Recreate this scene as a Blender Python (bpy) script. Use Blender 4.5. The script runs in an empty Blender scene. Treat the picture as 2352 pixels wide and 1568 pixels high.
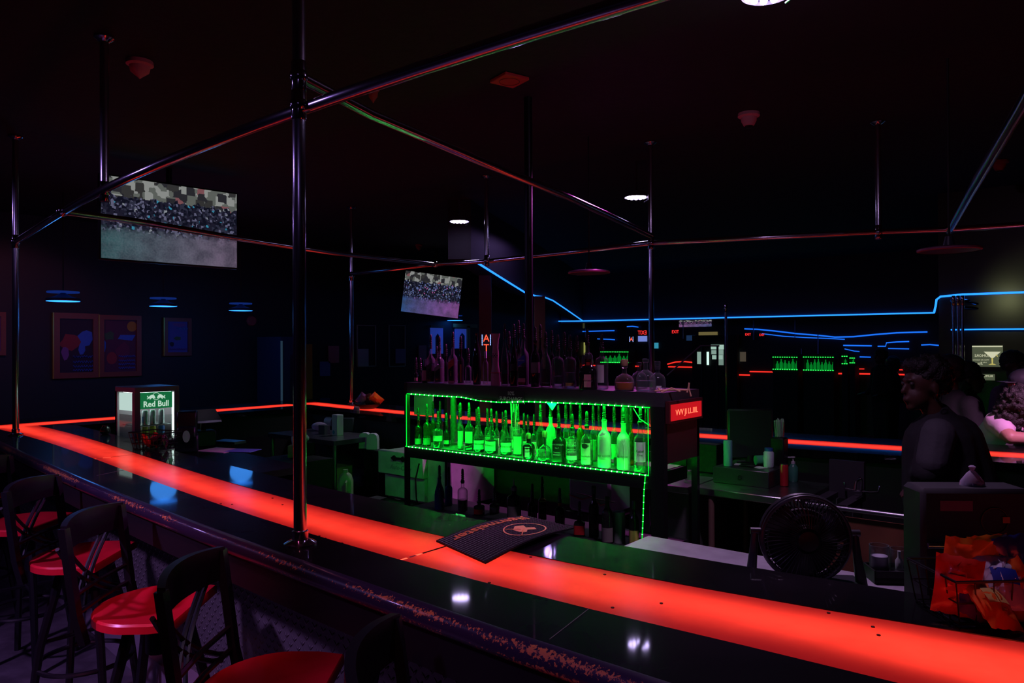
import bpy, bmesh, math, random
import numpy as np
from mathutils import Vector, Matrix
from math import radians, pi, sin, cos, tan, atan2, hypot
random.seed(7)
C = bpy.context.scene.collection
# ------------------------------------------------------------------ camera survey
F, PIT, ROL, YAW, CZ = 1700.0, radians(.31), radians(-.27), radians(39.23), 1.72
def ray(px, py):
    x = (px-1176)/F; y = -(py-784)/F
    c, s = cos(ROL), sin(ROL); x, y = c*x-s*y, s*x+c*y
    X, Y, Z = x, 1.0, y
    c, s = cos(PIT), sin(PIT); Y, Z = c*Y-s*Z, s*Y+c*Z
    c, s = cos(YAW), sin(YAW); X, Y = c*X-s*Y, s*X+c*Y
    return Vector((X, Y, Z))
EYE = Vector((0, 0, CZ))
def W(px, py, z): d = ray(px, py); return EYE + d*((z-CZ)/d.z)
def WY(px, py, y): d = ray(px, py); return EYE + d*(y/d.y)
def WX(px, py, x): d = ray(px, py); return EYE + d*(x/d.x)
def WD(px, py, D): return EYE + ray(px, py)*D
# ------------------------------------------------------------------ materials
def lin(c):
    if isinstance(c, str):
        c = [int(c[i:i+2], 16)/255 for i in (0, 2, 4)]
        c = [x/12.92 if x <= .04045 else ((x+.055)/1.055)**2.4 for x in c]
    return (c[0], c[1], c[2], 1.0)
MATS = {}
def mat(name, col=(.5,.5,.5), rough=.5, metal=0, em=None, es=0, coat=0, spec=.5, noise=None, bump=0, bscale=60, alpha=None):
    if name in MATS: return MATS[name]
    m = bpy.data.materials.new(name); m.use_nodes = True; nt = m.node_tree; N = nt.nodes; L = nt.links
    b = N['Principled BSDF']; b.inputs['Base Color'].default_value = lin(col)
    b.inputs['Roughness'].default_value = rough; b.inputs['Metallic'].default_value = metal
    b.inputs['Coat Weight'].default_value = coat; b.inputs['Coat Roughness'].default_value = .045; b.inputs['Specular IOR Level'].default_value = spec
    if em is not None:
        b.inputs['Emission Color'].default_value = lin(em); b.inputs['Emission Strength'].default_value = es
    if noise:
        c2, sc, lo, hi = noise
        tc = N.new('ShaderNodeTexCoord'); nz = N.new('ShaderNodeTexNoise'); nz.inputs['Scale'].default_value = sc; nz.inputs['Detail'].default_value = 5
        cr = N.new('ShaderNodeValToRGB'); cr.color_ramp.elements[0].position = lo; cr.color_ramp.elements[1].position = hi
        cr.color_ramp.elements[0].color = lin(col); cr.color_ramp.elements[1].color = lin(c2)
        L.new(tc.outputs['Object'], nz.inputs['Vector']); L.new(nz.outputs['Fac'], cr.inputs['Fac']); L.new(cr.outputs['Color'], b.inputs['Base Color'])
    if bump:
        tc = N.new('ShaderNodeTexCoord'); nz = N.new('ShaderNodeTexNoise'); nz.inputs['Scale'].default_value = bscale; nz.inputs['Detail'].default_value = 4
        bp = N.new('ShaderNodeBump'); bp.inputs['Strength'].default_value = bump; bp.inputs['Distance'].default_value = .01
        L.new(tc.outputs['Object'], nz.inputs['Vector']); L.new(nz.outputs['Fac'], bp.inputs['Height']); L.new(bp.outputs['Normal'], b.inputs['Normal'])
    if alpha is not None: b.inputs['Alpha'].default_value = alpha
    MATS[name] = m; return m
def glow(name, col, s):
    return mat(name, (0,0,0), .6, em=col, es=s)
def glass(name, tint=(.9,.95,.95), body=(.6,.65,.65), op=.25, rough=.06):
    """thin bottle glass: see-through in the middle, denser toward the rim, shiny coat"""
    if name in MATS: return MATS[name]
    m = bpy.data.materials.new(name); m.use_nodes = True; nt = m.node_tree; N = nt.nodes; L = nt.links
    b = N['Principled BSDF']; b.inputs['Base Color'].default_value = lin(body); b.inputs['Roughness'].default_value = rough
    b.inputs['Specular IOR Level'].default_value = .8
    t = N.new('ShaderNodeBsdfTransparent'); t.inputs['Color'].default_value = lin(tint)
    lw = N.new('ShaderNodeLayerWeight'); lw.inputs['Blend'].default_value = .35
    mr = N.new('ShaderNodeMapRange'); mr.inputs['To Min'].default_value = op; mr.inputs['To Max'].default_value = .95
    mx = N.new('ShaderNodeMixShader')
    L.new(lw.outputs['Facing'], mr.inputs['Value']); L.new(mr.outputs['Result'], mx.inputs['Fac'])
    L.new(t.outputs[0], mx.inputs[1]); L.new(b.outputs[0], mx.inputs[2])
    L.new(mx.outputs[0], N['Material Output'].inputs['Surface'])
    MATS[name] = m; return m

M_black = mat('black_laminate', (.0035,.003,.0042), .4, coat=.5, spec=.02, noise=((.010,.008,.010), 2.5, .4, .75))
M_blackplain = mat('black_paint', (.006,.0055,.007), .5, spec=.3)
M_blackmatte = mat('black_matte', (.008,.008,.009), .75)
M_wall = mat('wall_paint_black', (.018,.017,.03), .6, bump=.3, bscale=8)
M_floor = mat('floor_vinyl', (.05,.045,.055), .35, noise=((.10,.09,.11), 5, .4, .7), bump=.15, bscale=30)
M_ceil = mat('ceiling_black', (.006,.005,.0065), .85, bump=.4, bscale=14)
M_chrome = mat('chrome_tube', (.55,.54,.6), .13, metal=1)
def aniso(name, axis):
    m = mat(name, (.6,.58,.66), .20, metal=1); nt = m.node_tree; b = nt.nodes['Principled BSDF']; b.inputs['Anisotropic'].default_value = .85
    tg = nt.nodes.new('ShaderNodeTangent'); tg.direction_type = 'RADIAL'; tg.axis = axis; nt.links.new(tg.outputs[0], b.inputs['Tangent']); return m
M_chromeZ = aniso('chrome_pole_metal', 'Z'); M_chromeX = aniso('chrome_rail_metal', 'X'); M_chromeX.node_tree.nodes['Principled BSDF'].inputs['Roughness'].default_value = .15
M_steel = mat('brushed_steel', (.42,.42,.45), .32, metal=1, noise=((.3,.3,.33), 14, .35, .7))
M_steeldark = mat('dull_steel', (.22,.22,.24), .4, metal=.9)
M_blackmetal = mat('black_metal', (.005,.005,.007), .35, spec=.35)
M_white = mat('white_plastic', (.62,.62,.62), .45)
M_foam = mat('white_foam', (.6,.58,.64), .7)
M_paper = mat('paper', (.6,.58,.6), .8)
M_offwhite = mat('enamel_panel', (.5,.52,.5), .5, noise=((.36,.38,.36), 9, .4, .7))
M_brown = mat('brown_wood', (.16,.055,.03), .45, noise=((.09,.03,.018), 7, .35, .7))
M_seat = mat('seat_red_wood', (.62,.012,.03), .28, coat=.35, noise=((.42,.008,.02), 6, .35, .7))
M_red = mat('red_paint', (.3,.012,.012), .5)
M_rubber = mat('black_rubber', (.004,.004,.004), .7, spec=.2)
M_greybox = mat('grey_plastic', (.18,.18,.2), .5)
M_card = mat('cardboard', (.32,.22,.14), .85)
M_teal = mat('teal_print', (.03,.35,.38), .5)
M_skin = mat('brown_skin', (.06,.022,.015), .5, bump=.05)
M_skinl = mat('light_skin', (.42,.2,.16), .5)
M_hair = mat('black_hair', (.012,.009,.009), .55, bump=1.0, bscale=90)
M_cloth = mat('black_cloth', (.007,.0065,.009), .85, bump=.3, bscale=25)
M_clothgrey = mat('charcoal_cloth', (.035,.033,.04), .85, bump=.3, bscale=25)
M_tee = mat('pale_tee_cloth', (.6,.42,.55), .8, bump=.3, bscale=16)
M_cap = mat('pale_cap_cloth', (.9,.75,.88), .8)
M_gold = mat('gold_frame', (.5,.36,.08), .35, metal=.6)
M_yellow = mat('yellow_plastic', (.7,.3,.02), .5)
M_ledg = glow('led_green_tube', (.0,1,.03), 2.0)
M_ledb = glow('led_green_bead', (.30,1,.38), 40)
M_neon = glow('neon_blue', (.015,.20,1), 2.3)
M_neonfar = glow('reflected_neon_dim', (.01,.14,.8), 1.3)
M_redfar = glow('reflected_red_line', (1,.03,.02), 1.1)
M_par = glow('spot_lens', (.62,.5,1), 30)
M_blueled = glow('blue_lamp_disc', (.02,.22,1), 3.2)
M_rim = mat('lamp_shade_dark', (.05,.04,.06), .4)

# ------------------------------------------------------------------ mesh builder
class MB:
    def __init__(s): s.v = []; s.f = []; s.s = []
    def add(s, vs, fs, smooth=False):
        b = len(s.v); s.v.extend([tuple(v) for v in vs]); s.f.extend([tuple(b+i for i in f) for f in fs]); s.s.extend([smooth]*len(fs)); return s
    def box(s, c, d, rz=0, bev=0):
        x, y, z = d[0]/2, d[1]/2, d[2]/2
        cr, sr = cos(rz), sin(rz)
        if bev <= 0:
            P = [(-x,-y,-z),(x,-y,-z),(x,y,-z),(-x,y,-z),(-x,-y,z),(x,-y,z),(x,y,z),(-x,y,z)]
            Fs = [(0,3,2,1),(4,5,6,7),(0,1,5,4),(1,2,6,5),(2,3,7,6),(3,0,4,7)]
        else:
            b = min(bev, x*.9, y*.9, z*.9); P = []
            ring = [(-x+b,-y),(x-b,-y),(x,-y+b),(x,y-b),(x-b,y),(-x+b,y),(-x,y-b),(-x,-y+b)]
            inn = [(-x+b,-y+b),(x-b,-y+b),(x-b,-y+b),(x-b,y-b),(x-b,y-b),(-x+b,y-b),(-x+b,y-b),(-x+b,-y+b)]
            for zz, r in ((-z, inn), (-z+b, ring), (z-b, ring), (z, inn)):
                P += [(p[0], p[1], zz) for p in r]
            Fs = []
            for k in range(3):
                for i in range(8):
                    j = (i+1) % 8; Fs.append((k*8+i, k*8+j, (k+1)*8+j, (k+1)*8+i))
            Fs.append((24,25,27,29)); Fs.append((5,3,1,0))
        s.add([(c[0]+p[0]*cr-p[1]*sr, c[1]+p[0]*sr+p[1]*cr, c[2]+p[2]) for p in P], Fs); return s
    def quad(s, a, b, c, d): s.add([a,b,c,d], [(0,1,2,3)]); return s
    def tube(s, pts, r, n=12, closed=False, cap=True):
        pts = [Vector(p) for p in pts]; m = len(pts)
        if not isinstance(r, (list, tuple)): r = [r]*m
        vs = []; up = None
        for i, p in enumerate(pts):
            if closed: t = pts[(i+1) % m]-pts[i-1]
            else: t = pts[min(i+1, m-1)]-pts[max(i-1, 0)]
            t.normalize()
            if up is None:
                up = Vector((0,0,1)) if abs(t.z) < .9 else Vector((1,0,0))
            a = (up - t*up.dot(t)).normalized(); up = a; b = t.cross(a)
            vs += [p + a*(r[i]*cos(2*pi*k/n)) + b*(r[i]*sin(2*pi*k/n)) for k in range(n)]
        fs = []
        for i in range(m if closed else m-1):
            j = (i+1) % m
            for k in range(n):
                l = (k+1) % n; fs.append((i*n+k, i*n+l, j*n+l, j*n+k))
        if cap and not closed: fs += [tuple(range(n))[::-1], tuple((m-1)*n+k for k in range(n))]
        s.add(vs, fs, True); return s
    def lathe(s, prof, n=20, c=(0,0,0), sq=0, sx=1, sy=1, rz=0, cap=True, a0=0, a1=2*pi):
        full = abs(a1-a0-2*pi) < 1e-6; m = n if full else n+1
        vs = []
        for r, z in prof:
            for k in range(m):
                a = a0+(a1-a0)*k/n; ca, sa = cos(a), sin(a)
                f = 1 if not sq else (abs(ca)**sq+abs(sa)**sq)**(-1/sq)
                x, y = r*f*ca*sx, r*f*sa*sy
                vs.append((c[0]+x*cos(rz)-y*sin(rz), c[1]+x*sin(rz)+y*cos(rz), c[2]+z))
        fs = []
        for i in range(len(prof)-1):
            for k in range(n):
                l = (k+1) % m if full else k+1
                fs.append((i*m+k, i*m+l, (i+1)*m+l, (i+1)*m+k))
        if cap and full:
            if prof[0][0] > 1e-5: fs.append(tuple(range(m))[::-1])
            if prof[-1][0] > 1e-5: fs.append(tuple((len(prof)-1)*m+k for k in range(m)))
        s.add(vs, fs, True); return s
    def sphere(s, c, r, n=12, m=8, sc=(1,1,1)):
        prof = [(max(1e-6, sin(pi*i/m)), -cos(pi*i/m)) for i in range(m+1)]
        vs = []; 
        for pr, pz in prof:
            for k in range(n):
                a = 2*pi*k/n; vs.append((c[0]+r*sc[0]*pr*cos(a), c[1]+r*sc[1]*pr*sin(a), c[2]+r*sc[2]*pz))
        fs = [(i*n+k, i*n+(k+1) % n, (i+1)*n+(k+1) % n, (i+1)*n+k) for i in range(m) for k in range(n)]
        s.add(vs, fs, True); return s
    def capsule(s, p0, r0, p1, r1, n=12):
        p0, p1 = Vector(p0), Vector(p1); s.sphere(p0, r0, n, 8); s.sphere(p1, r1, n, 8); s.tube([p0, p1], [r0, r1], n); return s
    def prism(s, poly, z0, z1):
        n = len(poly); vs = [(p[0], p[1], z0) for p in poly]+[(p[0], p[1], z1) for p in poly]
        fs = [tuple(range(n))[::-1], tuple(range(n, 2*n))]+[(i, (i+1) % n, n+(i+1) % n, n+i) for i in range(n)]
        s.add(vs, fs); return s
    def strip(s, A, B, z0, z1):
        n = len(A); vs = [(p[0],p[1],z1) for p in A]+[(p[0],p[1],z1) for p in B]+[(p[0],p[1],z0) for p in A]+[(p[0],p[1],z0) for p in B]; fs = []
        for i in range(n-1):
            fs += [(i,i+1,n+i+1,n+i), (2*n+i,3*n+i,3*n+i+1,2*n+i+1), (i,2*n+i,2*n+i+1,i+1), (n+i,n+i+1,3*n+i+1,3*n+i)]
        fs += [(0,n,3*n,2*n), (n-1,3*n-1,4*n-1,2*n-1)]
        s.add(vs, fs); return s
    def xf(s, M):
        s.v = [tuple(M @ Vector(v)) for v in s.v]; return s
    def build(s, name, m, parent=None, loc=None, rz=0, auto=40):
        me = bpy.data.meshes.new(name); me.from_pydata(s.v, [], s.f)
        bm = bmesh.new(); bm.from_mesh(me); bmesh.ops.recalc_face_normals(bm, faces=bm.faces); bm.to_mesh(me); bm.free()
        me.polygons.foreach_set('use_smooth', s.s)
        try: me.set_sharp_from_angle(angle=radians(auto))
        except Exception: pass
        me.materials.append(m); o = bpy.data.objects.new(name, me); C.objects.link(o)
        if parent is not None: o.parent = parent
        if loc is not None: o.location = loc
        if rz: o.rotation_euler.z = rz
        return o
def tag(o, label, cat, group=None, kind=None):
    if label: o['label'] = label
    if cat: o['category'] = cat
    if group: o['group'] = group
    if kind: o['kind'] = kind
    return o
def thing(name, label, cat, loc=(0,0,0), rz=0, group=None):
    o = bpy.data.objects.new(name, None); C.objects.link(o); o.empty_display_size = .1
    o.location = loc; o.rotation_euler.z = rz; return tag(o, label, cat, group)
def copy_tree(o, loc=None, rz=None, label=None, parent=None):
    c = o.copy(); C.objects.link(c)
    if parent is not None: c.parent = parent
    if loc is not None: c.location = loc
    if rz is not None: c.rotation_euler.z = rz
    if label: c['label'] = label
    for ch in list(o.children): copy_tree(ch, parent=c)
    return c
def struct(name, mb, m):
    o = mb.build(name, m); o['kind'] = 'structure'; return o
def lettering(name, body, size, m, parent, loc, rz=0, flat=False, mirror=False, thick=.0006, sx=1, align='CENTER', bold=0, shear=0):
    cu = bpy.data.curves.new(name, 'FONT'); cu.body = body; cu.size = size; cu.align_x = align; cu.align_y = 'CENTER'; cu.extrude = thick; cu.resolution_u = 2; cu.shear = shear; cu.offset = bold
    t = bpy.data.objects.new(name, cu); C.objects.link(t); bpy.context.view_layer.update()
    me = bpy.data.meshes.new_from_object(t.evaluated_get(bpy.context.evaluated_depsgraph_get()))
    bpy.data.objects.remove(t); bpy.data.curves.remove(cu)
    me.transform(Matrix.Diagonal((sx*(-1 if mirror else 1), 1, 1, 1)))
    me.transform(Matrix.Rotation(rz, 4, 'Z') @ Matrix.Rotation(0 if flat else pi/2, 4, 'X'))
    me.materials.clear(); me.materials.append(m)
    o = bpy.data.objects.new(name, me); C.objects.link(o)
    if parent is not None: o.parent = parent
    o.location = loc; return o
RT = Vector((cos(YAW), sin(YAW), 0)); FW = Vector((-sin(YAW), cos(YAW), 0))
# ================================================================== SETTING
ZB = 1.07; ZP = 2.51; ZC = 3.30
struct('floor', MB().box((-1.5,11,-.05), (19,30,.1)), M_floor)
struct('ceiling', MB().box((-1.5,11,ZC+.05), (19,30,.1)), M_ceil)
struct('wall_left', MB().box((-10.15,11,1.65), (.3,30,3.3)), M_wall)
struct('wall_right', MB().box((7.1,11,1.65), (.2,30,3.3)), M_wall)
struct('wall_back', MB().box((-1.5,25.1,1.65), (17.2,.2,3.3)), M_wall)
struct('wall_front', MB().box((-1.5,-3.1,1.65), (17.2,.2,3.3)), M_wall)
M_head = mat('header_paint', (.05,.05,.075), .55, bump=.3, bscale=6)
# dropped header beyond the bar, and the dark block of wall to its right
hz = WY(1700,728.5,13.96).z-.02; struct('trim_1', MB().box((-5.7,14.1,(hz+ZC)/2), (8.5,.25,ZC-hz)), M_head)
struct('wall_mirror', MB().box((-5.7,15.1,1.15), (8.5,.2,2.3)), mat('far_wall_gloss', (.008,.008,.014), .5))  # dark wall in the mirror's place, reflections built in front of it
struct('wall_block', MB().box((2.7,11.5,1.65), (8.3,5.2,3.3)), mat('wall_block_paint', (.02,.02,.018), .35))
# left dropped beam carrying the diagonal blue rope
A = WY(1340,737,13.96); B = WD(1098,604,8.2)
DP = [WY(1339,737,13.9)]+[WD(x,y,d) for x,y,d in ((1300,710,14.2),(1270,690,12.9),(1250,682,12.0),(1232,680,11.4),(1205,671,10.4),(1150,637,9.2),(1099,605,8.25),(1085,597,8.0))]
mb = MB(); k = len(DP); nrm = Vector((-.82,-.57,0))*.25; vs = []
for p in DP: b0 = p+nrm*.06; vs += [(b0.x,b0.y,p.z+.014),(b0.x+nrm.x,b0.y+nrm.y,p.z+.014),(b0.x+nrm.x,b0.y+nrm.y,ZC),(b0.x,b0.y,ZC)]
mb.add(vs, [(i*4+a,i*4+(a+1) % 4,(i+1)*4+(a+1) % 4,(i+1)*4+a) for i in range(k-1) for a in range(4)]+[(0,1,2,3),(4*k-4,4*k-3,4*k-2,4*k-1)])
struct('trim_2', mb, mat('beam_dark', (.012,.008,.016), .7))
# neon ropes on the header, beam and block
def rope(name, pts, r, m, label, cat='rope light', group=None, n=8):
    return tag(MB().tube(pts, r, n).build(name, m), label, cat, group)
rope('neon_rope', [WY(1248,738,13.96), A-Vector((0,0,.0)), *[WY(x, 737-(x-1340)*.0236, 13.96) for x in (1420,1600,1800,2000,2120)], WY(2145,718,13.96)], .012, M_neon,
     'long level blue neon rope along the bottom of the dark header beyond the bar')
rope('neon_rope', DP[:-1], .012, M_neon,
     'slanting blue neon rope climbing toward the ceiling behind the dark post')
rope('neon_rope', [WY(x,y,8.87) for x,y in ((2145,719),(2149,703),(2151,688),(2160,681),(2210,676),(2352,671),(2420,669))], .0105, M_neon,
     'blue neon rope with a hooked end at upper right above the lit drink sign')
rope('neon_rope', [WY(x,y,8.86) for x,y in ((2184,757),(2260,756),(2352,755.5))], .007, glow('reflected_neon_mid',(.01,.22,1),2.2),
     'thin level blue reflection on the dark wall below the hooked blue rope')  # blue reflection on the block, built as a glowing rope
# ------------------------------------------------------------------ the bar counter
def pf(pts, deg):
    q = np.polyfit([p[0] for p in pts], [p[1] for p in pts], deg); x0, x1 = min(p[0] for p in pts), max(p[0] for p in pts)
    d = np.polyder(q)
    def f(x):
        if x < x0: return float(np.polyval(q, x0)+np.polyval(d, x0)*(x-x0)*.8)
        if x > x1: return float(np.polyval(q, x1)+np.polyval(d, x1)*(x-x1)*.5)
        return float(np.polyval(q, x))
    return f
def pts_of(l): return [W(a, b, ZB) for a, b in l]
f_edge = pf(pts_of([(0,1014),(164,1093),(316,1145),(462,1202),(620,1267),(761,1318),(957,1384),(1225,1467)]), 3)
f_sf = pf(pts_of([(30,993),(214,1053),(432,1131),(600,1190),(767,1242),(1002,1309),(1300,1384),(1660,1469)]), 3)
f_sb = pf(pts_of([(98,979),(316,1044),(465,1086),(704,1153),(874,1198),(1181,1268),(1300,1292),(1660,1360),(2007,1413),(2352,1472)]), 3)
f_in = pf(pts_of([(262,997),(396,1035),(937,1158),(1106,1193),(1298,1231),(1484,1263),(1660,1295),(1910,1334),(2131,1360)]), 3)
f_far = pf(pts_of([(700,924),(819,936),(872,942),(960,950),(1582,997),(1661,1002),(1812,1014),(1878,1019),(2059,1029),(2352,1044)]), 2)
def st(x0, x1, n): return [x0+(x1-x0)*i/n for i in range(n+1)]
bar = thing('bar_counter', 'long black rectangular bar counter with a glowing red strip in its top', 'bar counter')
XL = -7.15
def deck(fa, fb, x0, x1, n=24, z0=ZB-.045, z1=ZB):
    xs = st(x0, x1, n); return [(x, fa(x)) for x in xs], [(x, fb(x)) for x in xs], z0, z1
mb = MB()
mb.strip(*deck(lambda x: f_edge(x)+.012, f_sf, -7.32, 1.6)); mb.strip(*deck(f_sb, f_in, -6.98, 1.6))
ys = st(f_edge(-7.5), 5.75, 8)
mb.strip([(XL-.165-.0*y, y) for y in ys], [(-7.75, y) for y in ys], ZB-.045, ZB)
ys2 = st(f_in(-6.7), 4.8, 8); mb.strip([(XL+.165,y) for y in ys2], [(-6.72,y) for y in ys2], ZB-.045, ZB)
ff0 = lambda x: f_far(x)-.36; ff1 = lambda x: f_far(x)-.135; ff2 = lambda x: f_far(x)+.135; ff3 = lambda x: f_far(x)+.48
mb.strip(*deck(ff0, ff1, -6.98, 3.5)); mb.strip(*deck(ff2, ff3, -7.32, 3.5))
mb.build('worktop', M_black, bar)
# glowing panels: translucent acrylic over a red LED trough
def panel_mat():
    m = bpy.data.materials.new('red_lit_acrylic'); m.use_nodes = True; nt = m.node_tree; N = nt.nodes; L = nt.links
    b = N['Principled BSDF']; b.inputs['Base Color'].default_value = (.35,.03,.03,1); b.inputs['Roughness'].default_value = .22
    b.inputs['Emission Color'].default_value = (1,.006,.012,1); b.inputs['Emission Strength'].default_value = .34; b.inputs['Specular IOR Level'].default_value = .35
    t = N.new('ShaderNodeBsdfTranslucent'); t.inputs['Color'].default_value = (.9,.75,.7,1)
    tc = N.new('ShaderNodeTexCoord'); nz = N.new('ShaderNodeTexNoise'); nz.inputs['Scale'].default_value = 7; nz.inputs['Detail'].default_value = 6
    cr = N.new('ShaderNodeValToRGB'); cr.color_ramp.elements[0].position = .3; cr.color_ramp.elements[1].position = .6
    cr.color_ramp.elements[0].color = (.72,.6,.55,1); cr.color_ramp.elements[1].color = (.9,.75,.7,1)
    L.new(tc.outputs['Object'], nz.inputs['Vector']); L.new(nz.outputs['Fac'], cr.inputs['Fac']); L.new(cr.outputs['Color'], t.inputs['Color'])
    mx = N.new('ShaderNodeMixShader'); mx.inputs['Fac'].default_value = .5
    L.new(b.outputs[0], mx.inputs[1]); L.new(t.outputs[0], mx.inputs[2]); L.new(mx.outputs[0], N['Material Output'].inputs['Surface']); return m
M_panel = panel_mat()
M_tube = glow('red_led_tube', (1,.055,.028), 3.4)
def sheet(fa, fb, x0, x1, n, z):
    xs = st(x0, x1, n); vs = [(x, fa(x), z) for x in xs]+[(x, fb(x), z) for x in xs]; k = n+1
    return MB().add(vs, [(i, i+1, k+i+1, k+i) for i in range(n)])
def sheet_pl(A, Bp, z):
    k = len(A); return MB().add([(p[0],p[1],z) for p in A]+[(p[0],p[1],z) for p in Bp], [(i,i+1,k+i+1,k+i) for i in range(k-1)])
zt = ZB-.002
for a, b_, n in ((-6.985,-4.64,8), (-4.63,-1.70,10), (-1.69,1.6,12)):
    sheet(f_sf, f_sb, a, b_, n, zt).build('light_panel', M_panel, bar)
sheet_pl([(-7.315,y) for y in st(f_sf(-7.3), 4.9, 6)], [(-6.985,y) for y in st(f_sf(-7.3), 4.9, 6)], zt).build('light_panel', M_panel, bar)
sheet(ff1, ff2, -7.315, 3.5, 14, zt).build('light_panel', M_panel, bar)
# LED trough below the panels
zl = ZB-.055
def mid(fa, fb, t): return lambda x: fa(x)*(1-t)+fb(x)*t
t0 = sheet(mid(f_sf,f_sb,.24), mid(f_sf,f_sb,.80), -7.15, 1.6, 26, zl)
t1 = sheet_pl([(-7.25,y) for y in st(1.98,5.0,6)], [(-7.05,y) for y in st(1.98,5.0,6)], zl)
t2 = sheet(mid(ff1,ff2,.2), mid(ff1,ff2,.8), -7.2, 3.5, 14, zl)
for q in (t1,t2): t0.add(q.v, q.f)
t0.build('led_tray', M_tube, bar)
mb = MB(); mb.strip(*deck(lambda x: f_sf(x)-.03, lambda x: f_sb(x)+.03, -7.4, 1.6, 24, ZB-.10, ZB-.065))
mb.strip([(-7.36,y) for y in st(2.3,5.3,4)], [(-6.94,y) for y in st(2.3,5.3,4)], ZB-.10, ZB-.065); mb.strip(*deck(lambda x: ff1(x)-.03, lambda x: ff2(x)+.03, -7.4, 3.5, 14, ZB-.10, ZB-.065))
mb.build('underside_board', M_blackmatte, bar)
# screws and scratches on the near panel
mb = MB()
for px, py in ((1033,1205),(626,1143),(649,1158),(733,1230),(747,1235),(785,1246),(1124,1337),(1219,1278),(1389,1318),(1903,1406),(2005,1438),(1407,1394),(1519,1384),(2018,1457),(507,1156),(533,1157)):
    p = W(px, py, ZB); mb.lathe([(.0045,0),(.0045,.002),(0.0001,.0024)], 8, (p.x, p.y, zt))
mb.build('screw', mat('panel_screw', (.05,.008,.008), .4, metal=.6), bar)
# worn nosing on the customer edge
def nosing_mat():
    m = bpy.data.materials.new('worn_nosing'); m.use_nodes = True; nt = m.node_tree; N = nt.nodes; L = nt.links
    b = N['Principled BSDF']; b.inputs['Roughness'].default_value = .3; b.inputs['Coat Weight'].default_value = .4
    tc = N.new('ShaderNodeTexCoord'); nz = N.new('ShaderNodeTexNoise'); nz.inputs['Scale'].default_value = 105; nz.inputs['Detail'].default_value = 9; nz.inputs['Roughness'].default_value = .7
    n2 = N.new('ShaderNodeTexNoise'); n2.inputs['Scale'].default_value = 2.2
    ad = N.new('ShaderNodeMath'); ad.operation = 'ADD'; at = N.new('ShaderNodeAttribute'); at.attribute_name = 'wear'
    a2 = N.new('ShaderNodeMath'); a2.operation = 'ADD'
    cr = N.new('ShaderNodeValToRGB'); cr.color_ramp.interpolation = 'CONSTANT'
    cr.color_ramp.elements[0].color = (.02,.012,.03,1); cr.color_ramp.elements[1].position = .64; cr.color_ramp.elements[1].color = (.50,.17,.05,1)
    sc = N.new('ShaderNodeMath'); sc.operation = 'MULTIPLY_ADD'; sc.inputs[1].default_value = .5; sc.inputs[2].default_value = -.25
    L.new(tc.outputs['Object'], nz.inputs['Vector']); L.new(tc.outputs['Object'], n2.inputs['Vector'])
    L.new(n2.outputs['Fac'], sc.inputs[0]); L.new(nz.outputs['Fac'], ad.inputs[0]); L.new(sc.outputs[0], ad.inputs[1])
    L.new(ad.outputs[0], a2.inputs[0]); L.new(at.outputs['Fac'], a2.inputs[1]); L.new(a2.outputs[0], cr.inputs['Fac']); L.new(cr.outputs['Color'], b.inputs['Base Color'])
    bp = N.new('ShaderNodeBump'); bp.inputs['Strength'].default_value = .6; bp.inputs['Distance'].default_value = .004; L.new(cr.outputs['Color'], bp.inputs['Height']); L.new(bp.outputs['Normal'], b.inputs['Normal'])
    L.new(b.outputs[0], N['Material Output'].inputs['Surface']); return m
M_nose = nosing_mat()
prof = [(.012,.0,-.3),(.0,.0,-.1),(-.010,-.004,.02),(-.018,-.010,.11),(-.024,-.020,.03),(-.026,-.030,-.12),(-.026,-.040,.04),(-.020,-.050,.06),(-.012,-.056,-.1),(.0,-.06,-.3)]
xs = st(-7.75, 1.6, 160); vs = []; wr = []
for x in xs:
    y = f_edge(x)
    for dy, dz, w in prof: vs.append((x, y+dy, ZB+dz)); wr.append(w)
k = len(prof); mb = MB(); mb.add(vs, [(i*k+j, (i+1)*k+j, (i+1)*k+j+1, i*k+j+1) for i in range(len(xs)-1) for j in range(k-1)], True)
o = mb.build('nosing', M_nose, bar); at = o.data.attributes.new('wear', 'FLOAT', 'POINT'); at.data.foreach_set('value', wr)
mb = MB(); mb.strip(*deck(lambda x: f_edge(x)+.002, lambda x: f_edge(x)+.03, -7.75, 1.6, 24, ZB-.16, ZB-.055)); mb.build('fascia_board', M_blackplain, bar)
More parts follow.
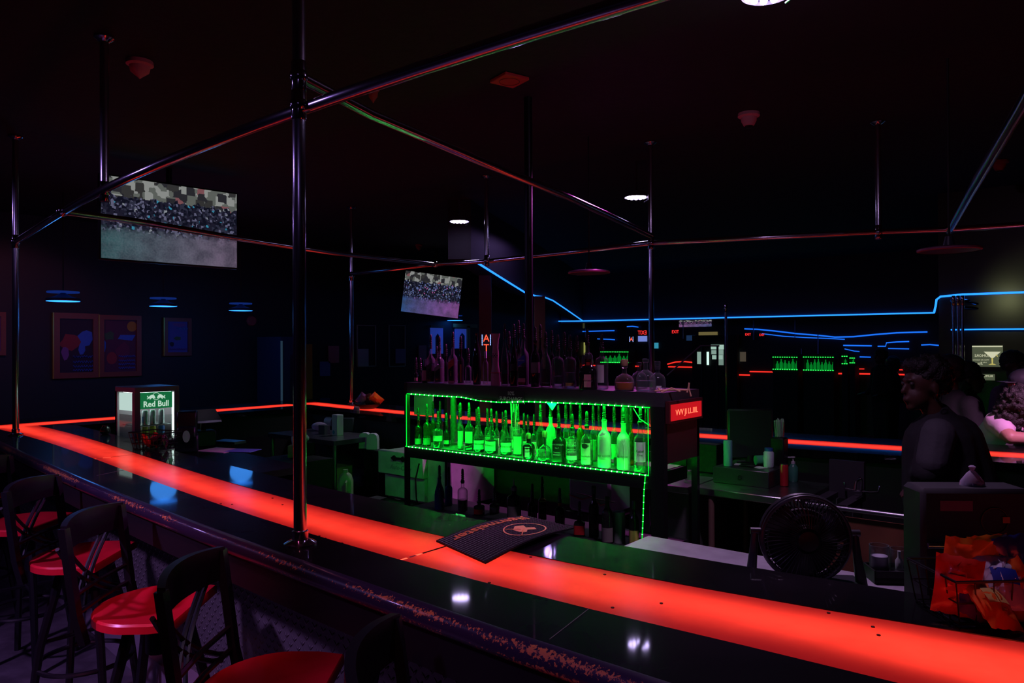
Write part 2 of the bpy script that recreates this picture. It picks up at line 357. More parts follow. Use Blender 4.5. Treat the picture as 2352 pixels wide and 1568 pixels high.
# diamond plate front
def plate_mat():
    m = bpy.data.materials.new('diamond_plate'); m.use_nodes = True; nt = m.node_tree; N = nt.nodes; L = nt.links
    b = N['Principled BSDF']; b.inputs['Base Color'].default_value = (.2,.19,.2,1); b.inputs['Metallic'].default_value = .75; b.inputs['Roughness'].default_value = .5
    tc = N.new('ShaderNodeTexCoord'); hs = []
    for rot, off in ((45, 0), (-45, .5)):
        mp = N.new('ShaderNodeMapping'); mp.inputs['Scale'].default_value = (34,34,34); 
        L.new(tc.outputs['Object'], mp.inputs['Vector'])
        sp = N.new('ShaderNodeSeparateXYZ'); L.new(mp.outputs[0], sp.inputs[0])
        def mth(op, a, b_=None):
            q = N.new('ShaderNodeMath'); q.operation = op
            for i, v in enumerate((a, b_)):
                if v is None: continue
                if isinstance(v, (int, float)): q.inputs[i].default_value = v
                else: L.new(v, q.inputs[i])
            return q.outputs[0]
        u = mth('ADD', sp.outputs['X'], off); v = sp.outputs['Z']
        ua = mth('SUBTRACT', mth('FRACT', mth('MULTIPLY', mth('ADD', u, v), .5)), .5); va = mth('SUBTRACT', mth('FRACT', mth('MULTIPLY', mth('SUBTRACT', u, v), .5)), .5)
        if rot < 0: ua, va = va, ua
        e = mth('ADD', mth('POWER', mth('ABSOLUTE', mth('MULTIPLY', ua, 2.6)), 2), mth('POWER', mth('ABSOLUTE', mth('MULTIPLY', va, 8)), 2))
        hs.append(mth('MAXIMUM', mth('SUBTRACT', 1, e), 0))
    h = N.new('ShaderNodeMath'); h.operation = 'MAXIMUM'; L.new(hs[0], h.inputs[0]); L.new(hs[1], h.inputs[1])
    bp = N.new('ShaderNodeBump'); bp.inputs['Strength'].default_value = 1; bp.inputs['Distance'].default_value = .02
    L.new(h.outputs[0], bp.inputs['Height']); L.new(bp.outputs['Normal'], b.inputs['Normal']); return m
M_plate = plate_mat()
mb = MB(); mb.strip(*deck(lambda x: f_edge(x)+.36, lambda x: f_edge(x)+.39, -7.4, 1.6, 24, .0, ZB-.05)); mb.build('diamond_plate_front', M_plate, bar)
mb = MB(); mb.strip(*deck(lambda x: f_edge(x)+.27, lambda x: f_edge(x)+.36, -7.4, 1.6, 24, .0, .15)); mb.build('foot_ledge', mat('foot_ledge_grey', (.16,.14,.18), .4), bar)
mb = MB(); mb.strip(*deck(lambda x: f_in(x)-.06, lambda x: f_in(x)-.03, -6.9, 1.6, 12, 0, ZB-.045)); mb.strip(*deck(lambda x: ff0(x)+.03, lambda x: ff0(x)+.06, -6.9, 3.5, 12, 0, ZB-.045))
mb.strip([(-6.78,y) for y in ys2], [(-6.75,y) for y in ys2], 0, ZB-.045); mb.strip(*deck(lambda x: ff3(x)-.2, lambda x: ff3(x)-.17, -7.4, 3.5, 12, 0, ZB-.045)); mb.strip([(-7.6,y) for y in ys], [(-7.57,y) for y in ys], 0, ZB-.045)
mb.build('inner_panel', M_blackmatte, bar)
# seams across worktop
mb = MB()
for a, b_ in ((W(222,1092,ZB),W(284,1079,ZB)),(W(1352,1398,ZB),W(1262,1468,ZB))):
    mb.tube([(a[0],a[1],ZB), (b_[0],b_[1],ZB)], .0012, 6)
mb.build('worktop_seam', mat('seam_dull', (.09,.07,.06), .6), bar)

# ------------------------------------------------------------------ chrome poles and overhead rails
def flange(mb, p, r=.05):
    mb.lathe([(r,0),(r,.006),(r*.72,.014),(r*.5,.018),(r*.5,.045),(r*.42,.048)], 24, p)
def knob(mb, p, r=.032): mb.sphere(p, r, 16, 10)
PR = .021
def pole(x, y, z0, z1, label, base=True, joints=(ZP,), r=PR, group='upright chrome bar poles'):
    t = thing('chrome_pole', label, 'pole', (x, y, z0))
    MB().tube([(0,0,0),(0,0,z1-z0)], r, 24).build('tube', M_chromeZ, t)
    if base: m = MB(); flange(m, (0,0,0), r*2.5); m.build('base_flange', M_chrome, t)
    for j in joints:
        m = MB(); knob(m, (0,0,j-z0), r*1.45); m.tube([(0,0,j-z0-.05),(0,0,j-z0-.045),(0,0,j-z0+.045),(0,0,j-z0+.05)], [r*1.05,r*1.18,r*1.18,r*1.05], 18); m.build('joint_ball', M_chrome, t)
    if z1 > 3: m = MB(); m.lathe([(r*1.1,-.03),(r*2.3,-.012),(r*2.3,-.001)], 20, (0,0,z1-z0)); m.build('ceiling_flange', M_chrome, t)
    return t
pole(-2.081, 1.444, ZB, ZC, 'thick shiny chrome pole rising from the near bar with a round base flange', joints=(ZP+.005, 2.61))
pole(-6.345, 1.93, ZB, ZC, 'chrome pole standing at the far left corner of the bar')
p808 = W(808, 927, ZB); pole(p808.x, p808.y, ZB, ZC, 'slim chrome pole on the far bar behind the stainless table', r=.022)
p1495 = W(1495, 558, ZP); pole(p1495.x, p1495.y, ZB, ZC, 'chrome pole rising behind the right end of the bottle shelf', r=.021)
for px, py, lab, j in ((240,440,'short chrome hanger from ceiling crossing the large television',0), (1118,598,'short chrome hanger beside the small round ceiling light above the column',0), (2018,533,'lone chrome hanger dropping to the rail at upper right',0)):
    q = W(px, py, ZP); pole(q.x, q.y, ZP, ZC, lab, base=False, joints=(ZP,))
def rail(label, pts, r=PR, joints=()):
    t = thing('overhead_rail', label, 'rail')
    MB().tube(pts, r, 20).build('tube', M_chromeX, t)
    for j in joints:
        m = MB(); knob(m, j, r*1.5); m.build('joint_ball', M_chrome, t)
    return t
NR = [W(a, b, ZP) for a, b in ((143,485),(247,433),(500,335),(633,267),(791,204),(951,161),(1250,60),(1500,2))]
q = np.polyfit([p.x for p in NR], [p.y for p in NR], 2)
fr = lambda x: float(np.polyval(q, x))
xs = st(-6.345, -.75, 14); pts = [(x, (fr(x) if x > -4.8 else fr(-4.8)+(1.93-fr(-4.8))*((-4.8-x)/1.545)), ZP) for x in xs]
pts += [(-.2, fr(-.75)+.05, ZP), (.4, fr(-.75)+.08, ZP), (1.0, fr(-.75)+.1, ZP)]
rail('long chrome rail overhead along the near bar, nearest rail to the ceiling top edge', pts, joints=(W(143,485,ZP),))
FR = [W(a, b, ZP) for a, b in ((808,628),(1000,607),(1120,600),(1300,580),(1495,558),(1760,545),(2018,533),(2180,527),(2352,515),(2500,508))]
rail('chrome rail overhead along the far bar reaching the right frame edge', FR, joints=(FR[1], W(2180,527,ZP)))
rail('chrome cross rail from the left corner passing below the large television', [W(143,485,ZP), W(320,509,ZP), W(520,543,ZP), W(760,580,ZP), W(998,607,ZP)], r=.02)
rail('chrome cross rail with a green streak running from the near pole to the far bar', [Vector((-2.081,1.444,2.61)), W(850,262,2.6), W(1100,368,2.58), W(1300,450,2.56), W(1400,496,2.54), W(1495,541,2.53)], r=.02)
rail('dark chrome cross rail slanting down at the upper right corner', [W(2181,527,ZP), W(2230,440,ZP), W(2290,340,ZP), W(2350,240,ZP), W(2420,110,ZP)], r=.024)
rail('red-lit chrome rail at left above the row of blue lamps', [W(-60,648,ZP), W(0,652,ZP), W(280,667,ZP), W(500,682,ZP), W(700,690,ZP)], r=.018, joints=(W(280,667,ZP), W(500,682,ZP), W(697,690,ZP)))
# plain black post from the shelf to the ceiling, red-lit square column behind
q = WY(1215, 700, 3.72); o = MB().tube([(q.x,q.y,1.475),(q.x,q.y,ZC)], .027, 14).build('black_post', M_blackmetal); tag(o, 'tall round black post rising from the bottle shelf to the ceiling', 'post')
q = WD(1115, 784, 9.2); o = MB().box((q.x,q.y,1.575), (.15,.15,3.13), YAW).build('square_column', mat('column_red_lit', (.12,.012,.012), .6)); tag(o, 'dull red-lit square column behind the tall bottles left of the black post', 'column')  # red light put into the column colour
q = WD(1240, 784, 7.8); o = MB().box((q.x,q.y,1.12), (.11,.11,2.23), YAW).build('square_column', mat('column_maroon', (.05,.012,.014), .6)); tag(o, 'dark maroon square column just right of the round black post', 'column')

# ------------------------------------------------------------------ bar stools
def make_stool(label, loc, rz, group='bar stools along the bar'):
    """local: +x is where the sitter faces, back at -x"""
    t = thing('bar_stool', label, 'bar stool', loc, rz)
    # D-shaped scooped seat with a straight front edge
    n = 30; out = []
    for i in range(n+1):
        a = radians(62)+ (radians(298)-radians(62))*i/n
        out.append((.215*cos(a)*.92-.005, .225*sin(a)))
    out = [(.135,-.205)] + [] + out[::-1] + [(.135,.205)]
    out = [(.14,-.20),(.06,-.222)]+[(.205*cos(a)-.01,.225*sin(a)) for a in [radians(-95-170*i/22) for i in range(23)]]+[(.06,.222),(.14,.20)]
    k = len(out); c = (-.02,0); vs = []; rings = ((1,.745),(1.0,.770),(.97,.777),(.8,.772),(.55,.763),(.25,.759))
    for f, z in rings: vs += [(c[0]+(p[0]-c[0])*f, c[1]+(p[1]-c[1])*f, z) for p in out]
    vs.append((c[0], c[1], .758)); fs = [tuple(range(k))]
    for r in range(len(rings)-1): fs += [(r*k+i, r*k+(i+1) % k, (r+1)*k+(i+1) % k, (r+1)*k+i) for i in range(k)]
    b = (len(rings)-1)*k; fs += [(b+i, b+(i+1) % k, len(vs)-1) for i in range(k)]
    MB().add(vs, fs, True).build('seat', M_seat, t, auto=35)
    m = MB(); m.lathe([(.02,.70),(.11,.71),(.13,.742),(.10,.744)], 20); m.lathe([(.045,.6),(.045,.705)], 14); m.build('swivel_plate', M_blackmetal, t)
    for sx_ in (-1, 1):
        for sy_ in (-1, 1):
            MB().tube([(sx_*.07,sy_*.07,.72),(sx_*.13,sy_*.13,.40),(sx_*.17,sy_*.17,0)], [.021,.019,.016], 8).build('leg', M_blackmetal, t)
    ring = [(.195*cos(2*pi*i/28), .195*sin(2*pi*i/28), .30) for i in range(28)]
    MB().tube(ring, .011, 8, closed=True).build('foot_ring', M_blackmetal, t)
    br = MB(); br.tube([(-.12,-.12,.42),(.12,.12,.42)], .009, 6).tube([(-.12,.12,.42),(.12,-.12,.42)], .009, 6); br.build('cross_brace', M_blackmetal, t)
    # back: two flat posts, curved top rail, crossed curved slats, two low rungs
    def post(sg):
        m = MB(); P = [(-.17,.185,.70),(-.195,.19,.80),(-.215,.192,.95),(-.235,.194,1.10)]
        for a, b_ in zip(P, P[1:]):
            m.add([(a[0]-.012,sg*(a[1]-.017),a[2]),(a[0]+.012,sg*(a[1]-.017),a[2]),(a[0]+.012,sg*(a[1]+.017),a[2]),(a[0]-.012,sg*(a[1]+.017),a[2]),
                   (b_[0]-.012,sg*(b_[1]-.017),b_[2]),(b_[0]+.012,sg*(b_[1]-.017),b_[2]),(b_[0]+.012,sg*(b_[1]+.017),b_[2]),(b_[0]-.012,sg*(b_[1]+.017),b_[2])],
                  [(0,1,2,3),(4,5,6,7),(0,1,5,4),(1,2,6,5),(2,3,7,6),(3,0,4,7)])
        m.build('back_post', M_blackmetal, t)
    post(1); post(-1)
    m = MB(); ys_ = st(-.195, .195, 10); pa = []
    for y in ys_:
        x = -.235-.045*(1-(y/.195)**2)
        for dx, z in ((-.011,1.01),(.011,1.01),(.011,1.108+.012*(1-(y/.195)**2)),(-.011,1.108+.012*(1-(y/.195)**2))): pa.append((x+dx, y, z))
    m.add(pa, [(i*4+j, i*4+(j+1) % 4, (i+1)*4+(j+1) % 4, (i+1)*4+j) for i in range(10) for j in range(4)]+[(0,1,2,3),(40,41,42,43)]); m.build('top_rail', M_blackmetal, t)
    for sg in (-1, 1):
        for off in (0, .055):
            pts = []
            for i in range(9):
                u = i/8; y = sg*(-.17+.30*u**1.0+off*.9); z = .79+.235*u**1.35
                pts.append((-.205-.06*(u)-.028*sin(pi*u), max(-.18,min(.18,y)), z))
            MB().tube(pts, .0075, 6).build('back_slat', M_blackmetal, t)
    for z in (.80, .865):
        MB().tube([(-.2-(z-.8)*.1,-.185,z),(-.21-(z-.8)*.1,0,z),(-.2-(z-.8)*.1,.185,z)], .0085, 6).build('back_rung', M_blackmetal, t)
    return t
def rf(r, f, z=0): v = RT*r+FW*f; return (v.x, v.y, z)
s0 = make_stool('bar stool with bright crimson seat, in front of the near chrome pole', rf(-1.31,2.74), YAW+.03)
copy_tree(s0, rf(-.66,2.08), YAW+.0, 'bar stool at the bottom edge with orange-red seat cut by the frame')
copy_tree(s0, rf(-.04,1.50), YAW-.02, 'bar stool of which only the black back top shows at bottom centre')
copy_tree(s0, rf(-1.96,3.40), YAW+.05, 'bar stool with dark maroon seat carrying a small blue reflection')
copy_tree(s0, rf(-2.66,4.05), YAW-.03, 'bar stool at the left edge seen through crossed back slats')
copy_tree(s0, rf(-3.35,4.60), YAW+.04, 'farthest bar stool, a sliver of red seat at the left edge')
# ================================================================== BOTTLE SHELF UNIT
SX0, SX1, SY0, SY1 = -3.756, -1.885, 3.45, 3.87
ZS, ZT = 1.037, 1.472
unit = thing('bottle_shelf', 'black two-level bottle shelf outlined in green light behind the near bar', 'shelf')
def bx(name, x0,x1,y0,y1,z0,z1, m, parent, bev=0): return MB().box(((x0+x1)/2,(y0+y1)/2,(z0+z1)/2), (x1-x0,y1-y0,z1-z0), 0, bev).build(name, m, parent)
bx('top_board', SX0,SX1+.075,SY0,SY1, 1.398,ZT, mat('shelf_black', (.03,.03,.036), .45, bump=.1, bscale=80), unit)
bx('lower_board', SX0,SX1,SY0,SY1, .965,ZS, M_blackplain, unit)
M_shelftop = mat('shelf_surface', (.22,.24,.23), .25)
bx('shelf_liner', SX0+.01,SX1-.02,SY0+.008,SY1-.01, ZS,ZS+.003, M_shelftop, unit)
bx('front_post', SX0-.012,SX0+.012,SY0-.002,SY0+.03, .0,ZT-.002, M_blackmetal, unit)
bx('end_panel', SX1,SX1+.075,SY0,SY0+.04, .0,1.398, M_blackplain, unit)
bx('end_panel', SX1+.05,SX1+.075,SY0+.04,SY1, 1.10,1.398, mat('end_panel_red', (.05,.012,.014), .4), unit)
bx('rear_post', SX0-.012,SX0+.012,SY1-.03,SY1, .0,ZT-.002, M_blackmetal, unit)
bx('rear_post', SX1+.04,SX1+.075,SY1-.03,SY1, .0,1.398, M_blackmetal, unit)
bx('bottom_board', SX0,SX1,SY0,SY1, .58,.62, M_blackmatte, unit)
q = WY(1042, 1000, 3.72)
MB().tube([(q.x,q.y,ZS+.003),(q.x,q.y,1.398)], .022, 16).lathe([(.075,0),(.075,.008),(.03,.014)], 24, (q.x,q.y,ZS+.003)).build('inner_post', mat('inner_post_dark', (.05,.06,.05), .4), unit)
q2 = WY(1438, 1000, 3.78)
MB().tube([(q2.x,q2.y,ZS+.003),(q2.x,q2.y,1.398)], .03, 16).build('inner_post', MATS['inner_post_dark'], unit)
def led(path, step, r=.0035, name='led_strip', mt=None, mb_=None):
    MB().tube(path, r, 6).build(name, mt or M_ledg, unit)
    m = MB(); path = [Vector(p) for p in path]; acc = 0
    for a, b in zip(path, path[1:]):
        L_ = (b-a).length; t = step-acc
        while t < L_: p = a.lerp(b, t/L_); m.sphere(p, r*1.15, 6, 5); t += step
        acc = L_-(t-step)
    m.build('led_bead', mb_ or M_ledb, unit)
FY = SY0-.006
led([(SX0+.004,FY,ZS+.001),(SX1-.01,FY,ZS+.001)], .034, .0028)
led([WY(x,y,FY) for x,y in ((935,904),(990,908),(1060,912),(1100,920),(1150,924),(1210,922),(1290,925),(1400,930),(1492,936))], .042, .0028)
MB().tube([(SX0+.014,FY,ZS),(SX0+.014,FY,1.39)], .002, 6).build('led_strip', M_ledg, unit)
led([WY(x,y,FY) for x,y in ((1482,1094),(1479,1130),(1477,1190),(1474,1255))], .034, .0035, 'led_strip', glow('led_green_low', (.0,1,.03), .7), glow('led_bead_low', (.06,1,.12), 9))
MB().tube([(SX1-.012,FY,ZS),(SX1-.012,FY,1.385)], .0018, 6).build('led_strip', M_ledg, unit)
MB().tube([(SX1-.10,FY+.0,1.385),(SX1-.06,FY,1.33),(SX1-.012,FY+.01,1.30)], .0025, 6).build('led_wire', M_ledg, unit)
bx('rear_spill_lip', SX0,SX1,SY1-.012,SY1, ZS,ZS+.06, M_blackplain, unit)  # unseen lip added to block green spill toward the rear
bx('front_spill_lip', SX0+.012,SX1-.002,SY0,SY0+.003, ZS,ZS+.011, M_blackplain, unit); bx('front_spill_lip', SX0+.012,SX1-.002,SY0,SY0+.003, 1.387,1.398, M_blackplain, unit)  # lips added to shield the glow tapes from the front
MB().box(((SX0+SX1)/2, SY0+.0045, ZS+.004), (SX1-SX0-.05,.003,.005)).build('led_strip', glow('fill_floor_green', (.0,1,.03), 70), unit)  # unseen glow tape added behind the lip to light the labels
# unseen glow tape added under the top board to light the bottles
M_fill_tape = glow('fill_tape_green', (.0,1,.03), 190)
for y in (SY0+.010, SY0+.05): MB().box(((SX0+SX1)/2, y, 1.3955), (SX1-SX0-.06, .008, .003)).build('led_strip', M_fill_tape, unit)
# back pane on the left with pale green mat
o = MB().box((WY(973,900,3.85).x,3.85,1.30),(.20,.006,.19)).build('framed_card', mat('frame_green', (.3,.33,.3), .4)); tag(o, 'small framed card hanging at the upper left inside the lit shelf', 'frame')
# little triangular paper under the top board
q = WY(1262, 929, 3.5); o = MB().add([(q.x-.05,3.52,1.397),(q.x+.05,3.52,1.397),(q.x+.02,3.5,1.34),(q.x-.05,3.524,1.397),(q.x+.05,3.524,1.397),(q.x+.02,3.504,1.34)],[(0,1,2),(3,5,4),(0,3,4,1),(1,4,5,2),(2,5,3,0)]).build('paper_tag', M_paper); tag(o, 'triangular paper corner hanging under the top board of the lit shelf', 'paper tag')
# surcharge card clipped to the front edge
q = WY(1171, 912, 3.438); card = thing('price_card', 'dark card on the shelf front reading 10% SURCHARGE', 'sign', (q.x,3.4482,q.z))
MB().box((0,0,.0),(.21,.002,.075)).build('card_board', mat('card_dark', (.025,.022,.024), .6), card)
M_print = mat('grey_print', (.9,.82,.85), .7)
lettering('lettering', '10%', .033, M_print, card, (.0,-.0016,.022)); lettering('lettering', 'SURCHARGE', .031, M_print, card, (.0,-.0016,-.010))
# ------------------------------------------------------------------ bottle kit
G_clear = glass('glass_clear', (.93,.96,.95), (.16,.18,.18), .10)
G_frost = glass('glass_frosted', (.7,.75,.72), (.62,.66,.64), .72, .4)
G_dark = glass('glass_dark', (.25,.22,.2), (.02,.02,.02), .55)
G_green = glass('glass_green', (.3,.5,.3), (.03,.06,.03), .5)
G_amber = glass('glass_amber', (.75,.4,.12), (.25,.09,.02), .4)
G_pink = glass('glass_pink', (.8,.5,.6), (.55,.28,.36), .7, .35)
G_blue = glass('glass_blue', (.1,.2,.55), (.02,.05,.16), .6)
L_clear = glass('liquid_clear', (.85,.9,.88), (.2,.24,.22), .10)
L_amber = mat('liquid_amber', (.50,.13,.02), .12, coat=.4); L_dark = mat('liquid_dark', (.03,.008,.006), .12, coat=.4)
L_red = mat('liquid_red', (.22,.01,.01), .12, coat=.4); L_green = mat('liquid_palegreen', (.35,.5,.32), .25)
L_orange = mat('liquid_orange', (.75,.42,.03), .2)
P_white = mat('label_white', (.72,.72,.70), .6); P_cream = mat('label_cream', (.62,.6,.5), .6); P_black = mat('label_black', (.02,.02,.02), .5)
P_red = mat('label_red', (.5,.02,.02), .5); P_blue = mat('label_blue', (.02,.04,.35), .45); P_pink = mat('label_pink', (.62,.22,.27), .6)
P_yel = mat('label_yellow', (.6,.5,.1), .6); P_dull = mat('label_dull', (.20,.16,.15), .6); P_ink = mat('ink_black', (.02,.02,.02), .6); P_inkw = mat('ink_white', (.75,.75,.75), .6)
P_cork = mat('cork', (.42,.26,.13), .8); P_gold = mat('label_gold', (.55,.38,.10), .4)
M_pour = mat('pourer_rubber', (.02,.022,.02), .4); M_pourtip = mat('pourer_tip', (.3,.3,.32), .2, metal=.7); M_cap = mat('bottle_cap', (.05,.05,.06), .35)
KIND = {  # profile as (radius fraction, height fraction); neck top ends at 1
 'vodka': [(.9,0),(1,.02),(1,.60),(.97,.66),(.82,.72),(.5,.78),(.37,.82),(.36,.97),(.42,.98),(.42,1)],
 'round': [(.9,0),(1,.02),(1,.66),(.96,.71),(.80,.755),(.5,.785),(.34,.81),(.32,.95),(.40,.96),(.40,1)],
 'cognac':[(.95,0),(1,.02),(.98,.44),(.92,.50),(.62,.62),(.38,.72),(.27,.80),(.25,.96),(.31,.97),(.31,1)],
 'square':[(.95,0),(1,.02),(1,.60),(.93,.67),(.5,.74),(.36,.78),(.34,.96),(.42,.97),(.42,1)],
 'squat': [(.92,0),(1,.03),(1,.56),(.93,.68),(.6,.77),(.34,.80),(.30,.9),(.36,.91),(.36,1)],
 'bulb':  [(.80,0),(.95,.02),(1,.10),(1,.30),(.93,.44),(.74,.56),(.40,.63),(.25,.67),(.23,.88),(.33,.90),(.33,1)],
 'taper': [(.85,0),(.9,.02),(1,.30),(.98,.52),(.80,.66),(.45,.78),(.30,.84),(.28,.97),(.34,.98),(.34,1)],
 'champ': [(.95,0),(1,.02),(1,.46),(.90,.58),(.62,.72),(.36,.86),(.30,.96),(.36,.965),(.36,1)],
 'slope': [(.9,0),(1,.02),(1,.55),(.90,.62),(.62,.76),(.40,.88),(.30,.97),(.34,.98),(.34,1)],
 'tall':  [(.92,0),(1,.015),(1,.64),(.9,.70),(.55,.76),(.40,.79),(.38,.97),(.44,.98),(.44,1)],
 'wine':  [(.95,0),(1,.02),(1,.60),(.85,.68),(.48,.75),(.36,.80),(.34,.95),(.40,.96),(.40,1)],
}
def prof_r(kind, t):
    P = KIND[kind]
    for a, b in zip(P, P[1:]):
        if a[1] <= t <= b[1]: return a[0]+(b[0]-a[0])*(t-a[1])/max(1e-6, b[1]-a[1])
    return P[-1][0]
def bottle(loc, kind, w, h, label, g=G_clear, liquid=None, fill=.5, lab=None, top='pour', rz=None, sq=None, group=None, text=None, lab2=None, name='liquor_bottle', cat='bottle', capm=None, ph=.085, extra=None):
    """lab = (z0,z1,halfangle,material)"""
    r = w/2; sq = sq if sq is not None else (6 if kind in ('square','squat') else 0)
    rz = radians(33)+random.uniform(-.15,.15) if rz is None else rz
    t = thing(name, label, cat, loc, rz, group); n = 22
    if kind == 'bulb': sq = sq or 0
    MB().lathe([(a*r, b*h) for a, b in KIND[kind]], n, sq=sq).build('glass_body', g, t)
    if liquid is not None:
        pr = [(prof_r(kind, .03)*r*.93, .03*h)]
        for k in range(1, 9): z = .03+(fill-.03)*k/8; pr.append((prof_r(kind, z)*r*.93, z*h))
        MB().lathe(pr, n, sq=sq).build('liquid', liquid, t)
    def patch(z0, z1, ha, m, nm='front_label', slant=0, off=1.02):
        k = 12; vs = []; fs = []
        for zi in range(3):
            for i in range(k+1):
                a = -pi/2-ha+2*ha*i/k; z = (z0+(z1-z0)*zi/2+slant*(i/k-.5))
                ca, sa = cos(a), sin(a); f = 1 if not sq else (abs(ca)**sq+abs(sa)**sq)**(-1/sq)
                rr = prof_r(kind, min(1, max(0, z)))*r*off*f; vs.append((rr*ca, rr*sa, z*h))
        for zi in range(2):
            for i in range(k): fs.append((zi*(k+1)+i, zi*(k+1)+i+1, (zi+1)*(k+1)+i+1, (zi+1)*(k+1)+i))
        return MB().add(vs, fs, True).build(nm, m, t)
    if lab: patch(*lab)
    if lab2: patch(*lab2)
    if text:
        for tx in (text if isinstance(text, list) else [text]):
            body, tz, size, m = tx[:4]
            rr = prof_r(kind, tz)*r*1.055
            lo = lettering('lettering', body, size, m, t, (0,0,tz*h), thick=.0003, sx=tx[4] if len(tx) > 4 else 1)
            me = lo.data  # wrap the print around the bottle
            for v in me.vertices:
                a = -pi/2+v.co.x/rr; ca, sa = cos(a), sin(a); f = 1 if not sq else (abs(ca)**sq+abs(sa)**sq)**(-1/sq)
                d = rr*f-v.co.y*0+(-v.co.y if v.co.y < 0 else 0); v.co.x = d*ca; v.co.y = d*sa
    rn = KIND[kind][-1][0]*r
    if top == 'pour':
        m = MB(); m.lathe([(rn*.8,h-.012),(rn*.95,h),(rn*1.05,h+.004),(.0085,h+.012),(.0075,h+ph*.55),(.009,h+ph*.62),(.008,h+ph*.92),(.004,h+ph)], 12)
        pts = [(.0095*cos(i*.9), .0095*sin(i*.9), h-.006+ph*.6*i/28) for i in range(29)]
        m.tube(pts, .0026, 5); m.build('pour_spout', capm or M_pour, t)
    elif top == 'cap':
        MB().lathe([(rn*1.15,h-.03),(rn*1.15,h+.012),(rn*.9,h+.016)], 14).build('bottle_cap', capm or M_cap, t)
    elif top == 'cork':
        MB().lathe([(rn*1.0,h-.004),(rn*1.1,h+.004),(rn*1.25,h+.02),(rn*.9,h+.032)], 14).build('cork_stopper', capm or P_cork, t)
    elif top == 'tube':
        MB().lathe([(rn*1.05,h-.02),(rn*1.05,h),(.006,h+.01),(.0045,h+.05)], 12).build('pour_spout', M_pourtip, t)
    return t
def pxw(px, y): # metres per pixel at a point of plane y
    return (WY(px+.5, 900, y)-WY(px-.5, 900, y)).length*.8
def ztop(px, py, y): return WY(px, py, y).z
def B(px, pw, ytop, Y, kind, label, ph=.085, **k):
    p = WY(px, 1000, Y); D = (p-EYE).dot(FW); w = pw*D/F*.96
    zb = k.pop('zb', ZS+.0032); top = k.get('top', 'pour')
    zt = ztop(px, ytop, Y); ex = {'pour': ph, 'cork': .03, 'cap': .014, 'tube': .05, None: 0}[top]
    return bottle((p.x, Y, zb), kind, w, max(.08, zt-zb-ex), label, ph=ph, **k)
R0, R1, R2 = 3.522, 3.625, 3.745
GR = dict()
B(961,17,936,R0,'round','dark red bottle with green rim, first at the left end of the lit shelf', g=G_dark, liquid=L_red, fill=.55, lab=(.06,.28,1.2,P_dull))
B(981,19,927,R0+.01,'round','rounded bottle second from the left end of the lit shelf', g=G_green, liquid=L_dark, fill=.5, lab=(.06,.28,1.2,P_dull))
B(1006,24,944,R0-.005,'round','wide rounded clear bottle, third at the left front of the lit shelf', lab=(.30,.52,1.0,P_cream), liquid=L_dark, fill=.3)
B(1026,15,948,R1-.02,'wine','dark bottle just left of the round post inside the lit shelf', g=G_dark, lab=(.12,.3,1,P_cream))
B(995,13,921,R2,'tall','tall back-row bottle at left with its spout under the frame card', g=G_green)
B(1011,15,920,R2+.02,'tall','tall back-row bottle beside the round post with a dark spout', g=G_dark)
B(1058,14,924,R0+.03,'tall','slim bottle with pale label just right of the round post', lab=(.1,.55,1.3,P_cream), liquid=L_green, fill=.5)
B(1078,20,924,R0+.03,'square','bottle with tall green-lit label and faceted clear neck', lab=(.22,.55,.75,P_cream), liquid=L_dark, fill=.2)
B(1100,26,934,R0+.015,'cognac','flared cognac bottle with cream label, left of the matching three', liquid=L_dark, fill=.42, lab=(.10,.38,1.15,P_white), text=('Hennessy',.27,.021,P_ink), rz=radians(38), group=None)
B(1129,32,938,R0+.02,'cognac','widest flared cognac bottle, middle of the matching three', liquid=L_dark, fill=.42, lab=(.10,.40,1.15,P_white), text=('Hennessy',.28,.022,P_ink), rz=radians(10))
B(1162,28,941,R0+.03,'cognac','flared cognac bottle with cream label, right of the matching three', liquid=L_dark, fill=.42, lab=(.10,.40,1.15,P_white), text=('Hennessy',.28,.022,P_ink), rz=radians(46))
B(1190,24,933,R0+.05,'round','tall clear bottle right of the three cognac bottles, label column pale', lab=(.05,.55,.9,P_cream), liquid=L_clear, fill=.6)
for px, yt, rr, wd, kd, lb in ((1120,936,R2-.02,14,'tall','back-row bottle standing behind the first two cognac bottles'),(1141,943,R2,13,'wine','shorter back-row bottle behind the widest cognac bottle'),
    (1179,946,R2,13,'tall','back-row bottle between third cognac and tall clear bottle'),(1204,948,R2,13,'tall','back-row bottle just right of the tall clear bottle'),
    (1213,951,R2+.05,12,'wine','smallest back-row bottle above the squat oval-label bottle'),(1227,950,R2,14,'tall','back-row bottle left of the dark square-shouldered bottle')):
    B(px, wd, yt, rr, kd, lb, g=G_clear, lab=(.1,.4,1.1,P_cream), liquid=L_green if px % 2 else None, fill=.4)
B(1214,27,995,R0-.03,'squat','squat dark flask with a pale upright oval label at front centre', g=G_dark, liquid=L_dark, fill=.7, top='cork', capm=P_cork, sq=4, lab=(.12,.62,.42,P_white), text=('Don Julio',.40,.012,P_ink), rz=radians(22))
B(1242,22,927,R1-.02,'wine','black-filled bottle with clear pouring neck behind the squat flask', g=G_clear, liquid=L_dark, fill=.66, lab=(.02,.22,1.2,P_cream))
B(1265,24,925,R1,'vodka','pale milky green bottle with white cap ring in the middle row', g=G_frost, liquid=L_green, fill=.6)
B(1251,33,990,R0-.02,'bulb','small round bulb-shaped clear tequila bottle at the shelf front', top='cork', capm=P_cork, liquid=L_clear, fill=.35, text=('PATRON',.18,.010,P_ink))
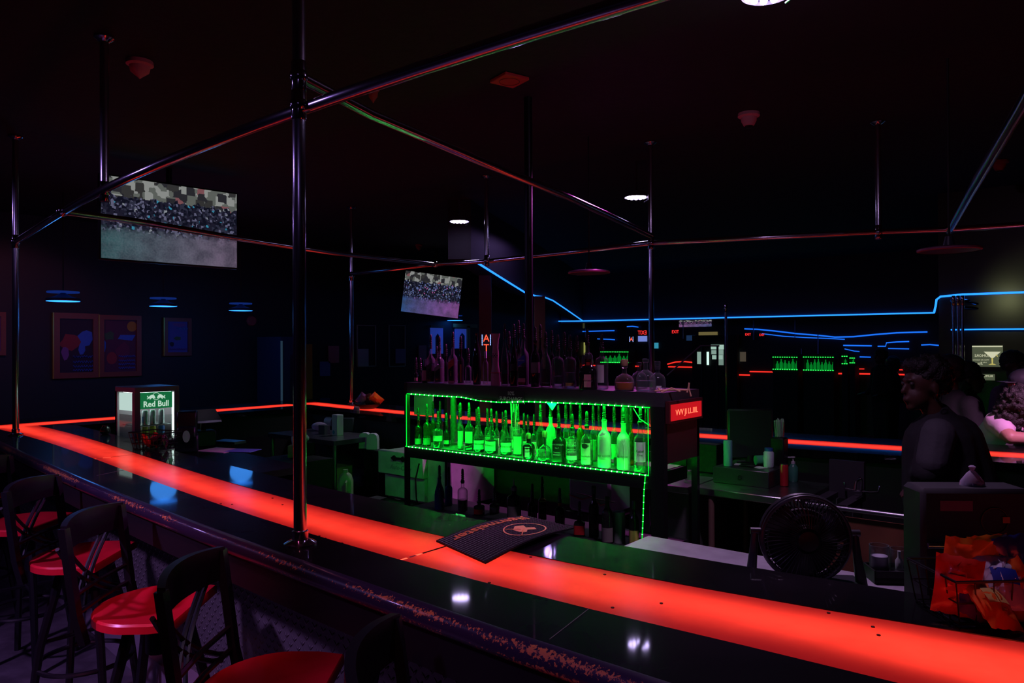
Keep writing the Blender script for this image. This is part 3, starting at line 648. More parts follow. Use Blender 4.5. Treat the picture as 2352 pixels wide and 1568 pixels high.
jd = B(1284,28,950,R0-.015,'square','square black-labelled whiskey bottle in the front row', g=G_dark, liquid=L_dark, fill=.62, lab=(.05,.60,.70,P_black), rz=radians(14), text=[("JACK DANIEL'S",.54,.0105,P_inkw),('No.7',.44,.011,P_inkw),('Tennessee',.31,.011,P_inkw,.85),('WHISKEY',.24,.010,P_inkw)])
B(1315,29,950,R0+.0,'vodka','clear rounded bottle with bold two-line print and pale band at base', liquid=L_clear, fill=.5, lab=(.12,.24,1.1,P_white), text=[('ABSOLUT',.60,.0185,P_inkw,.88),('CITRON',.53,.0185,P_inkw,.9),('Country of Sweden',.42,.008,P_inkw),('superb vodka with lemon',.37,.007,P_inkw),('flavour from the tradition',.33,.007,P_inkw)], rz=radians(12))
tito = B(1348,29,944,R0,'vodka','clear bottle with full pale label and dark oval emblem', liquid=L_clear, fill=.4, lab=(.04,.58,.95,P_cream), text=[("Tito's",.52,.024,P_ink),('Handmade',.24,.015,P_ink),('VODKA',.17,.008,P_ink)], rz=radians(12))
m = MB(); vs = [(.0,0,0)]
h_ = .28
for i in range(20):
    a = 2*pi*i/20; x = .019*cos(a); rr = .0375; aa = -pi/2+x/rr; vs.append((rr*cos(aa)*1.03, rr*sin(aa)*1.03, .112+.015*sin(a)))
vs[0] = (0,-.0388,.112); m.add(vs, [(0,i+1,(i+1) % 20+1) for i in range(20)]); m.build('oval_emblem', P_ink, tito)
B(1333,18,927,R1+.03,'tall','yellow-orange liqueur bottle in the row behind, centre right', liquid=L_orange, g=G_amber, fill=.75)
goose = B(1388,32,930,R0-.015,'vodka','tall frosted bottle with flying goose picture on it', g=G_frost, text=[('GREY GOOSE',.26,.016,P_ink,.9),('VODKA',.20,.008,P_ink)], rz=radians(20))
belv = B(1432,32,935,R0,'vodka','tall frosted bottle with a bare white tree picture', g=G_frost, text=[('BELVEDERE',.28,.014,P_ink)], rz=radians(20))
B(1471,32,934,R0-.02,'vodka','clear vodka bottle with large white label, last at the right end', lab=(.22,.62,.95,P_white), text=[('Ketel',.44,.02,P_ink),('One',.36,.016,P_ink)], liquid=L_clear, fill=.3, rz=radians(24))
# flying goose and tree pictures
def on_bottle(parent, polys, r, m, name):
    mb = MB()
    for poly in polys:
        vs = []
        for x, z in poly: a = -pi/2+x/r; vs.append((r*cos(a), r*sin(a), z))
        mb.add(vs, [tuple(range(len(vs)))])
    return mb.build(name, m, parent)
on_bottle(goose, [[(-.028,.185),(-.012,.190),(.0,.205),(.006,.192),(.018,.200),(.010,.186),(-.004,.181),(-.012,.178)],[(-.02,.176),(0,.18),(.012,.170),(-.004,.172)]], .0425, P_inkw, 'goose_picture')
br = []
def limb(x, z, a, L_, w_, d):
    x2, z2 = x+L_*sin(a), z+L_*cos(a); px_, pz_ = cos(a)*w_/2, -sin(a)*w_/2
    br.append([(x-px_,z-pz_),(x+px_,z+pz_),(x2+px_*.6,z2+pz_*.6),(x2-px_*.6,z2-pz_*.6)])
    if d > 0:
        for da in (-.55,-.1,.5): limb(x2, z2, a+da+random.uniform(-.12,.12), L_*.66, w_*.55, d-1)
limb(.012, .01, 0, .095, .0045, 0); limb(.012, .105, -.05, .035, .004, 4)
on_bottle(belv, br, .0425, P_inkw, 'tree_picture')
for px, yt, rr, wd, lb in ((1283,929,R1+.03,13,'back-row bottle whose spout rises above the whiskey bottle'),(1300,927,R1+.02,15,'middle-row bottle with pink neck between whiskey and printed bottle'),(1312,926,R2,16,'back-row bottle with white cap band above the printed bottle'),
    (1363,929,R1+.04,16,'middle-row clear bottle with small round seal right of the oval emblem bottle'),(1376,929,R2+.03,14,'back-row bottle left of the frosted goose bottle'),(1411,930,R1+.05,16,'middle-row bottle between the two tall frosted bottles'),
    (1450,934,R1+.04,15,'amber middle-row bottle right of the frosted tree bottle'),(1484,937,R1+.06,15,'middle-row bottle behind the last clear vodka bottle')):
    B(px, wd, yt, rr, 'tall', lb, g=G_clear if px != 1450 else G_amber, liquid=L_green if px in (1300,1363) else None, fill=.5, lab=(.1,.45,1.1,P_cream) if px in (1312,1411) else None)
for px, yt, lb in ((1054,928,'far back-row bottle partly behind the round post'),(1095,938,'far back-row bottle left of the first cognac bottle'),(1155,945,'far back-row bottle with dark spout between two cognac bottles')):
    B(px, 12, yt, R2+.06, 'tall', lb, g=G_green)
# folded clear straws and small dark tin at the shelf floor
tn = WY(1408, 1060, 3.56); o = MB().lathe([(.018,0),(.018,.045),(.016,.047)], 16).build('small_tin', M_cap, loc=(tn.x,3.60,ZS+.0032)); tag(o, 'small dark tin between the two tall frosted bottles', 'tin')
sg = WY(1155, 950, 3.68); t = thing('straw_bundle', 'bundle of drinking straws standing at the back of the lit shelf', 'straws', (sg.x, 3.80, ZS+.0032))
MB().lathe([(.03,0),(.034,.15)], 16).build('straw_cup', G_clear, t)
for i in range(9):
    a = 2*pi*i/9; MB().tube([(.012*cos(a),.012*sin(a),.01),(.032*cos(a),.02*sin(a),.30+.012*(i % 3))], .003, 6).build('straw', M_white, t)
# ------------------------------------------------------------------ bottles on the top board
TZ = dict(zb=ZT+.0005)
F0, F1 = 3.52, 3.63
def T(px, pw, yt, Y, kind, label, **k): k['zb'] = ZT+.0005; return B(px, pw, yt, Y, kind, label, **k)
T(956,9,838,F1,'tall','tiny dark bottle at the far left end of the top board', g=G_dark, lab=(.02,.3,1,P_pink))
T(966,12,822,F0+.02,'champ','small bottle with pink glint near the left end of the top board', g=G_dark)
T(976,13,826,F0-.02,'wine','small bottle with pink square label near the left end', g=G_dark, lab=(.1,.6,1,P_pink), top='cap')
T(990,17,768,F0,'square','square scotch bottle with dark slanted label, leftmost of its kind', g=G_clear, liquid=L_dark, fill=.5, lab=(.38,.52,.8,P_black,'front_label',.12), rz=radians(10))
T(1010,19,772,F0+.02,'square','square scotch bottle with brown slanted label beside the red one', g=G_clear, liquid=L_dark, fill=.45, lab=(.38,.50,.8,P_dull,'front_label',.12), rz=radians(10))
T(1041,18,762,F0,'square','square scotch bottle with bright red slanted label and striding figure', g=G_clear, liquid=L_dark, fill=.5, lab=(.42,.60,.8,P_red,'front_label',.12), lab2=(.0,.07,.8,P_pink), rz=radians(10), text=[('RED LABEL',.51,.008,P_gold),('i',.25,.05,P_gold)])
T(1059,15,772,F1-.03,'tall','dark bottle with a glowing amber stripe beside the red label bottle', g=G_dark, lab=(.03,.55,.28,P_gold))
T(1076,15,800,F1+.02,'round','round bottle with magenta glints left of the letter sign', g=G_clear)
T(1096,21,764,F0,'taper','tall dark carafe with flared lip left of the letter sign', g=G_dark, top=None)
T(1116,13,807,F1,'tall','small bottle with white cap below the letter sign', g=G_clear, top='cap', capm=M_white)
# frosted pink hourglass vase
p = WY(1138, 800, F0); v = thing('hourglass_vase', 'frosted pink hourglass bottle with club marks on its waist', 'bottle', (p.x,F0,ZT+.0005), radians(30))
hh = ztop(1138,766,F0)-ZT
MB().lathe([(.030,0),(.031,.01),(.029,hh*.2),(.021,hh*.38),(.019,hh*.46),(.022,hh*.6),(.018,hh*.72),(.020,hh*.86),(.029,hh*.985),(.0295,hh),(.026,hh*.99)], 24).build('frosted_body', G_pink, v)
MB().lathe([(.0325,hh*.235),(.032,hh*.25)], 20, cap=False).build('red_band', P_red, v)
mb = MB()
for cx in (-.012, .006):
    for dx, dz in ((0,.008),(-.007,-.002),(.007,-.002),(0,-.011)):
        mb.sphere((0,0,0), .0001, 4, 3); rr = .0215; a = -pi/2+(cx+dx)/rr; mb.sphere((rr*cos(a), rr*sin(a), hh*.58+dz), .0042, 8, 6, (1,.6,1))
mb.build('club_mark', P_ink, v)
T(1160,18,742,F0+.01,'champ','clear tall-shouldered bottle with blue glints right of the pink vase', g=G_clear, liquid=L_dark, fill=.25, lab=(.32,.48,1.2,P_black))
T(1181,19,744,F0+.01,'champ','dark red tall-shouldered bottle with black band and red glints', g=G_dark, liquid=L_red, fill=.8, lab=(.32,.46,1.2,P_black))
T(1203,22,742,F0,'square','square bottle with blue slanted label and pink base label', g=G_clear, liquid=L_dark, fill=.4, lab=(.45,.60,.8,P_blue,'front_label',.10), lab2=(.09,.17,.8,P_pink), rz=radians(10), text=[('Blue Label',.53,.0085,P_inkw)])
T(1230,21,750,F0+.01,'tall','dark bottle with wide brown-pink label right of the blue label bottle', g=G_dark, lab=(.30,.72,1.2,P_dull))
T(1254,28,762,F0,'taper','purple-glinting conical decanter bottle with tall dark label', g=G_clear, lab=(.12,.45,.7,P_black), liquid=L_dark, fill=.1)
T(1282,28,768,F0+.005,'round','clear bottle with purple rounded shoulders and dark tall spout', g=G_clear, liquid=L_clear, fill=.3)
T(1310,29,768,F0+.01,'round','clear bottle with yellow diamond at its base', g=G_clear, liquid=L_clear, fill=.4, lab=(.06,.14,.7,P_gold))
T(1350,27,755,F1+.0,'round','tall clear blue-shouldered bottle behind the round pink label flask', g=G_clear)
T(1383,31,766,F0+.045,'round','tall clear bottle with big white paper label on the top board', g=G_clear, lab=(.16,.60,.75,P_white), rz=radians(8), text=[('GIN',.30,.02,P_ink)] if False else None)
T(1352,44,812,F0-.02,'squat','broad dark flask with round pink label and red neck on the top board', g=G_dark, liquid=L_dark, fill=.75, sq=4, top='cork', capm=M_cap, lab=(.08,.50,.36,P_pink), lab2=(.80,.97,3.14,P_red), text=[('Don Julio',.30,.010,P_ink)], rz=radians(28))
T(1435,47,826,F0+.0,'bulb','bulb-shaped bottle half full of amber tequila', top='cork', liquid=L_amber, fill=.31, sq=3)
T(1469,38,832,F1+.11,'bulb','bulb bottle with reddish neck tucked behind the clear pair', top=None, sq=3)
T(1484,47,824,F0-.015,'bulb','clear bulb-shaped tequila bottle at the front right corner', top=None, liquid=L_clear, fill=.33, sq=3)
T(1511,38,830,F1+.05,'bulb','clear bulb bottle with barcode sticker, last at the right end', top='cap', capm=G_clear, lab=(.08,.16,.3,P_white), sq=3)
for px, yt, lb in ((1025,790,'back bottle between the brown and red slanted labels'),(1170,760,'thin back bottle between the two tall-shouldered bottles'),(1192,735,'tallest back bottle near the blue slanted label'),(1242,745,'back bottle whose spout rises beside the purple decanter'),(1268,758,'back bottle between the decanter and the clear bottle'),(1297,762,'back bottle with dark spout left of the yellow diamond bottle'),(1326,770,'back bottle right of the yellow diamond bottle'),(1004,795,'back bottle peeping behind the brown slanted label')):
    T(px, 13, yt, F1+.08, 'tall', lb, g=G_dark)
# driftwood figure
pz = WY(1522, 897, 3.55); t = thing('twig_figure', 'small tan twig figure lying at the right end of the top board', 'ornament', (SX1+.03, 3.50, ZT))
m = MB()
for P in ([(-.02,-.02,.006),(.03,-.015,.012),(.09,.03,.014),(.13,.06,.012)], [(.13,.06,.012),(.135,.06,.05)], [(.125,.055,.0),(.13,.06,.028),(.14,.07,-.02)], [(.02,-.03,.0),(.06,.01,.022),(.10,.03,.005)], [(-.01,0,.02),(.02,-.02,-.0),(.035,-.03,-.045)]): m.tube(P, .0048, 6)
m.build('twig_body', mat('tan_twig', (.55,.30,.18), .7), t)
# scrolling red LED sign on the shelf end
s1 = SX1+.078; t = thing('led_message_sign', 'glowing red scrolling message sign on the end of the bottle shelf', 'sign', (s1, 3.66, 1.37))
MB().box((.012,0,.0),(.02,.40,.115)).build('sign_housing', mat('sign_housing', (.06,.01,.012), .4), t)
MB().box((.0235,0,-.003),(.003,.36,.085)).build('sign_face', glow('sign_red_face', (1,.012,.02), .55), t)
lettering('lettering', 'VVV JI LL.IIIL', .043, glow('sign_red_text', (1,.10,.05), 3.0), t, (.0255,0,-.006), rz=pi/2, sx=1.15)
p = WD(1582, 944, 4.35); t = thing('hanging_flower', 'small pale pink artificial flower beside the red message sign', 'flower', tuple(p))
m = MB()
for i in range(5): a = 2*pi*i/5; m.sphere((.014*cos(a), 0, .014*sin(a)), .011, 8, 5, (1,.4,1))
m.build('petal_head', mat('petal_pink', (.7,.35,.4), .6), t)
MB().tube([(0,.004,0),(-.01,.02,-.05),(-.05,.04,-.06)], .003, 5).build('stem', M_blackmatte, t)
# ================================================================== THINGS BEHIND THE NEAR BAR
def at(px, py, z): return W(px, py, z)
def pm(p): return (p-EYE).dot(FW)/F     # metres per photo pixel at p
ZW = .98
# grey work counter right, dark work counter left
a = W(1500,1232,ZW); y1 = 2.56
cr_ = thing('work_counter', 'grey laminate work counter behind the near bar at right', 'counter')
mb = MB(); xs = st(a.x-.02, 1.6, 14); mb.strip([(x, f_in(x)-.02) for x in xs], [(x, y1) for x in xs], ZW-.04, ZW); mb.build('worktop', mat('grey_laminate', (.34,.30,.35), .45, noise=((.26,.23,.27), 12, .4, .65)), cr_)
mb = MB(); mb.strip([(x, y1-.03) for x in xs], [(x, y1-.01) for x in xs], 0, ZW-.04); mb.build('front_panel', M_blackplain, cr_)
cl_ = thing('work_counter', 'black glossy work counter behind the near bar at left under the drink cooler', 'counter')
mb = MB(); xs = st(-6.7, -3.9, 12); mb.strip([(x, f_in(x)-.02) for x in xs], [(x, f_in(x)+.55) for x in xs], ZW-.04, ZW); mb.build('worktop', M_black, cl_)
mb = MB(); mb.strip([(x, f_in(x)+.5) for x in xs], [(x, f_in(x)+.52) for x in xs], 0, ZW-.04); mb.build('front_panel', M_blackplain, cl_)
# ---- Drinks cooler
p = W(318,1002,ZW); S = 5.62
co_ = thing('drinks_cooler', 'small lit countertop drinks cooler with green-tinted header and cans', 'cooler', (-5.74,2.62,ZW), pi/2)
Wd, Dp, Hh = .335, .33, .445
cb = mat('cooler_cabinet', (.22,.17,.2), .4)
m = MB(); m.box((0,0,.02),(Wd,Dp,.04),0,.004); m.box((0,0,Hh-.02),(Wd,Dp,.04),0,.004); m.box((0,Dp/2-.012,Hh/2),(Wd,.024,Hh-.08))
for sx_ in (-1,1):
    for sy_ in (-1,1): m.box((sx_*(Wd/2-.02), sy_*(Dp/2-.02), Hh/2), (.04,.04,Hh-.08))
m.box((Wd/2-.01,0,Hh/2),(.02,Dp-.08,Hh-.08))
m.build('cabinet', cb, co_)
MB().box((Wd/2-.045,-Dp/2+.012,Hh/2),(.012,.008,Hh-.10)).build('door_light', glow('cooler_tube', (.75,1,.93), 3.2), co_)
MB().box((-Wd/2+.055,-.02,Hh/2-.03),(.008,.010,Hh-.16)).build('inner_light', glow('cooler_tube2', (.75,1,.93), 2.2), co_)
hd = MB().box((.0-.01,-Dp/2+.005,Hh-.04-.062),(Wd-.09,.008,.122)).build('header_panel', mat('header_green_cast', (.02,.25,.09), .4, em=(.01,.22,.07), es=.55), co_)  # green cast of the shelf LEDs put into header colour and glow
MB().box((0,0,Hh-.044),(Wd-.08,Dp-.10,.004)).build('top_fill_light', glow('cooler_top', (.75,1,.93), 6), co_)  # hidden light sheet added under the cooler top to brighten the cans
M_lw = glow('logo_white', (.55,.75,.62), .9)
lettering('lettering', 'Red Bull', .060, M_lw, co_, (-.01,-Dp/2-.0005,Hh-.130), sx=.95, bold=.0012)
# two charging bulls in front of a sun disc
mb = MB(); cx, cz = -.01, Hh-.072; yy = -Dp/2-.0005
for k in range(28):
    a0, a1 = 2*pi*k/28, 2*pi*(k+1)/28; mb.add([(cx+.028*cos(a0),yy,cz+.028*sin(a0)),(cx+.028*cos(a1),yy,cz+.028*sin(a1)),(cx+.025*cos(a1),yy,cz+.025*sin(a1)),(cx+.025*cos(a0),yy,cz+.025*sin(a0))], [(0,1,2,3)])
for sg in (-1, 1):
    P = [(.006,-.012),(.012,.004),(.022,.012),(.034,.013),(.046,.006),(.056,-.004),(.064,.008),(.068,.004),(.062,-.010),(.070,-.018),(.064,-.020),(.056,-.014),(.046,-.013),(.050,-.022),(.044,-.022),(.036,-.013),(.026,-.012),(.020,-.020),(.016,-.018),(.018,-.009),(.010,-.018)]
    mb.add([(cx+sg*x,yy-.0005,cz+z) for x, z in P], [tuple(range(len(P)))])
mb.build('bull_emblem', M_lw, co_)
MB().box((-Wd/2+.004,-.015,Hh-.11),(.006,Dp-.11,.13)).build('side_panel', glow('cooler_side_white', (.62,.85,.78), .75), co_)
MB().box((-.01,-Dp/2+.004,.13),(Wd-.09,.003,.20)).build('door_glass', glass('cooler_glass',(.95,1,.98),(.3,.35,.35),.03,.03), co_)
MB().box((-Wd/2+.003,-.015,.13),(.003,Dp-.11,.22)).build('side_glass', MATS['cooler_glass'], co_)
MB().box((0,.0,.155),(Wd-.07,Dp-.09,.006)).build('wire_shelf', M_steeldark, co_)
sil = mat('can_silver', (.6,.62,.66), .25, metal=.8); yel = mat('can_yellow', (.75,.62,.05), .35); blu = mat('can_blue', (.03,.12,.5), .35)
def can(px_, py_, pz_, body, label, H_=.125, band=None, parent=None):
    c = thing('energy_drink_can', label, 'can', (px_,py_,pz_))
    MB().lathe([(.020,0),(.0235,.004),(.0235,H_-.012),(.020,H_-.003),(.0195,H_)], 14).build('can_body', body, c)
    if band: MB().lathe([(.0238,.02),(.0238,.065)], 14, cap=False).build('can_band', band, c)
    return c
def loc_to_world(o, v): return Matrix.Translation(o.location) @ Matrix.Rotation(o.rotation_euler.z, 4, 'Z') @ Vector(v)
lb = ['left can with blue band on the upper cooler shelf','middle silver can on the upper cooler shelf','right silver can on the upper cooler shelf']
for i, x in enumerate((-.125,-.068,-.011)):
    q = loc_to_world(co_, (x,-.11,.159)); can(q.x,q.y,q.z, sil, lb[i], .11, blu if i == 0 else None)
lb = ['left yellow can on the cooler floor','middle yellow can on the cooler floor','right yellow can on the cooler floor']
for i, x in enumerate((-.125,-.068,-.011)):
    q = loc_to_world(co_, (x,-.11,.041)); can(q.x,q.y,q.z, yel, lb[i], .105)
q = loc_to_world(co_, (.055,-.11,.041)); can(q.x,q.y,q.z, blu, 'blue can at the right of the yellow cans in the cooler', .105)
q = loc_to_world(co_, (.055,-.11,.159)); can(q.x,q.y,q.z, sil, 'silver can nearest the bright tube in the cooler', .11)
# ---- small bar-top items at left
q = W(242,997,ZB); sm = pm(q); o = MB().lathe([(.02,0),(.033,.012),(.036,.03),(.03,.05),(.022,.058),(.022,.066)], 20).build('glass_jar', G_dark, loc=(q.x,q.y,ZB)); tag(o, 'small round dark jar left of the drinks cooler', 'jar')
q = W(292,1008,ZW); t = thing('squeeze_bottle', 'white squeeze bottle in front of the cooler corner', 'bottle', (q.x,q.y,ZW))
MB().lathe([(.022,0),(.025,.005),(.024,.03),(.016,.06),(.012,.072)], 16).build('bottle_body', M_white, t); MB().lathe([(.013,.072),(.013,.084),(.006,.088),(.004,.096)], 12).build('nozzle_cap', M_white, t)
# wire basket with red packets on the inner deck
def wire_basket(name, label, loc, rz, w, d, h, flare=1.15, nx=7, nz=3, m=M_blackmetal):
    t = thing(name, label, 'basket', loc, rz); mb = MB()
    def rect(z, f): return [(-w/2*f,-d/2*f,z),(w/2*f,-d/2*f,z),(w/2*f,d/2*f,z),(-w/2*f,d/2*f,z)]
    for k in range(nz+1): z = .004+h*k/nz; f = 1+(flare-1)*k/nz; mb.tube(rect(z, f), .0022 if k < nz else .0035, 6, closed=True)
    for i in range(nx+1):
        u = -1+2*i/nx
        for s_ in (-1, 1): mb.tube([(u*w/2, s_*d/2, .004), (u*w/2*flare, s_*d/2*flare, h)], .0018, 5)
    for i in range(nx):
        u = -1+2*i/(nx-1)
        for s_ in (-1, 1): mb.tube([(s_*w/2, u*d/2, .004), (s_*w/2*flare, u*d/2*flare, h)], .0018, 5)
        mb.tube([(u*w/2,-d/2,.004),(u*w/2,d/2,.004)], .0018, 5)
    mb.build('wire_frame', m, t); return t
def bag(name, label, cat, loc, w, h, th, m, rot=(0,0,0), m2=None, group=None):
    """pillow-shaped snack bag with crimped ends"""
    t = thing(name, label, cat, loc, 0, group); t.rotation_euler = rot; nx, nz = 10, 12; vs = []; fs = []
    for sd in (-1, 1):
        b = len(vs)
        for i in range(nx+1):
            for k in range(nz+1):
                u, v = i/nx, k/nz; f = (sin(pi*u)**.6)*(sin(pi*v)**.55)
                vs.append(((u-.5)*w*(1-.06*sin(pi*v)), sd*th/2*f+random.uniform(-.0016,.0016)*f*4, (v-.5)*h+.002*sin(u*40)*(1-f)))
        for i in range(nx):
            for k in range(nz): j = b+i*(nz+1)+k; fs.append((j, j+1, j+nz+2, j+nz+1))
    MB().add(vs, fs, True).build('bag_film', m, t)
    if m2:
        vs = []; fs = []
        for i in range(7):
            for k in range(5):
                u, v = .22+.56*i/6, .40+.28*k/4; f = (sin(pi*u)**.6)*(sin(pi*v)**.55)
                vs.append(((u-.5)*w, -(th/2*f+.003), (v-.5)*h))
        for i in range(6):
            for k in range(4): j = i*5+k; fs.append((j, j+1, j+6, j+5))
        MB().add(vs, fs, True).build('print_patch', m2, t)
    return t
q = W(357,1031,ZB); bk = wire_basket('wire_basket', 'small wire basket of red packets on the bar before the cooler', (q.x,q.y,ZB+.0005), radians(15), .21, .15, .105, 1.22)
fred = mat('foil_red', (.6,.03,.02), .25, coat=.6); fdk = mat('foil_dark', (.06,.015,.02), .2, coat=.6)
for i, (x, y, a, b_, mm, lb) in enumerate(((-.06,-.02,.3,.2,fred,'red packet at the left of the small wire basket'),(-.02,.02,-.4,.5,fred,'red packet leaning in the middle of the small wire basket'),(.03,-.02,.5,-.3,fdk,'dark red packet at the front of the small wire basket'),(.065,.02,-.2,-.5,fdk,'dark packet at the right of the small wire basket'))):
    bag('snack_packet', lb, 'packet', (q.x+x*cos(.26)-y*sin(.26), q.y+x*sin(.26)+y*cos(.26), ZB+.055), .075, .085, .022, mm, (a,b_,.8*i))
# dispenser with oval badge
q = W(430,1036,ZW); t = thing('drink_dispenser', 'dark upright dispenser with a white oval badge behind the wire basket', 'dispenser', (q.x,q.y,ZW), YAW+.35)
m = MB(); m.box((0,0,.06),(.15,.16,.12),0,.008); m.box((0,.02,.20),(.13,.12,.17),0,.01); m.box((0,-.03,.10),(.12,.10,.16),0,.01); m.build('housing', mat('dispenser_dark', (.015,.012,.03), .3), t)
mb = MB(); mb.add([(0,-.092,.115)]+[(.024*cos(2*pi*i/24),-.0905,.115+.042*sin(2*pi*i/24)) for i in range(24)], [(0,i+1,(i+1) % 24+1) for i in range(24)]); mb.build('oval_badge', mat('badge_white', (.55,.5,.6), .5), t)
lettering('lettering', 'JAGER', .009, P_ink, t, (0,-.093,.118)) if False else None
q = W(446,1010,ZW+.05); t = thing('order_terminal', 'dark tilted screen terminal beside the oval-badge dispenser', 'terminal', (q.x+.05,q.y+.05,ZW), radians(75))
m = MB(); m.box((0,.03,.06),(.16,.14,.12),0,.01); m.build('terminal_base', M_blackplain, t)
mb = MB(); mb.add([(-.10,-.10,.20),(.10,-.10,.20),(.10,.08,.27),(-.10,.08,.27),(-.10,-.104,.185),(.10,-.104,.185),(.10,.085,.255),(-.10,.085,.255)], [(0,1,2,3),(4,7,6,5),(0,4,5,1),(1,5,6,2),(2,6,7,3),(3,7,4,0)]); mb.build('screen', mat('screen_black', (.01,.01,.015), .15), t)
MB().tube([(0,.03,.1),(0,0,.22)], .02, 10).build('stalk', M_blackplain, t)
bag('snack_packet', 'small red foil packet hanging on the dark tilted terminal', 'packet', tuple(W(432,960,1.19)), .06, .09, .02, fred, (.3,.3,.5))
# papers, tray, mask-like towels
q = W(505,1034,ZW); o = MB().box((0,0,.002),(.26,.20,.003), 0).build('paper_sheet', M_paper, loc=(q.x,q.y,ZW), rz=.3); tag(o, 'white sheet of paper on the dark counter behind the bar', 'paper')
q = W(558,1035,ZW); o = MB().box((0,0,.002),(.20,.16,.003), 0).build('paper_sheet', mat('paper_blue', (.12,.2,.6), .7), loc=(q.x,q.y,ZW+.0005), rz=.5); tag(o, 'blue-tinted sheet of paper right of the white one', 'paper')
q = W(505,1022,ZW); o = MB().box((0,0,.012),(.22,.12,.022), 0, .004).build('bar_tray', M_steeldark, loc=(q.x,q.y+.08,ZW+.004), rz=.25); tag(o, 'flat metal tray lying behind the white paper', 'tray')
q = W(617,1058,.80); c = thing('carton_box', 'small beige carton left of the near chrome pole', 'box', (q.x,q.y+.25,.80), YAW)
MB().box((0,0,.05),(.10,.09,.10),0,.002).build('carton', M_card, c)
o = MB().box((q.x,q.y+.25,.39),(.5,.4,.80), 0).build('low_cabinet', M_blackmatte); tag(o, 'low black cabinet under the carton and towels', 'cabinet')
q = W(628,1030,.88); o = MB().sphere((0,0,0), .06, 18, 12, (1,.8,.62)).build('folded_cloth', M_foam, loc=(q.x-.02,q.y+.30,.935)); tag(o, 'rounded white cloth bundle on the low black cabinet', 'cloth')
o = MB().box((q.x-.02,q.y+.30,.85),(.16,.12,.10)).build('storage_bin', M_blackplain); tag(o, 'black bin holding the rounded white cloth bundle', 'bin')
def drape(name, label, cat, loc, w, h, m, rz=0, d=.04, seed=1):
    rnd = random.Random(seed); nx, nz = 12, 12; ph_ = rnd.uniform(0, 6); vs = []
    for k in range(nz+1):
        for i in range(nx+1):
            u, v = i/nx-.5, k/nz; ww = w*(1-.3*v+.1*sin(v*7+ph_)); vs.append((u*ww, d*.5*sin(u*11+ph_+v*2)+d*.3*sin(u*23), v*h))
    n = len(vs); vs += [(x, y+.006, z) for x, y, z in vs]; fs = []
    for k in range(nz):
        for i in range(nx): j = k*(nx+1)+i; fs += [(j, j+1, j+nx+2, j+nx+1), (n+j, n+j+nx+1, n+j+nx+2, n+j+1)]
    for k in range(nz): j = k*(nx+1); fs += [(j, j+nx+1, n+j+nx+1, n+j), (j+nx, n+j+nx, n+j+2*nx+1, j+2*nx+1)]
    for i in range(nx): fs += [(i, n+i, n+i+1, i+1)]; j = nz*(nx+1)+i; fs += [(j, j+1, n+j+1, n+j)]
    o = MB().add(vs, fs, True).build(name, m, loc=loc, rz=rz); return tag(o, label, cat)
q = W(657,1046,.82); drape('hanging_towel', 'white towel hanging just left of the near chrome pole', 'towel', (q.x,q.y+.1,.80), .10, .17, M_foam, YAW, .03, 3)
# ---- stainless table with boxes
TX0, TX1, TY0, TY1 = -6.25, -5.24, 3.98, 4.50
t = thing('steel_table', 'stainless steel table crowded with boxes left of the shelf', 'table', (0,0,0))
bx('table_top', TX0,TX1,TY0,TY1,.86,.90, M_steel, t)
bx('lower_shelf', TX0+.03,TX1-.03,TY0+.03,TY1-.03,.44,.46, M_steeldark, t)
for x in (TX0+.03,TX1-.03):
    for y in (TY0+.03,TY1-.03): MB().tube([(x,y,0),(x,y,.86)], .02, 10).build('leg', M_steeldark, t)
bx('back_panel', TX0+.02,TX1-.02,TY1-.02,TY1,.2,.86, M_steeldark, t)
def box_at(px, py, z, w, d, h, m, name, label, cat='box', rz=YAW, dy=0, bev=.003):
    q = W(px, py, z); o = thing(name, label, cat, (q.x, q.y+dy, z), rz); MB().box((0,d/2,h/2),(w,d,h),0,bev).build('box_body', m, o); return o
b = box_at(768,1000,.90,.085,.07,.19, mat('box_pale', (.55,.58,.6), .6), 'carton_box', 'tall white carton with teal swoosh on the steel table', rz=YAW-.75)
MB().lathe([(.018,0),(.018,.0006)], 18, (0,0,0)).xf(Matrix.Translation((-.01,-.001,.03)) @ Matrix.Rotation(pi/2,4,'X')).lathe([(.007,-.0006),(.007,.0012)], 12, (0,0,0)).build('teal_swoosh', M_teal, b)
box_at(738,997,.90,.085,.07,.085, mat('box_dark', (.05,.05,.07), .6), 'carton_box', 'small dark printed carton beside the tall white one', rz=YAW-.6)
q = W(722,990,.90); o = MB().sphere((0,0,0),.075,16,10,(1.2,.9,.55)).build('plastic_bag', glass('bag_film',(.75,.7,.85),(.5,.45,.6),.4,.25), loc=(q.x,q.y+.06,.942)); tag(o, 'crumpled white bag lying left on the steel table', 'bag')
q = W(710,986,.90); o = MB().lathe([(.045,-.06),(.05,0),(.05,.06)], 18).xf(Matrix.Rotation(pi/2,4,'Y')).build('paper_roll', M_white, loc=(q.x-.05,q.y+.30,.951)); tag(o, 'white paper roll lying at the back of the steel table', 'roll')
box_at(795,992,.90,.10,.07,.13, mat('pack_dark', (.035,.045,.05), .4), 'snack_pack', 'dark package with teal stripe right of the white carton', 'package', dy=.02)
q = W(816,990,.90); bottle((min(q.x+.02,TX1-.035),q.y+.1,.90), 'round', .055, .15, 'small clear bottle with white cap on the steel table corner', G_clear, top='cap', capm=M_white)
q = W(788,985,.90); bag('snack_packet', 'pink onion-shaped paper bag on the dark package', 'packet', (q.x,q.y+.17,1.07), .08, .09, .06, mat('pink_wrap', (.4,.18,.2), .5))
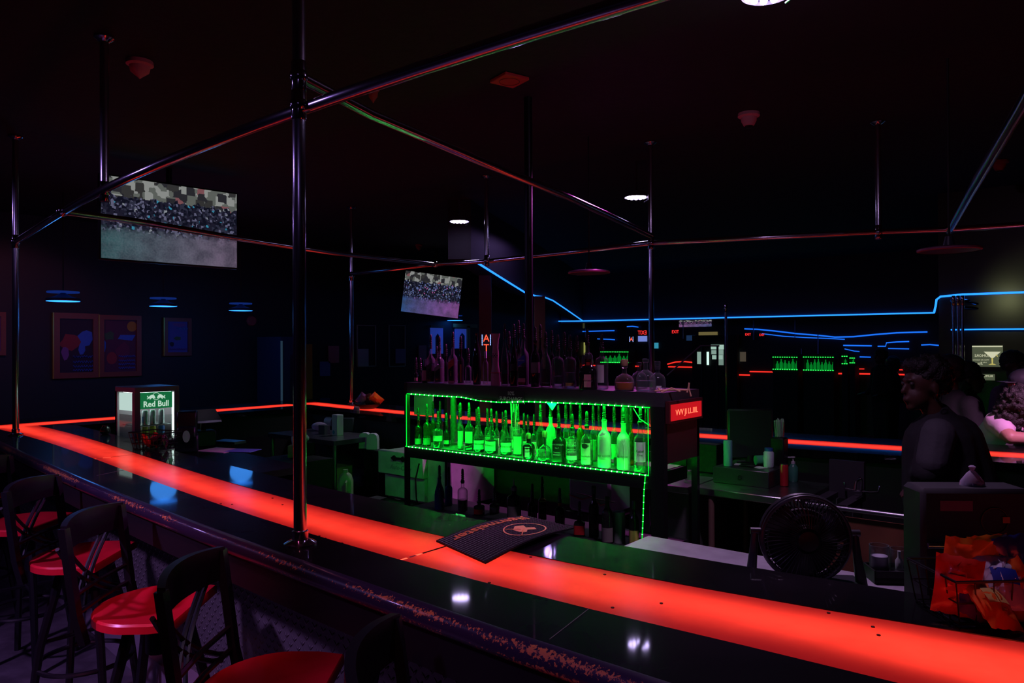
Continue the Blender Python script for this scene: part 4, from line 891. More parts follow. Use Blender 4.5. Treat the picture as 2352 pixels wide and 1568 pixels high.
c4 = thing('carton_box', 'brown carton with white tape strip under the steel table', 'box', (TX1-.24,TY0+.2,.461), .1); MB().box((0,0,.09),(.22,.2,.18),0,.003).build('box_body', M_card, c4); MB().box((-.02,-.102,.12),(.03,.002,.07)).build('tape_strip', M_paper, c4)
c4 = thing('carton_box', 'flattened brown carton low under the steel table', 'box', (TX1-.56,TY0+.22,.461), -.1); MB().box((0,0,.04),(.26,.2,.08),0,.003).build('box_body', mat('carton_old', (.2,.14,.09), .8), c4)
# stacks of white foam lids / cups on a black bin
q = W(825,1028,.80); bin_ = MB().box((q.x+.20,q.y+.09,.40),(.20,.24,.795),0,.006).build('waste_bin', M_blackplain); tag(bin_, 'tall black bin right of the steel table', 'bin')
for px, dx, lb in ((808,-.06,'white rounded paper stack, left one on the black bin'),(828,.045,'white rounded paper stack, right one on the black bin')):
    q = W(px, 1028, .80); prof_ = [(-.05,0),(-.05,.09),(-.042,.125),(-.02,.14),(.02,.14),(.042,.125),(.05,.09),(.05,0)]
    m = MB(); n = len(prof_); m.add([(x,-.03,z) for x, z in prof_]+[(x,.03,z) for x, z in prof_], [tuple(range(n)), tuple(range(n,2*n))[::-1]]+[(i,(i+1) % n,n+(i+1) % n,n+i) for i in range(n)])
    o = m.build('napkin_stack', M_foam, loc=(W(825,1028,.80).x+dx+.12, W(825,1028,.80).y+.02, .80), rz=YAW*.8); tag(o, lb, 'napkins')
jug = W(824,1112,.45); t = thing('plastic_jug', 'beige plastic jug left of the white dishwasher', 'jug', (-4.93,3.86,.42), YAW)
MB().lathe([(.05,0),(.06,.01),(.06,.19),(.045,.24),(.02,.26),(.02,.285)], 18, sq=4).build('jug_body', mat('jug_beige', (.35,.33,.26), .45), t)
MB().tube([(.02,-.05,.2),(.02,-.085,.19),(.02,-.085,.10),(.02,-.06,.08)], .009, 8).build('jug_handle', MATS['jug_beige'], t)
o = MB().box((-4.93,3.86,.21),(.24,.18,.42)).build('low_cabinet', M_blackmatte); tag(o, 'low black cabinet under the beige jug', 'cabinet')
# ---- glass washer
gx0, gx1, gy0, gy1 = -4.63, -3.86, 3.95, 4.5
t = thing('glass_washer', 'white metal dishwasher with black handle behind the left shelf post', 'dishwasher')
bx('cabinet', gx0+.06,gx1,gy0+.05,gy1,.50,.885, M_offwhite, t, .006)
bx('hood', gx0,gx0+.52,gy0,gy0+.06,.70,.885, M_offwhite, t, .006)
bx('lower_door', gx0+.06,gx0+.52,gy0+.02,gy0+.055,.52,.70, M_offwhite, t, .004)
bx('base_tray', gx0-.06,gx0+.42,gy0-.16,gy0+.04,.46,.50, M_steel, t, .004)
bx('name_strip', gx0-.06,gx0+.42,gy0-.17,gy0-.158,.43,.50, M_blackplain, t)
bx('stand', gx0,gx1,gy0+.05,gy1-.02,.0,.46, M_blackmatte, t)
lettering('lettering', 'SpaceSaver', .055, mat('print_pale', (.55,.55,.55), .6), t, (gx0+.24,gy0-.1715,.463))
hx = gx0+.25; m = MB(); P = [(-.085,.0),(-.05,.022),(-.03,.008),(.03,.008),(.05,.022),(.085,.0),(.05,-.024),(.03,-.008),(-.03,-.008),(-.05,-.024)]
n = len(P); m.add([(hx+x,gy0-.012,.835+z) for x, z in P]+[(hx+x,gy0+.001,.835+z) for x, z in P], [tuple(range(n)), tuple(range(n,2*n))[::-1]]+[(i,(i+1) % n,n+(i+1) % n,n+i) for i in range(n)]); m.build('handle', M_blackplain, t)
lettering('lettering', 'Auto-Chlor', .052, mat('print_grey', (.22,.22,.24), .6), t, (hx+.02,gy0-.001,.762), shear=.25)
lettering('lettering', 'PRODUCT OF', .012, MATS['print_grey'], t, (hx,gy0-.001,.795))
MB().sphere((gx0+.04,gy0-.172,.468), .006, 8, 6).build('power_light', glow('amber_dot', (1,.2,.02), 3), t)
m = MB(); m.tube([(gx1-.28,gy0-.01,.82),(gx1-.30,gy0-.03,.70),(gx1-.29,gy0-.03,.55),(gx1-.26,gy0-.02,.46)], .006, 6); m.build('hose', M_rubber, t)
# ---- bottles and bag on the low board of the shelf
LZ = dict(zb=.6205)
def U(px, pw, yt, Y, kind, label, **k): k['zb'] = .6205; return B(px, pw, yt, Y, kind, label, **k)
U(1009,24,1068,3.56,'champ','dark blue bottle standing under the left end of the lit shelf', g=G_blue, liquid=mat('liquid_blue',(.01,.04,.16),.2), fill=.8)
U(1030,18,1072,3.68,'tall','blue-black bottle behind the dark blue one under the shelf', g=G_blue)
U(1062,24,1076,3.60,'round','clear brown bottle under the shelf left of the purple bag', g=G_clear, liquid=L_dark, fill=.4)
U(1180,34,1100,3.56,'round','large dark bottle with thin metal spout in the shadow under the shelf', g=G_dark, top='tube', lab=(.2,.5,1,P_dull))
U(1100,26,1128,3.60,'round','dark red bottle in the shadow under the shelf behind the purple fan', g=G_dark, lab=(.1,.5,1,P_red))
U(1135,24,1120,3.70,'round','dark bottle in the shadow under the middle of the shelf', g=G_dark, lab=(.1,.5,1,P_dull))
U(1222,22,1110,3.70,'tall','dark bottle under the shelf left of the yellow label', g=G_dark)
U(1245,20,1094,3.76,'square','bottle with yellow label hanging high in the shadow under the shelf', g=G_dark, lab=(.62,.74,.8,P_yel))
U(1285,24,1120,3.66,'round','dark bottle with red neck glints under the shelf', g=G_dark, lab2=(.85,.97,3.14,P_red))
U(1330,26,1150,3.56,'square','squat dark bottle with red label under the shelf, right half', g=G_dark, lab=(.1,.55,.9,P_red))
U(1363,24,1116,3.60,'wine','dark wine bottle in front of the lavender tub, left one', g=G_dark, top='cap')
U(1394,28,1140,3.52,'wine','dark wine bottle in front of the lavender tub, right one with pale label', g=G_dark, top=None, lab=(.05,.35,1.1,P_dull))
U(1455,24,1150,3.54,'wine','dark wine bottle beside the green vertical light at the shelf end', g=G_dark, top='cap', lab=(.05,.4,1.1,P_yel))
q = WY(1422,1200,3.58); o = MB().lathe([(.034,0),(.034,.17),(.012,.17),(.012,.1)], 18).build('paper_roll', mat('roll_grey', (.3,.33,.31), .8), loc=(q.x,3.58,.6205)); tag(o, 'pale upright paper roll between two wine bottles under the shelf', 'roll')
q = WY(1370,1150,4.35); t = thing('plastic_tub', 'lavender plastic tub seen under the right half of the shelf', 'tub', (q.x,4.4,.56))
MB().box((0,0,.16),(.34,.3,.30),0,.02).build('tub_body', mat('tub_lavender', (.42,.34,.52), .5), t)
MB().tube([(-.16,-.153,.12),(-.05,-.156,.10),(.03,-.156,.13),(.1,-.156,.08),(.16,-.153,.1)], .004, 6).build('red_cord', mat('cord_pink', (.6,.1,.12), .5), t)
o = MB().box((q.x,4.4,.28),(.4,.28,.559)).build('low_cabinet', M_blackmatte); tag(o, 'low black cabinet carrying the lavender tub', 'cabinet')
MBc = MB(); MBc.tube([WY(x,y,4.2) for x, y in ((1325,1132),(1350,1138),(1375,1147),(1395,1150),(1414,1154))], .004, 6); o = MBc.build('power_cable', M_blackmetal); tag(o, 'thin black cable crossing in front of the lavender tub', 'cable')
# purple sparkly bag and fanned napkin on a crate
q = WY(1048,1160,3.50); o = MB().box((WY(1085,1160,3.30).x,3.30,.30),(.62,.22,.61)).build('low_cabinet', M_blackmatte); tag(o, 'low black crate under the purple crumpled bag', 'crate')
def crumple(name, label, cat, loc, sc_, m, seed, r=.06):
    rnd = random.Random(seed); bm = bmesh.new(); bmesh.ops.create_icosphere(bm, subdivisions=3, radius=r)
    for v in bm.verts:
        k = 1+.28*math.sin(v.co.x*140+seed)*math.sin(v.co.y*120+seed*2)+rnd.uniform(-.10,.10); v.co = Vector((v.co.x*sc_[0]*k, v.co.y*sc_[1]*k, max(-r*.5, v.co.z*k)*sc_[2]))
    me = bpy.data.meshes.new(name); bm.to_mesh(me); bm.free(); me.materials.append(m); o = bpy.data.objects.new(name, me); C.objects.link(o); o.location = loc; return tag(o, label, cat)
M_pbag = mat('purple_film', (.38,.22,.46), .2, coat=.8)
crumple('plastic_bag', 'crumpled purple plastic bag under the left half of the shelf', 'bag', (WY(1050,1165,3.28).x,3.28,.645), (1.3,.9,.9), M_pbag, 5, .055)
t = thing('napkin_fan', 'pale purple fanned napkin beside the crumpled purple bag', 'napkin', (WY(1112,1148,3.28).x,3.28,.612), YAW)
mb = MB(); n = 14
for i in range(n):
    a0, a1 = pi*i/n, pi*(i+1)/n; am = (a0+a1)/2
    mb.add([(0,0,0),(.085*cos(a0),-.012,.055*sin(a0)+.02),(.085*cos(am),.012,.055*sin(am)+.02),(.085*cos(a1),-.012,.055*sin(a1)+.02)], [(0,1,2),(0,2,3)])
mb.build('folded_paper', mat('napkin_lilac', (.5,.4,.62), .8), t)
# ---- bar mat
Am, Bm, Cm, Dm = W(1002,1245,ZB), W(1115,1296,ZB), W(1318,1215,ZB), W(1203,1187,ZB)
t = thing('bar_mat', 'black rubber bar mat with upside-down orange gothic lettering, bowed up', 'bar mat')
nu, nv = 30, 16; top = []; hgt = lambda u: .007+.015*max(0,sin(pi*min(1, u)))**1.2
for i in range(nu+1):
    for k in range(nv+1):
        u, v = i/nu, k/nv; p = (Am.lerp(Dm, u)).lerp(Bm.lerp(Cm, u), v); top.append((p.x, p.y, ZB+hgt(u)))
N0 = len(top); vs = top+[(x,y,z-.006) for x,y,z in top]; fs = []
for i in range(nu):
    for k in range(nv): j = i*(nv+1)+k; fs += [(j,j+1,j+nv+2,j+nv+1),(N0+j,N0+j+nv+1,N0+j+nv+2,N0+j+1)]
for i in range(nu):
    for k in (0, nv): j = i*(nv+1)+k; fs.append((j,j+nv+1,N0+j+nv+1,N0+j))
for k in range(nv):
    for i in (0, nu): j = i*(nv+1)+k; fs.append((j,j+1,N0+j+1,N0+j))
MB().add(vs, fs).build('mat_body', M_rubber, t)
def onmat(u, v, lift=.0012):
    p = (Am.lerp(Dm, u)).lerp(Bm.lerp(Cm, u), v); return Vector((p.x, p.y, ZB+hgt(max(0,min(1,u)))+lift))
mb = MB()
for i in range(1, 34): mb.tube([onmat(i/34, k/8, .0004) for k in range(9)], .0011, 4)
for k in range(1, 20): mb.tube([onmat(i/12, k/20, .0004) for i in range(13)], .0011, 4)
mb.build('rubber_grid', mat('rubber_grid', (.02,.022,.02), .5), t)
M_orange = mat('orange_print', (1,.36,.10), .7)
lo = lettering('lettering', 'Jägermeister', .085, M_orange, t, (0,0,0), flat=True, thick=.0003, bold=.0022)
Lm = (Dm-Am).length; Wm = (Bm-Am).length
xa = min(v.co.x for v in lo.data.vertices); xb = max(v.co.x for v in lo.data.vertices)
for v in lo.data.vertices:
    # baseline runs from the far corner back to the near-left corner, letters upside down for the camera
    u = .95-(v.co.x-xa)/(xb-xa)*.86; vv = .17+v.co.y/Wm*.8; q = onmat(u, vv, .0018); v.co = q
def ring_on(uc, vc, ru, rv, wd, n=40):
    mb = MB(); vs = []
    for i in range(n):
        a = 2*pi*i/n
        for f in (1, 1-wd): vs.append(onmat(uc+ru*f*cos(a), vc+rv*f*sin(a), .0018))
    mb.add(vs, [(2*i,2*i+1,(2*i+3) % (2*n),(2*i+2) % (2*n)) for i in range(n)]); return mb
em = ring_on(.63,.63,.20,.27,.07)
for P in ([(-.10,-.05),(-.02,-.13),(.06,-.10),(.03,-.02),(.09,.03),(.06,.10),(-.01,.05),(-.06,.10),(-.10,.04)],):
    em.add([onmat(.63+x, .63+y*1.3, .0018) for x, y in P], [tuple(range(len(P)))])
for k in range(5):
    for sg in (-1, 1): em.tube([onmat(.63-.03+sg*.02, .63, .002), onmat(.63-.06-.02*k, .63+sg*(.05+.03*k), .002)], .0016, 4)
em.build('round_emblem', mat('copper_print', (.8,.28,.10), .6), t)
# ---- fan
q = W(1850,1300,ZW); fy = 2.34; fc = WY(1848,1246,fy)
t = thing('desk_fan', 'round black desk fan standing behind the near bar at right', 'fan', (fc.x,fc.y,ZW), YAW-.12)
zc = max(.143, fc.z-ZW); Rf = .130
m = MB()
for k in range(60):
    a = 2*pi*k/60; c_, s_ = cos(a), sin(a)
    m.tube([(c_*Rf*.42,-.005+.055,zc+s_*Rf*.42),(c_*Rf*.75,-.012+.055-.0,zc+s_*Rf*.75),(c_*Rf*.97,.02,zc+s_*Rf*.97),(c_*Rf,-.015,zc+s_*Rf)], .0019, 4)
m.build('rear_grille', mat('fan_plastic', (.03,.03,.034), .3), t)
m = MB()
for rr, y in ((Rf,-.02),(Rf*1.01,.0),(Rf*.99,.02)): m.tube([(rr*cos(2*pi*i/40), y, zc+rr*sin(2*pi*i/40)) for i in range(40)], .006, 8, closed=True)
m.build('outer_ring', MATS['fan_plastic'], t)
m = MB()
for k in range(52):
    a = 2*pi*k/52; m.tube([(cos(a)*Rf*.30,-.045,zc+sin(a)*Rf*.30),(cos(a+.12)*Rf*.7,-.043,zc+sin(a+.12)*Rf*.7),(cos(a+.2)*Rf,-.02,zc+sin(a+.2)*Rf)], .0017, 4)
m.build('front_grille', MATS['fan_plastic'], t)
MB().lathe([(.001,-.05),(.03,-.048),(.042,-.03),(.045,.0)], 24).xf(Matrix.Translation((0,0,zc)) @ Matrix.Rotation(-pi/2,4,'X')).build('motor_cap', M_blackmetal, t)
m = MB(); m.lathe([(.001,.10),(.035,.095),(.05,.06),(.055,.02)], 20); m.xf(Matrix.Translation((0,0,zc)) @ Matrix.Rotation(-pi/2,4,'X')).build('motor_housing', M_blackmetal, t)
MB().lathe([(.001,.035),(Rf*.80,.035),(Rf*.82,.03),(Rf*.80,.022),(.001,.022)], 36).xf(Matrix.Translation((0,0,zc-Rf*.16)) @ Matrix.Rotation(-pi/2,4,'X')).build('rear_shell', M_blackmatte, t)
MB().tube([(Rf*.45*cos(radians(a)),-.03,zc+Rf*.08+Rf*.55*sin(radians(a))) for a in range(35,150,10)], .008, 8).build('carry_handle', MATS['fan_plastic'], t)
m = MB()
for k in range(3):
    a = 2*pi*k/3+.4; vs = []
    for i in range(7):
        for j in range(5):
            r_ = Rf*(.25+.65*i/6); b_ = a-.45+.9*j/4; vs.append((r_*cos(b_), -.01+.02*(j/4-.5)*1.6, zc+r_*sin(b_)))
    m.add(vs, [(i*5+j,i*5+j+1,(i+1)*5+j+1,(i+1)*5+j) for i in range(6) for j in range(4)], True)
m.build('fan_blade', mat('blade_dark', (.02,.02,.022), .3), t)
for sg in (-1, 1):
    MB().tube([(sg*(Rf+.018),0,zc+.02),(sg*(Rf+.024),0,zc-.05),(sg*(Rf+.034),-.01,.005)], [.010,.013,.018], 10).build('stand_arm', MATS['fan_plastic'], t)
    MB().tube([(sg*(Rf-.002),0,zc+.018),(sg*(Rf+.032),0,zc+.018)], .011, 12).build('pivot_knob', MATS['fan_plastic'], t)
MB().box((0,0,.008),(2*Rf+.07,.12,.015),0,.004).build('fan_base', MATS['fan_plastic'], t)
# ---- glass caddy
q = W(2032,1342,ZW); t = thing('napkin_caddy', 'black caddy tray holding two clear tumblers right of the fan', 'caddy', (q.x,q.y+.06,ZW), YAW-.1)
m = MB(); m.box((0,0,.01),(.125,.10,.02)); m.box((0,-.047,.025),(.125,.006,.03)); m.box((0,.047,.025),(.125,.006,.03)); m.box((-.06,0,.025),(.006,.10,.03)); m.box((.06,0,.025),(.006,.10,.03)); m.build('tray', M_blackplain, t)
for dx, lb, hh2, rr in ((-.030,'clear tumbler with pale contents, left one in the caddy',.088,.029),(.030,'clear tumbler with white nozzle, right one in the caddy',.078,.027)):
    w_ = loc_to_world(t, (dx,0,.0205)); g2 = thing('tumbler', lb, 'glass', tuple(w_))
    MB().lathe([(rr*.92,0),(rr,.01),(rr,hh2),(rr*.94,hh2),(rr*.93,.012),(.001,.01)], 22, cap=False).build('glass_wall', G_clear, g2)
    if dx < 0: MB().lathe([(rr*.88,.012),(rr*.88,.055)], 18).build('contents', mat('contents_pale', (.5,.46,.55), .5), g2)
    else: MB().lathe([(.012,.012),(.012,.04),(.005,.05),(.005,.07)], 12).build('white_nozzle', M_white, g2)
q = W(2095,1330,ZW); o = MB().box((0,0,.002),(.05,.08,.004)).build('paper_slip', M_paper, loc=(q.x+.01,q.y+.02,ZW), rz=YAW); tag(o, 'white slip of paper right of the tumbler caddy', 'paper')
# ---- snack basket at right on the bar
q = W(2262,1405,ZB); bk = wire_basket('wire_basket', 'large black wire basket full of chip bags at the right edge', (q.x,q.y,ZB+.0005), YAW+.05, .24, .17, .10, 1.12, 6, 2)
fo = mat('foil_orange', (.75,.13,.02), .28, coat=.6); fb = mat('foil_blue', (.02,.05,.30), .28, coat=.6); fy_ = mat('foil_yellow', (.6,.28,.02), .3, coat=.5); fw = mat('foil_white', (.55,.5,.6), .3, coat=.5); fp = mat('foil_purple', (.10,.03,.22), .3, coat=.5)
bags = ((2215,1295,.03,fy_,None,'yellow-topped orange chip bag at the left rear of the large basket',.2,.1,-.2),(2265,1290,.05,fy_,P_gold,'golden chip bag standing in the middle rear of the large basket',.1,-.05,.1),(2320,1290,.05,fb,None,'blue shiny chip bag standing at the right rear of the basket',.1,-.1,.2),
        (2200,1345,.0,fred,P_red,'bright red chip bag at the left side of the large basket',-.2,.15,-.3),(2240,1360,-.03,fp,fo,'purple and orange chip bag at the front of the large basket',-.5,.5,.2),(2300,1335,-.01,fw,P_blue,'white and blue chip bag lying in the middle of the basket',-.7,.1,-.1),
        (2340,1360,-.02,fo,fw,'orange chip bag at the right front by the frame edge',-.3,-.5,.1),(2275,1385,-.06,fo,P_gold,'orange chip bag low at the front of the large basket',-.9,.2,.3))
for px, py, dz, m1, m2, lb, rx_, ry_, rz_ in bags:
    D = 1.80 - (0 if py < 1300 else .06 if py < 1370 else .10)
    p = WD(px, py, D); bag('chip_bag', lb, 'chip bag', (p.x,p.y,max(p.z, ZB+.045)), .105, .135, .045, m1, (rx_, ry_, YAW+rz_), m2)
# ---- black equipment box
p0 = W(2240,1345,ZW); q = WD(2240,1240,2.02)
t = thing('equipment_box', 'large black box with a dull pink sticker on the counter at right', 'equipment', (q.x,q.y,ZW), YAW-.06)
hb = WD(2240,1122,2.02).z-ZW
MB().box((0,.05,hb/2),(.29,.12,hb),0,.012).build('housing', mat('equipment_black', (.006,.006,.008), .6), t)
MB().box((-.055,-.0115,hb-.045),(.085,.002,.028)).build('sticker', mat('sticker_pink', (.22,.05,.09), .6), t)
m = MB(); m.tube([(.045+.035*cos(2*pi*i/30),-.011,hb-.085+.035*sin(2*pi*i/30)) for i in range(30)], .0025, 6, closed=True); m.build('round_dial', M_blackmetal, t)
MB().box((.075,-.012,hb-.082),(.018,.003,.016)).build('orange_tab', mat('tab_orange', (.5,.12,.02), .5), t)
m = MB(); m.tube([(-.14,-.03,hb-.15),(.0,-.05,hb-.145),(.15,-.06,hb-.165)], .009, 10); m.build('front_bar', M_chrome, t)
w_ = loc_to_world(t, (.02,.05,hb)); t2 = thing('plastic_bag', 'knotted clear plastic bag standing on the black equipment box', 'bag', tuple(w_))
MB().lathe([(.032,0),(.030,.012),(.014,.034),(.005,.042),(.010,.052),(.004,.056)], 9).build('bag_film', glass('bag_clear',(.8,.75,.85),(.45,.38,.5),.45,.2), t2)
# ================================================================== RIGHT WORK STATION
t = thing('steel_table', 'stainless steel work table under the cash drawer right of the shelf', 'table')
bx('table_top', -1.90,-1.29,3.97,4.55,.86,.90, M_steel, t, .004)
for x, y in ((-1.80,4.0),(-1.33,4.0),(-1.80,4.5),(-1.33,4.5)): MB().tube([(x,y,0),(x,y,.86)], .018, 10).build('leg', mat('leg_brown', (.14,.08,.06), .5), t)
bx('lower_shelf', -1.78,-1.31,3.99,4.52,.30,.32, mat('shelf_ochre', (.22,.12,.04), .6), t)
t = thing('steel_cabinet', 'brushed steel cooler cabinet catching green light beside the shelf end', 'cabinet')
bx('cabinet_top', -2.32,-1.91,3.93,4.5,.86,.90, M_steel, t, .004); bx('cabinet_body', -2.31,-1.92,3.96,4.5,.05,.86, mat('cabinet_brushed', (.16,.17,.15), .42, metal=.6), t)
bx('kick_plate', -2.30,-1.94,3.98,4.4,0,.05, M_blackmatte, t); MB().box((-1.95,3.955,.20),(.14,.004,.05)).build('vent_label', M_greybox, t); MB().tube([(-2.16,3.945,.82),(-2.16,3.945,.30)], .006, 8).build('door_handle', M_chrome, t)
t = thing('cash_drawer', 'black cash drawer box on the steel work table', 'cash drawer', (-1.70,4.345,.90), 0)
MB().box((0,0,.047),(.335,.34,.094),0,.004).build('drawer_box', mat('drawer_black', (.02,.02,.022), .35), t); MB().lathe([(.012,0),(.012,.006)], 14).xf(Matrix.Translation((.0,-.171,.05)) @ Matrix.Rotation(pi/2,4,'X')).build('key_lock', M_chrome, t)
ZD = .995
q = WD(1724,1065,4.48); t = thing('till_monitor', 'black till monitor seen from behind above the cash drawer', 'monitor', (-1.74,4.43,ZD), YAW)
MB().box((0,.0,.18),(.275,.03,.30),0,.01).build('screen_back', mat('monitor_back', (.016,.016,.022), .5), t); MB().lathe([(.08,0),(.08,.008),(.03,.012),(.025,.05)], 18).build('stand', M_blackplain, t)
q = W(1660,1070,ZD); t = thing('tumbler_flask', 'tall pale teal cylinder flask on the left of the cash drawer', 'flask', (q.x+.02,q.y+.03,ZD))
MB().lathe([(.024,0),(.026,.004),(.026,.148),(.024,.152)], 20).build('flask_body', mat('flask_teal', (.14,.36,.38), .4), t)
q = W(1763,1073,ZD); t = thing('pill_bottle', 'white tub with blue lid at the right of the cash drawer', 'tub', (q.x,q.y+.02,ZD))
MB().lathe([(.028,0),(.030,.006),(.030,.085),(.022,.095)], 20).build('tub_body', mat('tub_white', (.5,.6,.6), .5), t); MB().lathe([(.024,.095),(.024,.112)], 18).build('blue_lid', mat('lid_blue', (.03,.1,.35), .5), t)
q = W(1745,1058,ZD); o = MB().lathe([(.012,-.03),(.028,-.028),(.030,.028),(.012,.03)], 16).xf(Matrix.Rotation(pi/2,4,'Y')).build('tape_dispenser', mat('dispenser_green', (.06,.25,.18), .5), loc=(W(1745,1070,ZD).x-.01,W(1745,1070,ZD).y+.03,ZD+.031), rz=.8); tag(o, 'green tape dispenser lying on the cash drawer papers', 'tape dispenser')
for px, py, rz_, lb in ((1697,1068,.2,'white receipt sheet at the left on the cash drawer'),(1740,1075,-.5,'white receipt sheet at the right on the cash drawer')):
    q = W(px, py, ZD); o = MB().box((0,0,.001),(.07,.06,.002)).build('receipt', M_paper, loc=(q.x,q.y+.03,ZD), rz=rz_); tag(o, lb, 'paper')
q = W(1718,1071,ZD); o = MB().box((0,0,.006),(.09,.05,.008),0,.002).build('phone', M_blackplain, loc=(q.x,q.y+.0,ZD+.0005), rz=.1); tag(o, 'black phone lying between the two receipt sheets', 'phone')
q = W(1797,1118,.90); t = thing('drink_can', 'slim red drink can on the front right of the steel work table', 'can', (q.x,q.y+.03,.90))
MB().lathe([(.020,0),(.0235,.004),(.0235,.118),(.020,.126)], 18).build('can_body', mat('can_red', (.5,.02,.03), .3, metal=.3), t); MB().lathe([(.0195,.126),(.0195,.128)], 16).build('can_lid', M_steel, t)
q = W(1805,1108,.90); t = thing('soap_pump', 'green soap pump bottle behind the slim red can', 'soap bottle', (q.x+.02,q.y+.07,.90))
MB().lathe([(.026,0),(.028,.005),(.028,.085),(.012,.105)], 18).build('bottle_body', mat('soap_green', (.05,.22,.14), .25), t)
m = MB(); m.lathe([(.012,.105),(.012,.118),(.005,.12),(.005,.142)], 12); m.tube([(0,0,.142),(-.03,0,.140)], .005, 8); m.lathe([(.012,.14),(.012,.147)], 12); m.build('pump_head', M_white, t)
qt = WD(1790,1000,4.45); o = MB().box((qt.x,qt.y,1.03),(.08,.08,.26),0,.006).build('caddy_tower', M_blackplain); tag(o, 'black upright caddy under the cup of straws', 'caddy')
t = thing('straw_cup', 'clear plastic cup of straws on the black upright caddy', 'cup', (qt.x,qt.y,1.161))
MB().lathe([(.026,0),(.033,.095)], 18, cap=False).build('cup_wall', G_clear, t); m = MB()
for i in range(16): a = i*2.4; r_ = .008*math.sqrt(i); m.tube([(r_*.7*cos(a),r_*.7*sin(a),.004),(r_*cos(a),r_*sin(a),.10+.006*(i % 3))], .0032, 5)
m.build('straws', mat('straw_pink', (.6,.45,.6), .5), t)
q = W(1582,1102,.90); o = MB().sphere((0,0,0),.040,18,12,(1,1,.9)).build('glass_dome', G_clear, loc=(-1.98,4.10,.937)); tag(o, 'round clear glass dome on the brushed steel cabinet', 'glass')
q = WD(1534,1050,4.9); t = thing('pill_bottle', 'grey-white tub seen in the gap right of the shelf end panel', 'tub', (-2.22,4.40,.90)); MB().lathe([(.035,0),(.035,.12),(.028,.13),(.028,.15)], 18).build('tub_body', mat('tub_grey', (.3,.33,.33), .5), t)
t = thing('storage_box', 'black box with a small gold crown emblem near the red line', 'box', (-2.13,4.48,.905), 0)
MB().box((0,0,.09),(.34,.08,.18),0,.004).build('box_body', M_blackplain, t)
mb = MB(); P = [(-.035,-.02),(.035,-.02),(.042,.015),(.02,.0),(.0,.03),(-.02,.0),(-.042,.015)]; mb.add([(x,-.0415,.10+z) for x, z in P], [tuple(range(7))]); mb.build('crown_emblem', mat('crown_gold', (.4,.28,.06), .5), t)
# ---- hand sink
ra, rb = W(1845,1158,.93), W(2096,1186,.93)
t = thing('bar_sink', 'stainless steel sink with bright front rim and tall faucet', 'sink')
sx0, sx1, sy0 = ra.x, rb.x, (ra.y+rb.y)/2
MB().tube([(sx0,sy0,.93),(sx1,sy0,.93)], .013, 12).build('front_rim', M_steel, t)
s1_ = sx1-.30; y2 = sy0+.42; m = MB(); m.box(((sx0+s1_)/2,sy0+.04,.915),(s1_-sx0,.07,.03)); m.box(((sx0+s1_)/2,y2,1.0),(s1_-sx0,.03,.20)); m.box((sx0+.02,(sy0+y2)/2,.915),(.05,y2-sy0,.03)); m.box((s1_-.02,(sy0+y2)/2,.915),(.05,y2-sy0,.03)); m.box(((sx0+s1_)/2,(sy0+y2)/2,.74),(s1_-sx0,y2-sy0-.02,.02)); m.build('basin', mat('basin_dark', (.05,.045,.055), .4, metal=.6), t)
MB().box(((sx0+sx1)/2,sy0+.03,.455),(sx1-sx0-.02,.03,.86)).build('wood_front', M_brown, t); MB().box((sx0+.03,y2-.03,.45),(.04,.04,.9)).box((s1_-.03,y2-.03,.45),(.04,.04,.9)).build('leg', M_steeldark, t)
fy2 = y2-.06; f0 = WY(1978,1100,fy2); zt2 = WY(1978,1096,fy2).z; zh = WY(1978,1128,fy2).z
MB().tube([(f0.x,fy2,.95),(f0.x,fy2,zt2-.01),(f0.x,fy2-.02,zt2),(f0.x,fy2-.10,zt2-.01),(f0.x,fy2-.12,zt2-.05)], .007, 10).build('faucet_spout', M_chrome, t)
MB().tube([(f0.x-.085,fy2+.01,zh+.035),(f0.x-.08,fy2,zh+.005),(f0.x-.04,fy2,zh),(f0.x+.04,fy2,zh),(f0.x+.08,fy2,zh+.005),(f0.x+.085,fy2+.01,zh+.035)], .006, 10).build('faucet_handle', M_chrome, t)
# ---- items on the far bar
q = W(846,938,ZB); t = thing('snack_bowl', 'dark bowl with shiny snack bags on the far bar', 'bowl', (q.x,q.y-.02,ZB)); MB().lathe([(.08,0),(.13,.03),(.14,.05),(.13,.05),(.08,.012),(.001,.01)], 20, cap=False).build('bowl_body', M_blackplain, t)
for dx, dz, mm, ry_, lb in ((-.05,.10,mat('foil_violet',(.3,.15,.4),.2,coat=.7),.7,'violet foil bag leaning left in the far bar bowl'),(.02,.09,fdk,-.3,'dark foil bag in the middle of the far bar bowl'),(.10,.10,fo,-.8,'orange foil bag leaning right in the far bar bowl')):
    bag('snack_packet', lb, 'packet', (q.x+dx*RT.x, q.y-.02+dx*RT.y, ZB+dz), .10, .14, .05, mm, (.4,ry_,YAW))
